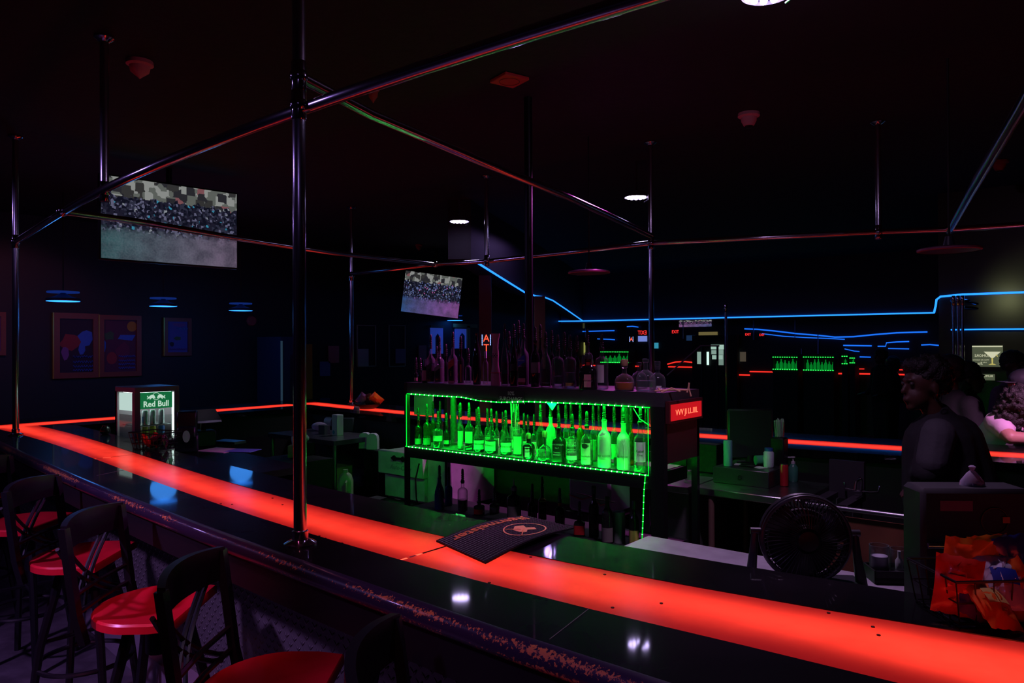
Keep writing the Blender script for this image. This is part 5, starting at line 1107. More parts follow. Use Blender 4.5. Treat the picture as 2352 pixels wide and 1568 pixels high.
# ================================================================== TELEVISIONS
def screen_mat(name, hues, seed, blue=0):
    m = bpy.data.materials.new(name); m.use_nodes = True; nt = m.node_tree; N = nt.nodes; L = nt.links
    b = N['Principled BSDF']; b.inputs['Base Color'].default_value = (.01,.01,.01,1); b.inputs['Roughness'].default_value = .3
    tc = N.new('ShaderNodeTexCoord'); sp = N.new('ShaderNodeSeparateXYZ'); L.new(tc.outputs['Generated'], sp.inputs[0])
    mp = N.new('ShaderNodeMapping'); mp.inputs['Scale'].default_value = (52, 1, 30); mp.inputs['Location'].default_value = (seed, 0, seed); L.new(tc.outputs['Generated'], mp.inputs[0])
    def vor(scale):
        v = N.new('ShaderNodeTexVoronoi'); v.distance = 'CHEBYCHEV'; v.inputs['Scale'].default_value = scale; L.new(mp.outputs[0], v.inputs['Vector']); return v
    def noise(scale, det=4):
        v = N.new('ShaderNodeTexNoise'); v.inputs['Scale'].default_value = scale; v.inputs['Detail'].default_value = det; L.new(mp.outputs[0], v.inputs['Vector']); return v
    def ramp(inp, els, mode='LINEAR'):
        r = N.new('ShaderNodeValToRGB'); r.color_ramp.interpolation = mode; e = r.color_ramp.elements
        while len(e) < len(els): e.new(.5)
        for i, (p, c) in enumerate(els): e[i].position = p; e[i].color = (*c, 1)
        L.new(inp, r.inputs[0]); return r.outputs[0]
    def mix(f, a, b_, mode='MIX'):
        q = N.new('ShaderNodeMix'); q.data_type = 'RGBA'; q.blend_type = mode
        if isinstance(f, (int, float)): q.inputs[0].default_value = f
        else: L.new(f, q.inputs[0])
        for i, v in ((6, a), (7, b_)):
            if isinstance(v, tuple): q.inputs[i].default_value = (*v, 1)
            else: L.new(v, q.inputs[i])
        return q.outputs[2]
    v1 = vor(1.1); sepc = N.new('ShaderNodeSeparateColor'); L.new(v1.outputs['Color'], sepc.inputs[0])
    mosaic = ramp(sepc.outputs[0], [(0,(.004,.005,.012)),(.35,(.010,.010,.022)),(.62,(.022,.024,.045)),(.82,hues[0]),(.955,(.22,.24,.27)),(.975,hues[1])], 'CONSTANT')
    haze = mix(sp.outputs['X'], hues[2], hues[3]); haze = mix(ramp(noise(.16,2).outputs['Fac'], [(.35,(.0,.0,.0)),(.65,(.6,.6,.6))]), haze, (.015,.018,.035)); haze = mix(.35, haze, ramp(noise(1.4,6).outputs['Fac'], [(.3,(.005,.006,.012)),(.7,(.10,.10,.12))]))
    v2 = vor(.35); s2 = N.new('ShaderNodeSeparateColor'); L.new(v2.outputs['Color'], s2.inputs[0])
    room = ramp(s2.outputs[1], [(0,(.02,.02,.025)),(.3,(.10,.11,.10)),(.5,(.24,.25,.24)),(.72,(.03,.03,.03)),(.92,(.18,.07,.08))], 'CONSTANT')
    nz = noise(.5, 3); ad = N.new('ShaderNodeMath'); ad.operation = 'MULTIPLY_ADD'; ad.inputs[1].default_value = .22; L.new(nz.outputs['Fac'], ad.inputs[0]); L.new(sp.outputs['Z'], ad.inputs[2])
    f1 = ramp(ad.outputs[0], [(.42,(0,0,0)),(.52,(1,1,1))]); f2 = ramp(ad.outputs[0], [(.80,(0,0,0)),(.88,(1,1,1))], 'CONSTANT')
    c = mix(f1, haze, mosaic); c = mix(f2, c, room)
    L.new(c, b.inputs['Emission Color']); b.inputs['Emission Strength'].default_value = .95; return m
def tv(corner_l, corner_r, z0, z1, label, sm, roll=0):
    l, r = Vector(corner_l), Vector(corner_r); d = (r-l); d.z = 0; w_ = d.length; rz = atan2(d.y, d.x)
    t = thing('television', label, 'television', ((l.x+r.x)/2, (l.y+r.y)/2, (z0+z1)/2), rz); t.rotation_euler.y = roll; h_ = z1-z0
    MB().box((0,.02,0),(w_+.03,.04,h_+.03),0,.006).build('bezel', M_blackplain, t)
    MB().box((0,-.004,0),(w_,.006,h_)).build('screen', sm, t)
    MB().box((0,.07,.0),(.3,.06,.3)).build('wall_mount', M_blackmetal, t)
    MB().tube([(0,.09,.0),(0,.09,ZC-(z0+z1)/2)], .025, 10).build('ceiling_stem', M_blackmetal, t); return t
tv(WD(232,480,6.08), WD(543,520,6.9), 2.456, 3.14, 'large television with blurry crowd picture hanging at upper left', screen_mat('screen_crowd', ((.10,.10,.17),(.03,.22,.34),(.03,.12,.13),(.20,.13,.22)), 3.3))
tv(WD(926,662,11.9), WD(1057,656,12.1), 2.22, 2.88, 'smaller tilted television with blue and purple picture beyond the bar', screen_mat('screen_blue', ((.10,.13,.30),(.40,.10,.30),(.01,.09,.30),(.34,.08,.40)), 9.1), roll=radians(7))
# ================================================================== LEFT WALL PICTURES
def on_left(px0, py0, px1, py1, X=-9.995):
    a, b_ = WX(px0, (py0+py1)/2, X), WX(px1, (py0+py1)/2, X); c0 = WX((px0+px1)/2, py0, X); c1 = WX((px0+px1)/2, py1, X)
    return (X, (a.y+b_.y)/2, c1.z), b_.y-a.y, c0.z-c1.z
def picture(px0, py0, px1, py1, name, label, cat, board, frame=None, fw=.03, th=.03):
    loc, w_, h_ = on_left(px0, py0, px1, py1); t = thing(name, label, cat, loc, pi/2)
    MB().box((0,-.004,h_/2),(w_-.01,.008,h_-.01)).build('picture_board', board, t)
    if frame:
        m = MB(); m.box((-w_/2+fw/2,-th/2,h_/2),(fw,th,h_)); m.box((w_/2-fw/2,-th/2,h_/2),(fw,th,h_)); m.box((0,-th/2,fw/2),(w_-2*fw,th,fw)); m.box((0,-th/2,h_-fw/2),(w_-2*fw,th,fw)); m.build('picture_frame', frame, t)
    return t, w_, h_
def blob_on(t, w_, h_, items):
    """flat paper shapes inside a picture: (u,v,ru,rv,n,mat,name)"""
    for k, (u, v, ru, rv, n, m_, nm) in enumerate(items):
        rnd = random.Random(k*7+int(u*100)); P = []
        for i in range(n): a = 2*pi*i/n+.6; f = 1 if n > 12 else rnd.uniform(.65,1.15); P.append(((u-.5)*w_+ru*w_*cos(a)*f, -.010-.001*k, v*h_+rv*h_*sin(a)*f))
        MB().add(P, [tuple(range(n))]).build(nm, m_, t)
def scribble(t, w_, h_, u0, u1, v, amp, m_, n=26, seed=0):
    rnd = random.Random(seed); MB().tube([(((u0+(u1-u0)*i/n)-.5)*w_, -.022, (v+amp*sin(i*1.9+rnd.uniform(-.5,.5)))*h_) for i in range(n+1)], .004, 4).build('scribble_line', m_, t)
K_blu = mat('poster_blue', (.05,.16,.75), .6); K_pur = mat('poster_purple', (.22,.08,.35), .6); K_red = mat('poster_red', (.30,.03,.05), .6); K_dk = mat('poster_dark', (.03,.012,.04), .6); K_yel = mat('poster_yellow', (.45,.22,.03), .6); K_grn = mat('poster_green', (.05,.12,.06), .6)
F_red = mat('frame_red_wood', (.22,.06,.05), .45); F_gold = M_gold
t, w_, h_ = picture(121,719,226,868,'framed_collage','left half of the large dark collage frames above the drink cooler','picture',K_dk,F_red,.07)
blob_on(t, w_, h_, [(.38,.55,.28,.14,9,K_red,'red_shape'),(.70,.62,.17,.15,8,K_blu,'blue_shape'),(.62,.45,.10,.12,7,K_blu,'blue_shape'),(.25,.38,.08,.12,8,K_pur,'purple_shape')])
for i, v in enumerate((.33,.25,.18,.12)): scribble(t, w_, h_, .42, .88, v, .018, K_blu, seed=i)
MB().box((-w_/2-.004,-.02,h_/2),(.012,.035,h_)).build('gold_edge', F_gold, t)
t, w_, h_ = picture(226,724,323,864,'framed_collage','right half of the large collage frames with a yellow round badge','picture',mat('poster_maroon',(.10,.02,.07),.6),F_red,.06)
blob_on(t, w_, h_, [(.24,.66,.14,.08,9,K_grn,'green_shape'),(.62,.64,.30,.07,4,K_blu,'blue_strip'),(.78,.82,.12,.085,20,K_yel,'yellow_badge'),(.30,.30,.12,.10,18,K_red,'red_badge'),(.55,.40,.22,.16,8,mat('poster_plum',(.16,.02,.08),.6),'plum_shape'),(.12,.5,.06,.12,7,K_blu,'blue_shape')])
for i, v in enumerate((.33,.26,.20,.14)): scribble(t, w_, h_, .45, .85, v, .018, K_blu, seed=i+9)
MB().box((-w_/2-.004,-.02,h_/2),(.012,.035,h_)).build('gold_edge', F_gold, t)
t, w_, h_ = picture(375,730,438,817,'framed_poster','single blue framed poster right of the large collage frames','picture',mat('poster_blue_field',(.10,.09,.45),.6),F_red,.05)
blob_on(t, w_, h_, [(.5,.46,.16,.07,5,K_grn,'green_shape'),(.55,.82,.25,.06,6,K_pur,'purple_shape'),(.3,.3,.1,.08,6,K_dk,'dark_shape')]); scribble(t, w_, h_, .2, .85, .18, .02, K_pur, seed=4); scribble(t, w_, h_, .45, .9, .72, .02, mat('poster_cyan',(.1,.35,.8),.6), seed=6)
MB().box((-w_/2-.004,-.02,h_/2),(.012,.035,h_)).build('gold_edge', F_gold, t)
picture(-30,716,12,816,'framed_poster','purple framed poster cut off by the left edge','picture',mat('poster_violet',(.22,.12,.45),.6),F_red,.05)
loc, w_, h_ = on_left(566,725,588,748); o = MB().lathe([(w_*.5,0),(w_*.5,.02),(w_*.4,.04)], 22).xf(Matrix.Rotation(pi/2,4,'Y')).build('wall_bell', mat('bell_red', (.35,.07,.08), .5), loc=(loc[0],loc[1],loc[2]+h_/2)); tag(o, 'small round reddish wall bell right of the blue lamps', 'bell')
# vending machine with pale edge behind the near pole
a = WX(645,850,-9.2); b_ = WX(700,850,-9.2)
t = thing('vending_machine', 'tall dark blue machine with a pale edge standing behind the near pole', 'machine', (-9.5,(a.y+b_.y)/2,0), pi/2); ww = b_.y-a.y
MB().box((0,0,.93),(ww,.6,1.86)).build('cabinet', mat('machine_navy', (.02,.035,.09), .5), t); MB().box((-ww/2+.01,-.305,1.0),(.03,.01,1.6)).build('edge_light', glow('pale_edge', (.10,.22,.38), .14), t); MB().box((.05,-.305,1.25),(ww*.5,.008,.7)).build('front_window', K_dk, t)
for a0, b0, c0, d0, m_, nm, lb, ct in ((700,790,716,925,M_yellow,'yellow_banner','orange-yellow upright banner right of the near pole','banner'),(733,830,757,863,mat('disp_blue',(.15,.18,.6),.5),'soap_dispenser','blue and white wall dispenser right of the orange banner','dispenser'),
    (753,794,777,833,P_pink,'wall_notice','pinkish paper notice left of the far chrome pole','notice'),(821,801,845,841,M_paper,'wall_notice','pale printed notice in the corner of the left thin frame','notice'),(908,801,930,834,mat('notice_lilac',(.35,.28,.42),.8),'wall_notice','lilac notice in the corner of the right thin frame','notice'),
    (961,793,978,826,P_pink,'wall_notice','pinkish paper notice behind the leftmost top bottles','notice')):
    loc, w_, h_ = on_left(a0,b0,c0,d0,-9.985); o = MB().box((0,-.01,h_/2),(w_,.02,h_)).build(nm, m_, loc=loc, rz=pi/2); tag(o, lb, ct)
for a0, c0, lb in ((820,862,'thin pale outlined empty frame just right of the far chrome pole'),(893,930,'thin pale outlined empty frame left of the bottle shelf')):
    loc, w_, h_ = on_left(a0,746,c0,841,-9.992); t = thing('wall_frame', lb, 'frame', loc, pi/2); fw = .018; m = MB()
    m.box((-w_/2,-.008,h_/2),(fw,.016,h_)); m.box((w_/2,-.008,h_/2),(fw,.016,h_)); m.box((0,-.008,0),(w_-fw,.016,fw)); m.box((0,-.008,h_-fw/2),(w_-fw,.016,fw)); m.build('outline', mat('outline_pale', (.42,.36,.28), .6), t)
for a0, b0, c0, d0, lb in ((988,750,1016,812,'blue-lit arched picture behind the left top bottles'),(1044,752,1072,800,'blue-lit picture left of the yellow window bar'),):
    loc, w_, h_ = on_left(a0,b0,c0,d0,-9.99); t = thing('arched_picture', lb, 'picture', loc, pi/2); MB().box((0,-.01,h_/2),(w_,.02,h_)).build('picture_board', mat('glow_blue_paper',(.06,.12,.6),.6,em=(.03,.07,.5),es=.35), t)  # blue light put into the paper as colour and glow
    MB().box((0,-.025,h_),(w_*1.1,.03,.05)).build('top_trim', F_red, t); MB().lathe([(.05,0),(.05,h_*.6),(.0,h_*.75)], 10, (0,-.04,0)).build('dark_figure', K_dk, t)
loc, w_, h_ = on_left(1040,748,1094,812,-9.98); t = thing('window_bar', 'yellow-brown window bars crossing behind the top bottles', 'window frame', loc, pi/2)
MB().box((0,-.02,h_),(w_,.03,.07)).build('cross_bar', mat('bar_ochre', (.40,.28,.12), .6), t); MB().box((w_*.12,-.02,h_/2),(.09,.03,h_)).build('upright_bar', MATS['bar_ochre'], t)
# ================================================================== HANGING LAMPS AND CEILING FITTINGS
def disc_lamp(p, r, label, lit, power=0):
    t = thing('pendant_lamp', label, 'lamp', tuple(p))
    MB().lathe([(r*.97,-.006),(r,.004),(r*.96,.02),(r*.45,.045),(r*.2,.07),(.02,.08)] if lit else [(r*.97,-.006),(r,.004),(r*.96,.012),(r*.2,.022),(.02,.075)], 30).build('lamp_shade', mat('shade_blue', (.02,.03,.08), .35) if lit else M_rim, t)
    if lit: MB().lathe([(.0001,-.008),(r*.95,-.008),(r*.95,-.004),(.0001,-.004)], 30).build('lamp_disc', M_blueled, t); MB().lathe([(r*.92,.078),(r*.92,.092)], 26, cap=True).build('upper_reflection_ring', glow('blue_upper', (.01,.05,.40), .35), t)  # upper ring glows to imitate the lamp's faint blue reflection
    else: MB().lathe([(r*.96,-.008),(r*1.02,-.004),(r*1.02,.006)], 30, cap=False).build('lamp_rim', mat('rim_pink', (.30,.08,.16), .5), t)
    MB().tube([(0,0,.07),(0,0,ZC-p.z)], .006, 6).build('drop_cord', M_blackmatte, t)
    if power: lamp('lamp_light', 'POINT', (p.x,p.y,p.z-.16), (.05,.3,1), power*.5, .14)
    return t
def lamp(name, kind, loc, col, power, size=.05, target=None, spot=None, blend=.5):
    d = bpy.data.lights.new(name, kind); d.color = col; d.energy = power
    if kind in ('POINT','SPOT'): d.shadow_soft_size = size
    if kind == 'AREA': d.size = size
    if kind == 'SPOT': d.spot_size = radians(spot); d.spot_blend = blend
    o = bpy.data.objects.new(name, d); C.objects.link(o); o.location = loc
    if target is not None: o.rotation_euler = (Vector(target)-Vector(loc)).to_track_quat('-Z', 'Y').to_euler()
    return o
disc_lamp(WD(145,690,7.5), .158, 'glowing blue disc lamp above the collage frames, leftmost of the row', True, 5)
disc_lamp(WD(375,702,8.5), .152, 'glowing blue disc lamp above the single blue poster, middle of the row', True, 5)
disc_lamp(WD(553,712,9.6), .152, 'glowing blue disc lamp above the round wall bell', True, 5)
disc_lamp(WD(1045,735,14.2), .155, 'distant glowing blue disc lamp below the tilted television', True)
disc_lamp(WD(1353,626,5.6), .156, 'unlit round disc lamp with pink rim right of the black post', False)
disc_lamp(WD(2180,574,4.1), .156, 'unlit round disc lamp with pink rim at the upper right', False)
q = W(1170,183,ZC-.01); t = thing('ceiling_speaker', 'square red-lit ceiling speaker plate near the top centre', 'speaker', (q.x,q.y,ZC-.012), YAW+.6)
MB().box((0,0,0),(.17,.17,.02),0,.004).build('square_plate', mat('plate_red_lit', (.75,.05,.05), .6), t); MB().tube([(.06*cos(2*pi*i/28),.06*sin(2*pi*i/28),-.011) for i in range(28)], .0025, 6, closed=True).build('speaker_ring', M_red, t)  # red light put into the plate colour
def dome(px, py, label, m_, s=1.0, kind='dome'):
    q = W(px, py, ZC-.06); t = thing('smoke_detector' if kind == 'cone' else 'dome_camera', label, 'smoke detector' if kind == 'cone' else 'security camera', (q.x,q.y,ZC))
    MB().lathe([(.062*s,-.001),(.064*s,-.022),(.052*s,-.03)], 24).build('base_ring', m_, t)
    if kind == 'cone': MB().lathe([(.05*s,-.028),(.044*s,-.06),(.016*s,-.085),(.001,-.10)], 20).build('sensor_cone', m_, t)
    else: MB().lathe([(.046*s,-.028),(.044*s,-.055),(.03*s,-.085),(.001,-.095)], 20).build('dome_cover', m_, t); MB().lathe([(.024*s,-.088),(.018*s,-.10),(.001,-.103)], 14).build('lens_window', M_blackplain, t)
M_det = mat('detector_pink', (.72,.24,.30), .6)
dome(321,165,'pinkish cone-shaped smoke detector on the ceiling at upper left', M_det, 1.1, 'cone')
dome(1720,280,'pinkish dome security camera on the ceiling right of the bright light', mat('camera_pale', (.7,.4,.42), .6), 1.15)
dome(857,222,'small red-lit detector beside the cross rail near the top', mat('det_red', (.5,.06,.05), .6), .6, 'cone')
dome(962,570,'small dark red detector above the smaller television', mat('det_red2', (.4,.05,.04), .6), .9, 'cone')
dome(2296,385,'dark red dome camera behind the slanting rail at upper right', mat('det_red3', (.28,.04,.04), .6), 1.1)
# ================================================================== MIRROR REFLECTIONS BELOW THE HEADER, BUILT AS SOLID OBJECTS
FWY = 14.97
def reflected_box(px0, py0, px1, py1, D, m_, name, label, cat, d=.1, group=None):
    a = WY(px0, (py0+py1)/2, FWY); b_ = WY(px1, (py0+py1)/2, FWY); z0 = WY((px0+px1)/2, py1, FWY).z; z1 = WY((px0+px1)/2, py0, FWY).z
    o = MB().box((0,0,(z1-z0)/2),(b_.x-a.x,.04,z1-z0)).build(name, m_, loc=((a.x+b_.x)/2,FWY+.01,z0)); return tag(o, label, cat, group)
def line(px, D, m_, r, name, label, cat, group=None):
    if D < 12.6: return tag(MB().tube([WD(x, y, D) for x, y in px], r, 6).build(name, m_), label, cat, group)
    return tag(MB().tube([WY(x, y, FWY-.02) for x, y in px], r, 6).build(name, m_), label, cat, group)
for pts, D, r, lb in (([(1252,763),(1300,762),(1411,759)],15.9,.012,'dim blue line below the header above the tall top-shelf bottles'),([(1440,750),(1452,749),(1466,751)],15.9,.010,'short dim blue line left of the reversed exit sign'),([(1372,778),(1400,779),(1412,780)],15.9,.010,'short dim blue line above the green glow behind the bottles'),
     ([(1710,755),(1740,756),(1780,760),(1830,766),(1880,770),(1918,774),(1960,773),(2010,768),(2060,764),(2130,762)],16.6,.013,'long wavy blue line through the dark middle distance'),([(1750,766),(1800,772),(1850,775),(1900,777),(1940,779)],17,.009,'faint blue line under the left part of the wavy blue line'),
     ([(1937,793),(2002,794)],17,.012,'short bright blue dash left of the stepped blue line'),([(2016,795),(2034,795),(2036,787),(2060,785),(2088,784)],17,.011,'stepped blue line above the reflected bartender'),([(2040,800),(2088,801)],17.5,.009,'faint blue dash right below the stepped blue line'),
     ([(1960,819),(2000,820)],17,.010,'low blue dash left of the reflected bartender'),([(2116,792),(2136,791),(2156,793)],17,.011,'small blue dash behind the bartender hair, upper'),([(1940,801),(1962,806),(1974,807)],17.2,.008,'faint slanting blue dash left of the reflected bartender')):
    line(pts, D, M_neonfar, r, 'neon_rope', lb, 'rope light')  # reflected neon, built as dim glowing ropes
for pts, D, r, lb in (([(1318,838),(1380,839.5),(1467,841)],14,.013,'orange-red light line behind the amber tequila bottle'),([(1533,836),(1552,831),(1572,830),(1600,833)],15,.013,'curved short red line left of the stair rail'),([(1535,842),(1590,843),(1690,845)],13.5,.014,'straight red line crossing behind the stair rail'),
     ([(1674,860),(1722,861)],13,.014,'short red line right of the distant chrome pole'),([(1722,853),(1775,854)],14,.012,'short red line under the first small green shelf'),([(1850,857),(1960,858),(2078,860)],14.5,.014,'long thin red line behind the bartender head'),([(1956,847),(1985,847)],15,.009,'faint red dash above the long thin red line'),([(2058,849),(2080,849)],14.6,.009,'faint red dash right of the reflected bartender'),
     ([(1660,823),(1690,824)],16,.010,'small red dash beside the lit display cooler')):
    line(pts, D, M_redfar, r, 'reflected_line', lb, 'light strip')  # reflected red strips, built as glowing lines
# reflected green-lit shelves, built as small solid ones
led_dim = glow('led_green_far', (.02,1,.08), 2.6); M_gf = mat('bottle_far_lit', (.05,.45,.10), .3, em=(.0,.35,.04), es=.35)  # far bottles: green light put into colour and glow
def reflected_shelf(px0, py0, px1, py1, D, label, nb):
    yf_ = 14.60; a = WY(px0, py1, yf_); b_ = WY(px1, py1, yf_); c = WY((px0+px1)/2, py1, yf_); h_ = WY((px0+px1)/2, py0, yf_).z-c.z; w_ = b_.x-a.x
    t = thing('bottle_shelf', label, 'shelf', tuple(c))
    MB().box((0,.15,-.03),(w_+.04,.3,.05)).box((0,.15,h_+.03),(w_+.04,.3,.05)).box((0,.30,h_/2),(w_,.02,h_)).box((-w_/2-.01,.15,h_/2),(.02,.3,h_)).box((w_/2+.01,.15,h_/2),(.02,.3,h_)).build('shelf_frame', M_blackmatte, t)
    MB().box((0,.15,-.055-(c.z-.055)/2),(w_+.02,.3,c.z-.055)).build('lower_cabinet', M_blackmatte, t)
    m = MB(); n = max(3, int(w_/.04))
    for i in range(n): x = -w_/2+w_*i/(n-1); m.box((x,-.006,0),(.022,.01,.014)).box((x,-.006,h_),(.022,.01,.014))
    m.build('led_strip', led_dim, t)
    for i in range(nb):
        hh = h_*random.uniform(.6,.9); r_ = min(.045, w_/nb*.42)
        o = MB().lathe([(r_,0),(r_,hh*.62),(r_*.4,hh*.78),(r_*.35,hh)], 10).build('liquor_bottle', M_gf, loc=(c.x-w_/2+w_*(i+.5)/nb, yf_+.12, c.z-.004)); tag(o, 'tiny green-lit bottle standing in the row of the '+label.split(' with ')[0], 'bottle', 'bottles in the '+label.split(' with ')[0])
    return t
reflected_shelf(1380,808,1442,832,15.5,'small hazy reflected green shelf with a bright lower edge behind the top-shelf bottles',6)
reflected_shelf(1776,820,1830,848,15.5,'first small reflected green shelf with dotted lights beyond the bar',6)
reflected_shelf(1846,820,1913,850,16.2,'second small reflected green shelf with purple glints beside the first',8)
reflected_shelf(1935,818,1945,835,17,'tiny square reflected green shelf with two rows of glow',2)
reflected_shelf(1953,822,1962,833,17.5,'tiniest reflected green shelf with a short bar of glow',1)
# reflected display cooler, awning, signs, built solid
t = thing('display_cooler', 'reflected lit glass-door display cooler glowing pale green', 'cooler', tuple(WY(1640,838,14.80)), 0); s = 14.80/F
MB().box((.0,.06,.30),(1.0,.10,.66)).box((0,.06,-.03-(WY(1640,838,14.80).z-.03)/2),(1.0,.1,WY(1640,838,14.80).z-.03)).build('cabinet', M_blackmatte, t)
for x0, x1, y0, y1, e in ((1597,1610,806,836,.35),(1622,1627,806,838,1.2),(1633,1665,789,800,.55),(1634,1664,802,812,.35),(1636,1663,814,824,.45),(1650,1664,800,838,.25)):
    MB().box((((x0+x1)/2-1640)*s,-.004-.002*e,(838-(y0+y1)/2)*s),((x1-x0)*s,.02,(y1-y0)*s)).build('lit_door', glow('cooler_glow%d' % int(e*100), (.62,.95,.80), e), t)
reflected_box(1605,762,1647,776,17.2,mat('awning_cream',(.5,.42,.18),.7,em=(.42,.34,.12),es=.30),'shop_awning','cream-yellow awning above the lit display cooler','awning',.25)
reflected_box(1687,805,1691,832,17,glow('tube_pale',(.6,.95,.85),1.2),'light_tube','upright pale light tube right of the lit display cooler','light tube',.04)
reflected_box(1700,808,1712,830,17.6,mat('dim_cream',(.4,.33,.25),.7,em=(.3,.24,.16),es=.18),'reflected_panel','dim cream panel right of the pale light tube','panel',.04)
def exit_sign(px, py, D, h, mirror, label):
    c = WY(px, py, FWY-.03); t = thing('exit_sign', label, 'sign', tuple(c), 0); MB().box((0,.02,0),(h*2.3,.03,h*1.25)).build('sign_box', mat('exit_dark', (.06,.008,.01), .5), t)
    lettering('lettering', 'EXIT', h*1.15, glow('exit_red', (1,.03,.03), 1.6), t, (0,0,0), mirror=mirror, sx=.85)
exit_sign(1475,764,15.2,.115,True,'red exit sign with mirror-reversed letters left of the chrome pole'); exit_sign(1551,762,15.2,.085,False,'small red exit sign reading normally right of the chrome pole')
exit_sign(1718,768,18,.06,False,'tiny distant red exit sign left of the distant wavy blue line'); exit_sign(1750,769,18,.055,False,'tiniest distant red exit sign under the wavy blue line')
reflected_box(1466,770,1485,784,15.3,glow('screen_lilac',(.22,.30,.85),.75),'menu_screen','bright blue-lilac screen right below the reversed exit sign','screen',.04)
reflected_box(1503,787,1511,800,15.3,glow('screen_cyan',(.05,.42,.62),.6),'menu_screen','small cyan screen just right of the chrome pole','screen',.04)
reflected_box(1560,735,1633,750,15.6,screen_mat('screen_pink', ((.3,.1,.3),(.5,.2,.4),(.30,.10,.30),(.10,.12,.35)), 5.2),'television','thin strip of pink television picture under the blue header','television',.05)
reflected_box(1577,770,1596,782,15.8,mat('dull_blue_panel',(.05,.1,.22),.6,em=(.02,.06,.16),es=.4),'reflected_panel','dull blue panel left of the awning','panel',.05)
reflected_box(1255,741,1300,754,15.8,mat('olive_panel',(.2,.2,.08),.7,em=(.10,.11,.05),es=.3),'reflected_panel','dull olive panel under the left end of the header','panel',.05)
reflected_box(1307,741,1342,754,15.8,MATS['olive_panel'],'reflected_panel','brighter olive panel left of the neon corner','panel',.05)
reflected_box(1262,762,1273,775,15.9,mat('warm_patch',(.5,.3,.12),.7,em=(.45,.24,.10),es=.5),'reflected_panel','small warm tan panel behind the purple decanter spout','panel',.05)
reflected_box(1304,786,1312,789,15.9,MATS['warm_patch'],'reflected_panel','tiny orange dash panel above the yellow diamond bottle','panel',.05)
reflected_box(1341,786,1343,815,15.9,mat('yellow_tube',(.4,.38,.1),.6,em=(.40,.42,.10),es=.6),'light_tube','thin yellow light tube left of the blue-shouldered bottle','light tube',.04)
for px, y0, y1, D, r, lb in ((1303,738,790,15.7,.014,'thin blue-lit upright below the header, leftmost one'),(1344,738,775,15.7,.012,'thin blue-lit upright at the neon corner'),(1569,735,778,15.7,.012,'thin upright right of the small exit sign'),(1731,735,780,15.5,.014,'blue-lit upright below the header near the wavy line'),(1826,735,775,15.5,.010,'thin dark upright crossing the wavy blue line'),(1841,800,858,14.5,.012,'dark upright between the two small green shelves'),(1879,768,822,15.2,.014,'violet upright behind the second small green shelf')):
    line([(px,y0),(px,y1)], D, mat('upright_metal',(.25,.25,.4),.3,metal=.9), r, 'thin_upright', lb, 'post')
q = WD(1667,690,9.8); pole(q.x, q.y, .0, 2.25, 'slim chrome pole standing beyond the bar right of the display cooler', base=False, joints=(2.20,), r=.018)
q = WD(1527,830,14.0); o = MB().tube([WD(1532,862,12.5),WD(1570,828,12.5),WD(1609,794,12.5),WD(1652,794,12.5)], .014, 8).build('stair_rail', mat('rail_pink', (.6,.32,.32), .35, metal=.3)); tag(o, 'pink-lit slanting stair handrail reflected in the distance', 'handrail')
for px, lb in ((1613,'dark post under the bend of the stair handrail'),(1648,'dark post under the end of the stair handrail')): line([(px,795),(px,1010)], 12.5, M_blackmetal, .02, 'rail_post', lb, 'post')
# vertical letter sign
c = WD(1117,788,8.6); t = thing('letter_sign', 'vertical red LED letter sign with blue-white dotted edges behind the bottles', 'sign', tuple(c), YAW); s = 8.6/F
MB().box((0,.03,-.02),(24*s,.04,52*s)).build('sign_board', M_blackplain, t); M_lr = glow('led_red_text', (1,.07,.03), 2.2)
for ch, z in (('A',11),('T',-11)): lettering('lettering', ch, 23*s, M_lr, t, (0,0,z*s), sx=.92)
m = MB()
for sx_ in (-9.5, 9.5):
    for i in range(11): m.box((sx_*s,0,(19-2.3*i)*s),(1.9*s,.01,1.2*s))
m.build('dot_column', glow('led_bluewhite', (.30,.45,1), 2.4), t)
c = WY(1450,779,FWY-.05); t = thing('letter_sign', 'tiny reflected copy of the red letter sign left of the blue-lilac screen', 'sign', tuple(c), 0); s = 15.2/F
MB().box((0,.03,0),(12*s,.03,16*s)).build('sign_board', M_blackplain, t); lettering('lettering', 'A', 12*s, M_lr, t, (0,0,0)); m = MB()
for sx_ in (-5, 5):
    for i in range(6): m.box((sx_*s,0,(6-2.3*i)*s),(1*s,.01,1.2*s))
m.build('dot_column', MATS['led_bluewhite'], t)
# ------------------------------------------------------------------ right block: drink sign reflections built solid, poles, rails
def sg(px, py): return WY(px, py, 8.86)
c = sg(2268,842); w_ = (sg(2306,817)-sg(2231,817)).length*.93; h_ = sg(2268,793).z-c.z
t = thing('reflected_drink_sign', 'reflected lit sign with mirror-reversed writing and a yellow martini glass', 'sign', (c.x,c.y,c.z))
MB().box((0,.01,h_/2),(w_,.04,h_)).build('sign_panel', mat('sign_olive', (.12,.13,.08), .4, em=(.085,.10,.06), es=.8), t)
M_sw = glow('sign_cream', (.80,.80,.55), .75); M_sy = glow('sign_yellow', (.75,.65,.18), .7); u = w_/75; yf = -.014
MB().box((0,-.012,h_-.01),(w_,.004,.012)).build('sign_top_edge', M_sw, t)
mb = MB(); P = [(-.5*15.5+13,44),(.5*41-.5*0+0,44)]
mb.add([((x-37.5)*u, yf, z*u) for x, z in ((29,44),(71,44),(53,26),(47,26))], [(0,1,2,3)]); mb.build('martini_bowl', M_sw, t)
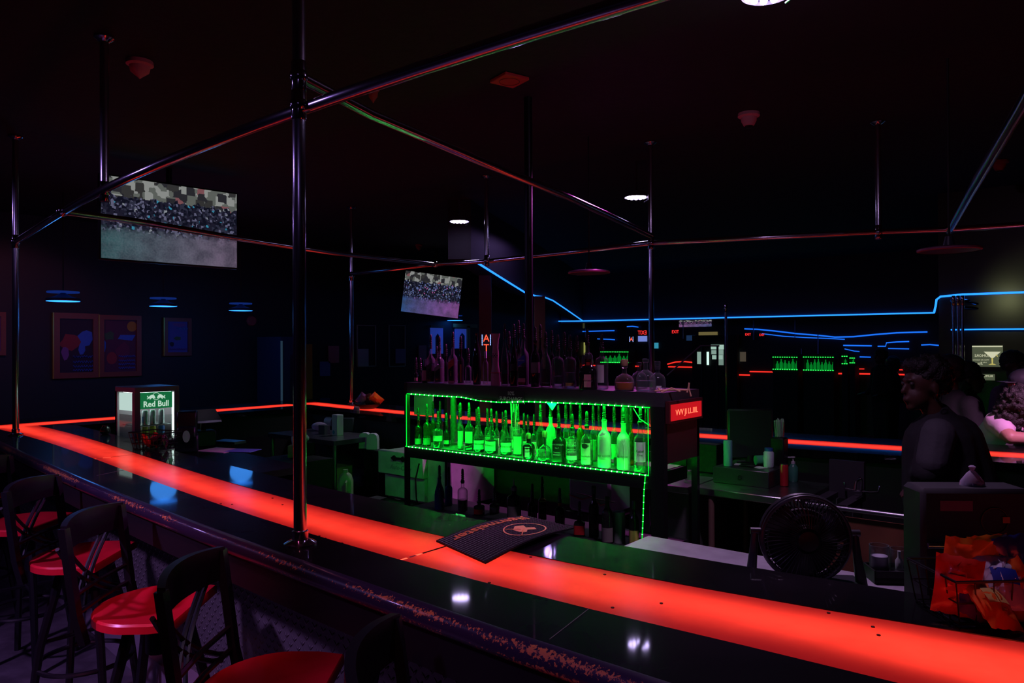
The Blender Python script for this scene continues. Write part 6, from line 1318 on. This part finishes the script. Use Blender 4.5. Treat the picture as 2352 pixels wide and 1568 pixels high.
mb = MB(); mb.add([((x-37.5)*u, yf, z*u) for x, z in ((48,26),(52,26),(51.5,9),(48.5,9))], [(0,1,2,3)]); mb.add([((x-37.5)*u, yf, z*u) for x, z in ((40,6),(60,6),(54,9),(46,9))], [(0,1,2,3)]); mb.add([((x-37.5)*u, yf-.001, z*u) for x, z in ((58,34),(63,29),(64,31),(60,36))], [(0,1,2,3)]); mb.build('martini_stem', M_sy, t)
lettering('lettering', 'RUMORS', 10*u, M_sw, t, ((26-37.5)*u, yf, 32*u), mirror=True); lettering('lettering', 'Where the Customer', 4.6*u, M_sw, t, ((22-37.5)*u, yf, 20*u), mirror=True, shear=.2); lettering('lettering', 'is the', 4*u, M_sw, t, ((32-37.5)*u, yf, 13*u), mirror=True, shear=.2); lettering('lettering', 'Star', 11*u, M_sw, t, ((18-37.5)*u, yf, 9.5*u), mirror=True, shear=.2)
c = sg(2264,873); t = thing('reflected_drink_sign', 'smaller reflected sign strip with reversed writing below the martini sign', 'sign', (c.x,c.y,c.z)); MB().box((0,.01,9*u),(44*u,.03,18*u)).build('sign_panel', MATS['sign_olive'], t); lettering('lettering', 'RUMORS', 8*u, M_sw, t, ((2)*u, -.008, 12*u), mirror=True)
MB().box((-14*u,-.007,4*u),(16*u,.004,6*u)).build('red_patch', glow('patch_red', (.5,.05,.03), .5), t)
for px, lb in ((2190,'violet-lit chrome pole by the dark block, left of three'),(2201,'violet-lit chrome pole by the dark block, middle of three'),(2211,'violet-lit chrome pole by the dark block, right of three')):
    q = WY(px, 700, 8.6); pole(q.x, q.y, 0, 2.19, lb, base=False, joints=(2.15,), r=.014)
for a, b_, lb in (((2184,690),(2226,690),'short red-lit rail above the three violet poles'),((2214,692),(2290,706),'slanting red-lit rail right of the three violet poles'),((2214,705),(2262,710),'lower slanting red-lit rail right of the three violet poles')):
    line([a,b_], 7.6, M_chrome, .016, 'overhead_rail', lb, 'rail')
# ================================================================== PEOPLE
def fused(name, blobs, vox, m_, parent, smooth=4):
    """one continuous surface grown from overlapping tapered limbs: (p0,r0,p1,r1) or (c,r,(sx,sy,sz))"""
    mb = MB()
    for b_ in blobs:
        if len(b_) == 4: mb.capsule(*b_)
        else: mb.sphere(b_[0], b_[1], 18, 12, b_[2])
    o = mb.build(name, m_, parent); r = o.modifiers.new('r', 'REMESH'); r.mode = 'VOXEL'; r.voxel_size = vox; r.use_smooth_shade = True
    s = o.modifiers.new('s', 'SMOOTH'); s.iterations = smooth; s.factor = .5
    dg = bpy.context.evaluated_depsgraph_get(); me = bpy.data.meshes.new_from_object(o.evaluated_get(dg)); o.modifiers.clear(); old = o.data; o.data = me; bpy.data.meshes.remove(old); me.name = name
    me.polygons.foreach_set('use_smooth', [True]*len(me.polygons)); return o
def head(c, yaw, s=1.0, neck=None):
    """facing local -x rotated by yaw"""
    def R(x, y, z): return (c[0]+s*(x*cos(yaw)-y*sin(yaw)), c[1]+s*(x*sin(yaw)+y*cos(yaw)), c[2]+s*z)
    B_ = [(R(.005,0,.03), .088*s, (1.02,.86,1.05)), (R(-.03,0,-.045), .062*s, (1,.9,1.05)), (R(-.06,0,-.095), .026*s, (1,1,.8)),
          (R(-.088,0,.012), .012*s, R(-.106,0,-.022), .012*s), (R(-.092,0,-.055), .013*s, (1,1.5,.5)), (R(-.090,0,-.068), .013*s, (1,1.4,.5)), (R(-.080,0,.035), .02*s, (1,2.2,.5)),
          (R(.01,-.080,-.005), .020*s, (.9,.35,1.4)), (R(.01,.080,-.005), .020*s, (.9,.35,1.4)),
          (R(.02,0,-.06), .05*s, neck or R(.04,0,-.17), .052*s)]
    return B_, R
def eyes(parent, R, s=1.0):
    m = MB()
    for y in (-.032, .032): m.sphere(R(-.081, y, .018), .0105*s, 10, 8)
    m.build('eye', mat('eye_dark', (.05,.04,.04), .15), parent)
def hand(w_, d, up, s=1.0, curl=.3, side=1):
    """palm + four unequal fingers + thumb, from wrist w_ pointing along d"""
    w_, d, up = Vector(w_), Vector(d).normalized(), Vector(up).normalized(); sd = d.cross(up).normalized()*side; Bl = [(w_, .022*s, w_+d*.055*s, .026*s), (w_+sd*.014*s, .02*s, w_+d*.07*s+sd*.022*s, .018*s), (w_-sd*.014*s, .02*s, w_+d*.07*s-sd*.022*s, .018*s)]
    for i, L_ in enumerate((.066,.076,.070,.055)):
        b0 = w_+d*.078*s+sd*(.027-.018*i)*s; k1 = b0+(d+sd*(.18-.12*i))*L_*.5*s; k2 = k1+(d*cos(curl)-up*sin(curl))*L_*.5*s
        Bl += [(b0, .0092*s, k1, .0088*s), (k1, .0088*s, k2, .0075*s)]
    t0 = w_+d*.025*s+sd*.024*s; t1 = t0+(d*.6+sd*.8)*.036*s; t2 = t1+(d*.9+sd*.3-up*.2)*.03*s
    return Bl+[(t0, .013*s, t1, .0105*s), (t1, .0105*s, t2, .0085*s)]
def hairblob(parent, blobs, seed=1, vox=.012, amp=.012, m_=None, name='hair'):
    o = fused(name, blobs, vox, m_ or M_hair, parent, 2); rnd = random.Random(seed)
    for v in o.data.vertices:
        n = v.normal; k = sin(v.co.x*95+seed)*sin(v.co.y*88+2)*sin(v.co.z*92)+.6*sin(v.co.x*210)*sin(v.co.z*190+v.co.y*170); v.co += n*(amp*k+rnd.uniform(0,.004))
    return o
def person(label, r, f, rz=YAW, group=None):
    v = RT*r+FW*f; return thing('person', label, 'person', (v.x, v.y, 0), rz, group)
# ---- bartender, profile to the left
D0 = 3.75; t = person('person in black hoodie with short curly hair and hoop earring behind the bar', (2128-1176)/F*D0, D0)
hb_, R = head((-.02,0,1.50), .12, 1.03, (.06,.0,1.33))
body = hb_+[((.06,0,1.34),.06,(.06,0,1.24),.10), ((.07,0,1.2),.13,(.09,0,.95),.14),((.09,0,.95),.14,(.10,0,.86),.16),
    ((.02,-.10,.86),.095,(.04,-.10,.48),.065),((.04,-.10,.48),.062,(.05,-.10,.08),.045),((.16,.10,.86),.095,(.16,.10,.48),.065),((.16,.10,.48),.062,(.16,.10,.08),.045),
    ((.05,-.10,.045),.04,(-.11,-.10,.035),.034),((.16,.10,.045),.04,(.01,.10,.035),.034),
    ((-.02,-.16,1.27),.055,(-.09,-.14,1.07),.045),((-.09,-.14,1.07),.043,(-.02,-.02,1.03),.028)]+hand((-.03,-.04,1.03),(-.9,-.1,-.35),(0,.2,1),1.0,.5,-1)
fused('body', body, .009, M_skin, t, 2); eyes(t, R, 1.03)
hairblob(t, [(R(.035,0,.075), .098, (1.06,1,.86)), (R(.075,0,.03), .075, (1,1.1,1)), (R(-.02,0,.10), .065, (1.1,1.2,.7)), (R(.10,0,.085),.05,(1,1,1))], 3)
e0 = R(.012,-.093,-.045); MB().tube([(e0[0]+.016*cos(2*pi*i/20), e0[1], e0[2]+.020*sin(2*pi*i/20)) for i in range(20)], .0022, 6, closed=True).build('hoop_earring', M_chrome, t)
fused('hoodie', [((.05,0,1.31),.085,(.06,0,1.16),.16),((.06,.0,1.2),.17,(.08,0,.92),.19),((.15,.03,1.22),.14,(.21,.04,1.0),.155),((.10,0,.95),.19,(.11,0,.82),.19),
    ((-.03,-.13,1.27),.085,(-.085,-.15,1.10),.07),((-.085,-.15,1.10),.07,(-.05,-.0,1.05),.046),((.16,.14,1.28),.08,(.22,.16,1.05),.07),((.22,.16,1.05),.066,(.15,.24,.92),.045),
    ((.06,0,1.36),.062,(.10,0,1.30),.08)], .012, M_cloth, t, 3)
fused('lit_shoulder_patch', [((-.03,-.145,1.275),.083,(-.07,-.165,1.15),.076)], .01, M_clothgrey, t, 2)  # charcoal patch, lighter to imitate light on the shoulder
fused('trousers', [((.02,-.10,.90),.12,(.04,-.10,.46),.085),((.04,-.10,.46),.085,(.05,-.10,.10),.07),((.17,.10,.90),.12,(.16,.10,.46),.085),((.16,.10,.46),.085,(.16,.10,.10),.07)], .014, M_blackmatte, t, 3)
# ---- curly-haired woman leaning on the far bar
D1 = 4.85; t = person('person with long curly dark hair in pale tee leaning on the far bar', (2322-1176)/F*D1, D1); 
hb_, R = head((.02,-.10,1.295), 2.4, .96, (.0,.0,1.21))
body = hb_+[((0,.02,1.18),.10,(-.02,.22,.95),.13),((-.02,.22,.95),.14,(-.02,.26,.86),.15),((-.10,.26,.86),.09,(-.10,.26,.45),.06),((-.10,.26,.45),.058,(-.10,.28,.06),.045),((.07,.26,.86),.09,(.07,.26,.45),.06),((.07,.26,.45),.058,(.07,.28,.06),.045),((-.10,.26,.04),.04,(-.10,.10,.035),.034),((.07,.26,.04),.04,(.07,.10,.035),.034),
    ((-.11,-.02,1.20),.055,(-.125,-.17,1.125),.043),((-.125,-.17,1.125),.042,(.09,-.20,1.115),.030),((.13,-.0,1.2),.055,(.22,-.12,1.13),.043),((.22,-.12,1.13),.042,(.12,-.26,1.11),.03)]+hand((.09,-.20,1.113),(1,.05,-.05),(0,0,1),.95,.3)+hand((.12,-.26,1.11),(-.9,-.2,-.05),(0,0,1),.95,.3)
fused('body', body, .009, M_skinl, t, 2); eyes(t, R)
hairblob(t, [((.01,-.08,1.345),.11,(1.1,1,.95)),((.0,-.04,1.27),.115,(1.1,1,1.1)),((.06,-.06,1.19),.09,(1.2,.9,1.2)),((.08,-.12,1.24),.09,(1,1,1.2)),((-.06,-.05,1.27),.08,(1,1,1.2))], 8, .012, .018)
fused('tee_shirt', [((0,0,1.20),.13,(-.02,.2,.98),.15),((-.02,.2,.98),.155,(-.02,.25,.88),.16),((-.10,-.0,1.20),.075,(-.118,-.10,1.165),.064),((.13,.0,1.2),.075,(.18,-.07,1.16),.062)], .011, M_tee, t, 3)
fused('trousers', [((-.10,.26,.90),.105,(-.10,.26,.45),.075),((-.10,.26,.45),.075,(-.10,.28,.12),.06),((.07,.26,.90),.105,(.07,.26,.45),.075),((.07,.26,.45),.075,(.07,.28,.12),.06)], .014, M_cloth, t, 3)
# ---- man in pale cap beside her
D2 = 5.25
t = person('person in pale cap leaning in at the right edge behind the curly hair', (2360-1176)/F*D2, D2)
hb_, R = head((-.03,.0,1.392), -.15, 1.0, (.04,.03,1.30))
fused('body', hb_+[((.06,.05,1.24),.12,(.08,.28,.95),.14),((.08,.28,.95),.14,(.08,.3,.86),.15),((.0,.3,.86),.09,(.0,.3,.08),.05),((.16,.3,.86),.09,(.16,.3,.08),.05),((.0,.3,.045),.04,(-.12,.25,.035),.034),((.16,.3,.045),.04,(.04,.25,.035),.034),((.16,.0,1.24),.055,(.26,-.12,1.13),.042),((.26,-.12,1.13),.04,(.22,-.34,1.115),.03)]+hand((.22,-.34,1.113),(-.3,-1,0),(0,0,1)), .01, mat('reddish_skin', (.5,.16,.13), .5), t, 2); eyes(t, R)  # skin given a redder base colour
m = fused('cap', [(R(.01,0,.072), .098, (1.08,.98,.78))], .008, M_cap, t, 2)
MB().box((0,0,0),(.075,.13,.008),0,.003).build('cap_brim', M_cap, t, loc=R(-.115,0,.052), rz=-.15)
fused('shirt', [((.06,.04,1.25),.145,(.08,.26,.95),.16),((.16,.0,1.25),.075,(.24,-.09,1.15),.055),((.08,.26,.95),.16,(.08,.3,.86),.165)], .012, M_cloth, t, 3)
fused('trousers', [((.0,.3,.88),.105,(.0,.3,.14),.065),((.16,.3,.88),.105,(.16,.3,.14),.065)], .014, M_blackmatte, t, 3)
# ---- simpler standing patrons farther back
def patron(label, px, D, ztop, cloth, skin, hair='short', cap=False, yaw=.0, s=1.0, lean=0):
    t = person(label, (px-1176)/F*D, D); zc = ztop-.125*s
    hb_, R = head((0,0,zc), yaw, s, (.01,0,zc-.19)); sh = zc-.25*s
    def Q(x, y, z): return (x*cos(yaw)-y*sin(yaw), x*sin(yaw)+y*cos(yaw), z)
    fused('body', hb_+[(Q(.02,0,sh+.02),.10,Q(.02,0,.95),.13),(Q(.02,-.09,.88),.09,Q(.02,-.09,.08),.05),(Q(.02,.09,.88),.09,Q(.02,.09,.08),.05),(Q(.02,-.09,.045),.04,Q(-.12,-.09,.035),.034),(Q(.02,.09,.045),.04,Q(-.12,.09,.035),.034),
        (Q(.02,-.17,sh),.055,Q(.03,-.22,sh-.28),.043),(Q(.03,-.22,sh-.28),.042,Q(-.14,-.2,sh-.36),.03),(Q(.02,.17,sh),.055,Q(.03,.22,sh-.28),.043),(Q(.03,.22,sh-.28),.042,Q(-.14,.2,sh-.36),.03)]+hand(Q(-.14,-.2,sh-.36),Q(-1,0,-.1),(0,0,1))+hand(Q(-.14,.2,sh-.36),Q(-1,0,-.1),(0,0,1),side=-1), .011, skin, t, 2); eyes(t, R, s)
    fused('jacket', [(Q(.02,0,sh+.02),.12,Q(.02,0,.9),.17),(Q(.02,-.14,sh),.085,Q(.03,-.22,sh-.28),.062),(Q(.03,-.22,sh-.28),.06,Q(-.10,-.2,sh-.35),.045),(Q(.02,.14,sh),.085,Q(.03,.22,sh-.28),.062),(Q(.03,.22,sh-.28),.06,Q(-.10,.2,sh-.35),.045)], .014, cloth, t, 3)
    fused('trousers', [(Q(.02,-.09,.9),.11,Q(.02,-.09,.12),.068),(Q(.02,.09,.9),.11,Q(.02,.09,.12),.068)], .016, M_blackmatte, t, 3)
    if hair == 'long': hairblob(t, [(R(.02,0,.06),.10,(1,1,1)),(R(.06,-.02,-.06),.085,(1,1.2,1.5)),(R(.07,0,-.17),.09,(1,1.3,1.5)),(R(.06,0,-.28),.07,(1,1.3,1.2))], 5, .013, .006)
    elif not cap: hairblob(t, [(R(.02,0,.06),.098,(1.04,.96,.85)),(R(.05,0,.02),.07,(1,1.1,1))], 6, .013, .006)
    if cap: fused('cap', [(R(.01,0,.07),.1,(1.08,.98,.80))], .01, M_cap, t, 2); MB().box((0,0,0),(.07,.12,.008),0,.003).build('cap_brim', M_cap, t, loc=R(-.115,0,.05), rz=yaw); hairblob(t, [(R(.05,0,-.01),.075,(1,1.15,.9)),(R(-.03,0,-.085),.045,(1,1.2,.9))], 9, .013, .008)
    return t
patron('person in pale cap with dark beard partly behind the bartender head', 2180, 5.75, 1.615, M_cloth, M_skin, cap=True, yaw=.4)
patron('person with long straight dark hair and blue-grey collar right of the bartender', 2228, 6.3, 1.54, mat('cloth_bluegrey', (.05,.055,.10), .8), M_skin, 'long', yaw=2.6)
patron('person in dark plum hoodie standing below the martini sign', 2330, 6.6, 1.64, mat('cloth_plum', (.13,.06,.12), .85), M_skin, yaw=1.9)
patron('reflected bartender in dark clothes seen above the long thin red line', 2022, 12.2, 1.63, M_cloth, M_skin, yaw=.2)  # mirror image of the bartender, built as a second figure
patron('reflected person in pale cap right of the reflected bartender', 2052, 12.6, 1.49, M_cloth, M_skin, cap=True, yaw=2.8)  # mirror image built as a solid figure
# ================================================================== LIGHTS
def par_light(px, py, z, label, lens=True, power=40, col=(.7,.55,1), target=None, spot=100, loc=None):
    p = W(px, py, z) if loc is None else Vector(loc)
    t = thing('ceiling_spotlight', label, 'ceiling light', (p.x,p.y,p.z), 0, None)
    MB().lathe([(.095,.03),(.1,.0),(.105,-.012),(.098,-.014),(.096,.0)], 26).build('lamp_housing', M_rim, t)
    m = MB()
    for k, (n, r) in enumerate(((1,0),(6,.038),(12,.075))):
        for i in range(n): a = 2*pi*i/n; m.sphere((r*cos(a), r*sin(a), -.006), .0155, 8, 6)
    m.build('led_cluster', M_par, t)
    MB().tube([(.1,0,-.01),(.11,.0,-.05),(.06,.03,-.055)], .004, 6).build('safety_bracket', M_chrome, t)
    MB().tube([(0,0,.03),(0,0,ZC-p.z)], .012, 8).build('drop_stem', M_rim, t)
    if py < 0: lamp('ceiling_glow_fill', 'POINT', (p.x+.02,p.y,p.z+.06), col, 7, .05)  # extra point lamp added to put a glow on the ceiling
    lamp('spot', 'SPOT', (p.x,p.y,p.z-.04), col, power, .08, target or (p.x,p.y,0), spot, .7)
par_light(1055,506,3.0, 'small glowing white round ceiling light left of the black post', power=60, col=(.85,.75,1))
par_light(1461,450,3.0, 'larger glowing white round ceiling light right of the black post', power=60, col=(.85,.75,1))
par_light(1762,-22,3.08, 'round ceiling light glaring at the top frame edge', power=85, col=(.85,.5,1))
# stage wash from behind and beside the camera (same kind of ceiling lights, outside the frame)
lamp('wash', 'SPOT', (-1.6,.15,3.0), (1,.16,.42), 95, .09, rf(-1.36,2.70,.75), 34, .5)
lamp('wash', 'SPOT', (-.2,-.6,3.0), (1,.25,.25), 38, .09, rf(-.75,2.1,.75), 32, .5)
lamp('wash', 'SPOT', (-3.4,-.9,3.0), (.62,.3,1), 320, .09, (-3.6,1.1,.0), 60, .6)
lamp('wash', 'SPOT', (-1.1,-.7,3.0), (.6,.25,1), 85, .09, (-1.15,1.9,.35), 30, .5)
lamp('wash', 'SPOT', (.7,4.4,3.0), (.95,.38,.85), 420, .09, (-.3,5.8,1.2), 32, .6)
lamp('warm_spot', 'SPOT', (-.9,8.1,2.2), (.8,.85,.4), 5, .06, (-.5,8.9,2.05), 100, .6)
lamp('magenta_fill', 'SPOT', (-2.6,4.7,3.1), (1,.12,.85), 230, .08, (-2.9,3.6,1.6), 70, .5)  # unseen lamp added for magenta glints on the top bottles
lamp('poster_fill', 'SPOT', (-8.2,2.6,3.1), (1,.25,.35), 16, .06, (-10,3.0,1.5), 80, .5)  # unseen lamp added to brighten and redden the wall pictures
# unseen lavender lamps added for highlights on poles and bottles
for x, y, e in ((-4.6,-.6,13),(-7.6,.2,12),(.6,-1.2,4),(-5.6,7.6,8)):
    lamp('fill_light', 'SPOT', (x,y,3.05), (.5,.3,1), e, .07, (x,y,0), 176, .05)
# ------------------------------------------------------------------ pieces that belong to a part hang under that part
RULES = {'bull_emblem':['header_panel'],'round_emblem':['mat_body'],'rubber_grid':['mat_body'],'oval_emblem':['front_label'],'led_cluster':['lamp_housing'],'eye':['body'],'hoop_earring':['body'],
 'lit_shoulder_patch':['hoodie'],'cap_brim':['cap'],'key_lock':['drawer_box'],'handle':['hood'],'power_light':['name_strip'],'speaker_ring':['square_plate'],'screen':['bezel'],'lamp_disc':['lamp_shade'],
 'upper_reflection_ring':['lamp_shade'],'can_band':['can_body'],'tape_strip':['box_body'],'teal_swoosh':['box_body'],'dot_column':['sign_board'],'martini_bowl':['sign_panel'],'martini_stem':['sign_panel'],'sign_top_edge':['sign_panel'],
 'screw':['light_panel'],'gold_edge':['picture_frame'],'scribble_line':['picture_board'],'front_window':['cabinet'],'edge_light':['cabinet'],'door_handle':['cabinet_body'],'vent_label':['cabinet_body'],'jug_handle':['jug_body'],
 'oval_badge':['housing'],'sticker':['housing'],'round_dial':['housing'],'orange_tab':['housing'],'print_patch':['bag_film'],'crown_emblem':['box_body'],'club_mark':['frosted_body'],'red_band':['frosted_body'],
 'goose_picture':['glass_body'],'tree_picture':['glass_body'],'lens_window':['dome_cover'],'worktop_seam':['worktop'],
 'lettering':['front_label','card_board','header_panel','mat_body','sign_board','sign_box','sign_panel','sign_face','name_strip','glass_body']}
st_ = lambda o: o.name.split('.')[0]
for root in [o for o in bpy.data.objects if o.parent is None and o.children]:
    kids = list(root.children)
    for ch in kids:
        for want in RULES.get(st_(ch), ()):
            if st_(ch) == 'lettering' and want == 'name_strip' and ch.location.z > .7: want = 'hood'
            m_ = [k for k in kids if st_(k) == want and k is not ch]
            if m_: ch.parent = m_[0]; break
# ================================================================== CAMERA
cd = bpy.data.cameras.new('camera'); cd.sensor_width = 36; cd.lens = F*36/2352; cd.clip_start = .05; cd.clip_end = 100
co = bpy.data.objects.new('camera', cd); C.objects.link(co)
ctr = ray(1176,784).normalized(); rx = (ray(1276,784)-ray(1176,784)).normalized(); up = rx.cross(ctr).normalized()
co.matrix_world = Matrix(((rx.x,up.x,-ctr.x,0),(rx.y,up.y,-ctr.y,0),(rx.z,up.z,-ctr.z,CZ),(0,0,0,1)))
sc = bpy.context.scene; sc.camera = co
w = bpy.data.worlds.new('world'); sc.world = w; w.use_nodes = True; w.node_tree.nodes['Background'].inputs[0].default_value = (.01,.008,.02,1); w.node_tree.nodes['Background'].inputs[1].default_value = .2
sc.view_settings.view_transform = 'Standard'; sc.view_settings.look = 'None'; sc.view_settings.exposure = 0; sc.view_settings.gamma = 1
sc.cycles.use_denoising = True; sc.cycles.max_bounces = 6; sc.cycles.transparent_max_bounces = 16; sc.cycles.sample_clamp_indirect = 3; sc.cycles.caustics_refractive = False; sc.cycles.caustics_reflective = False
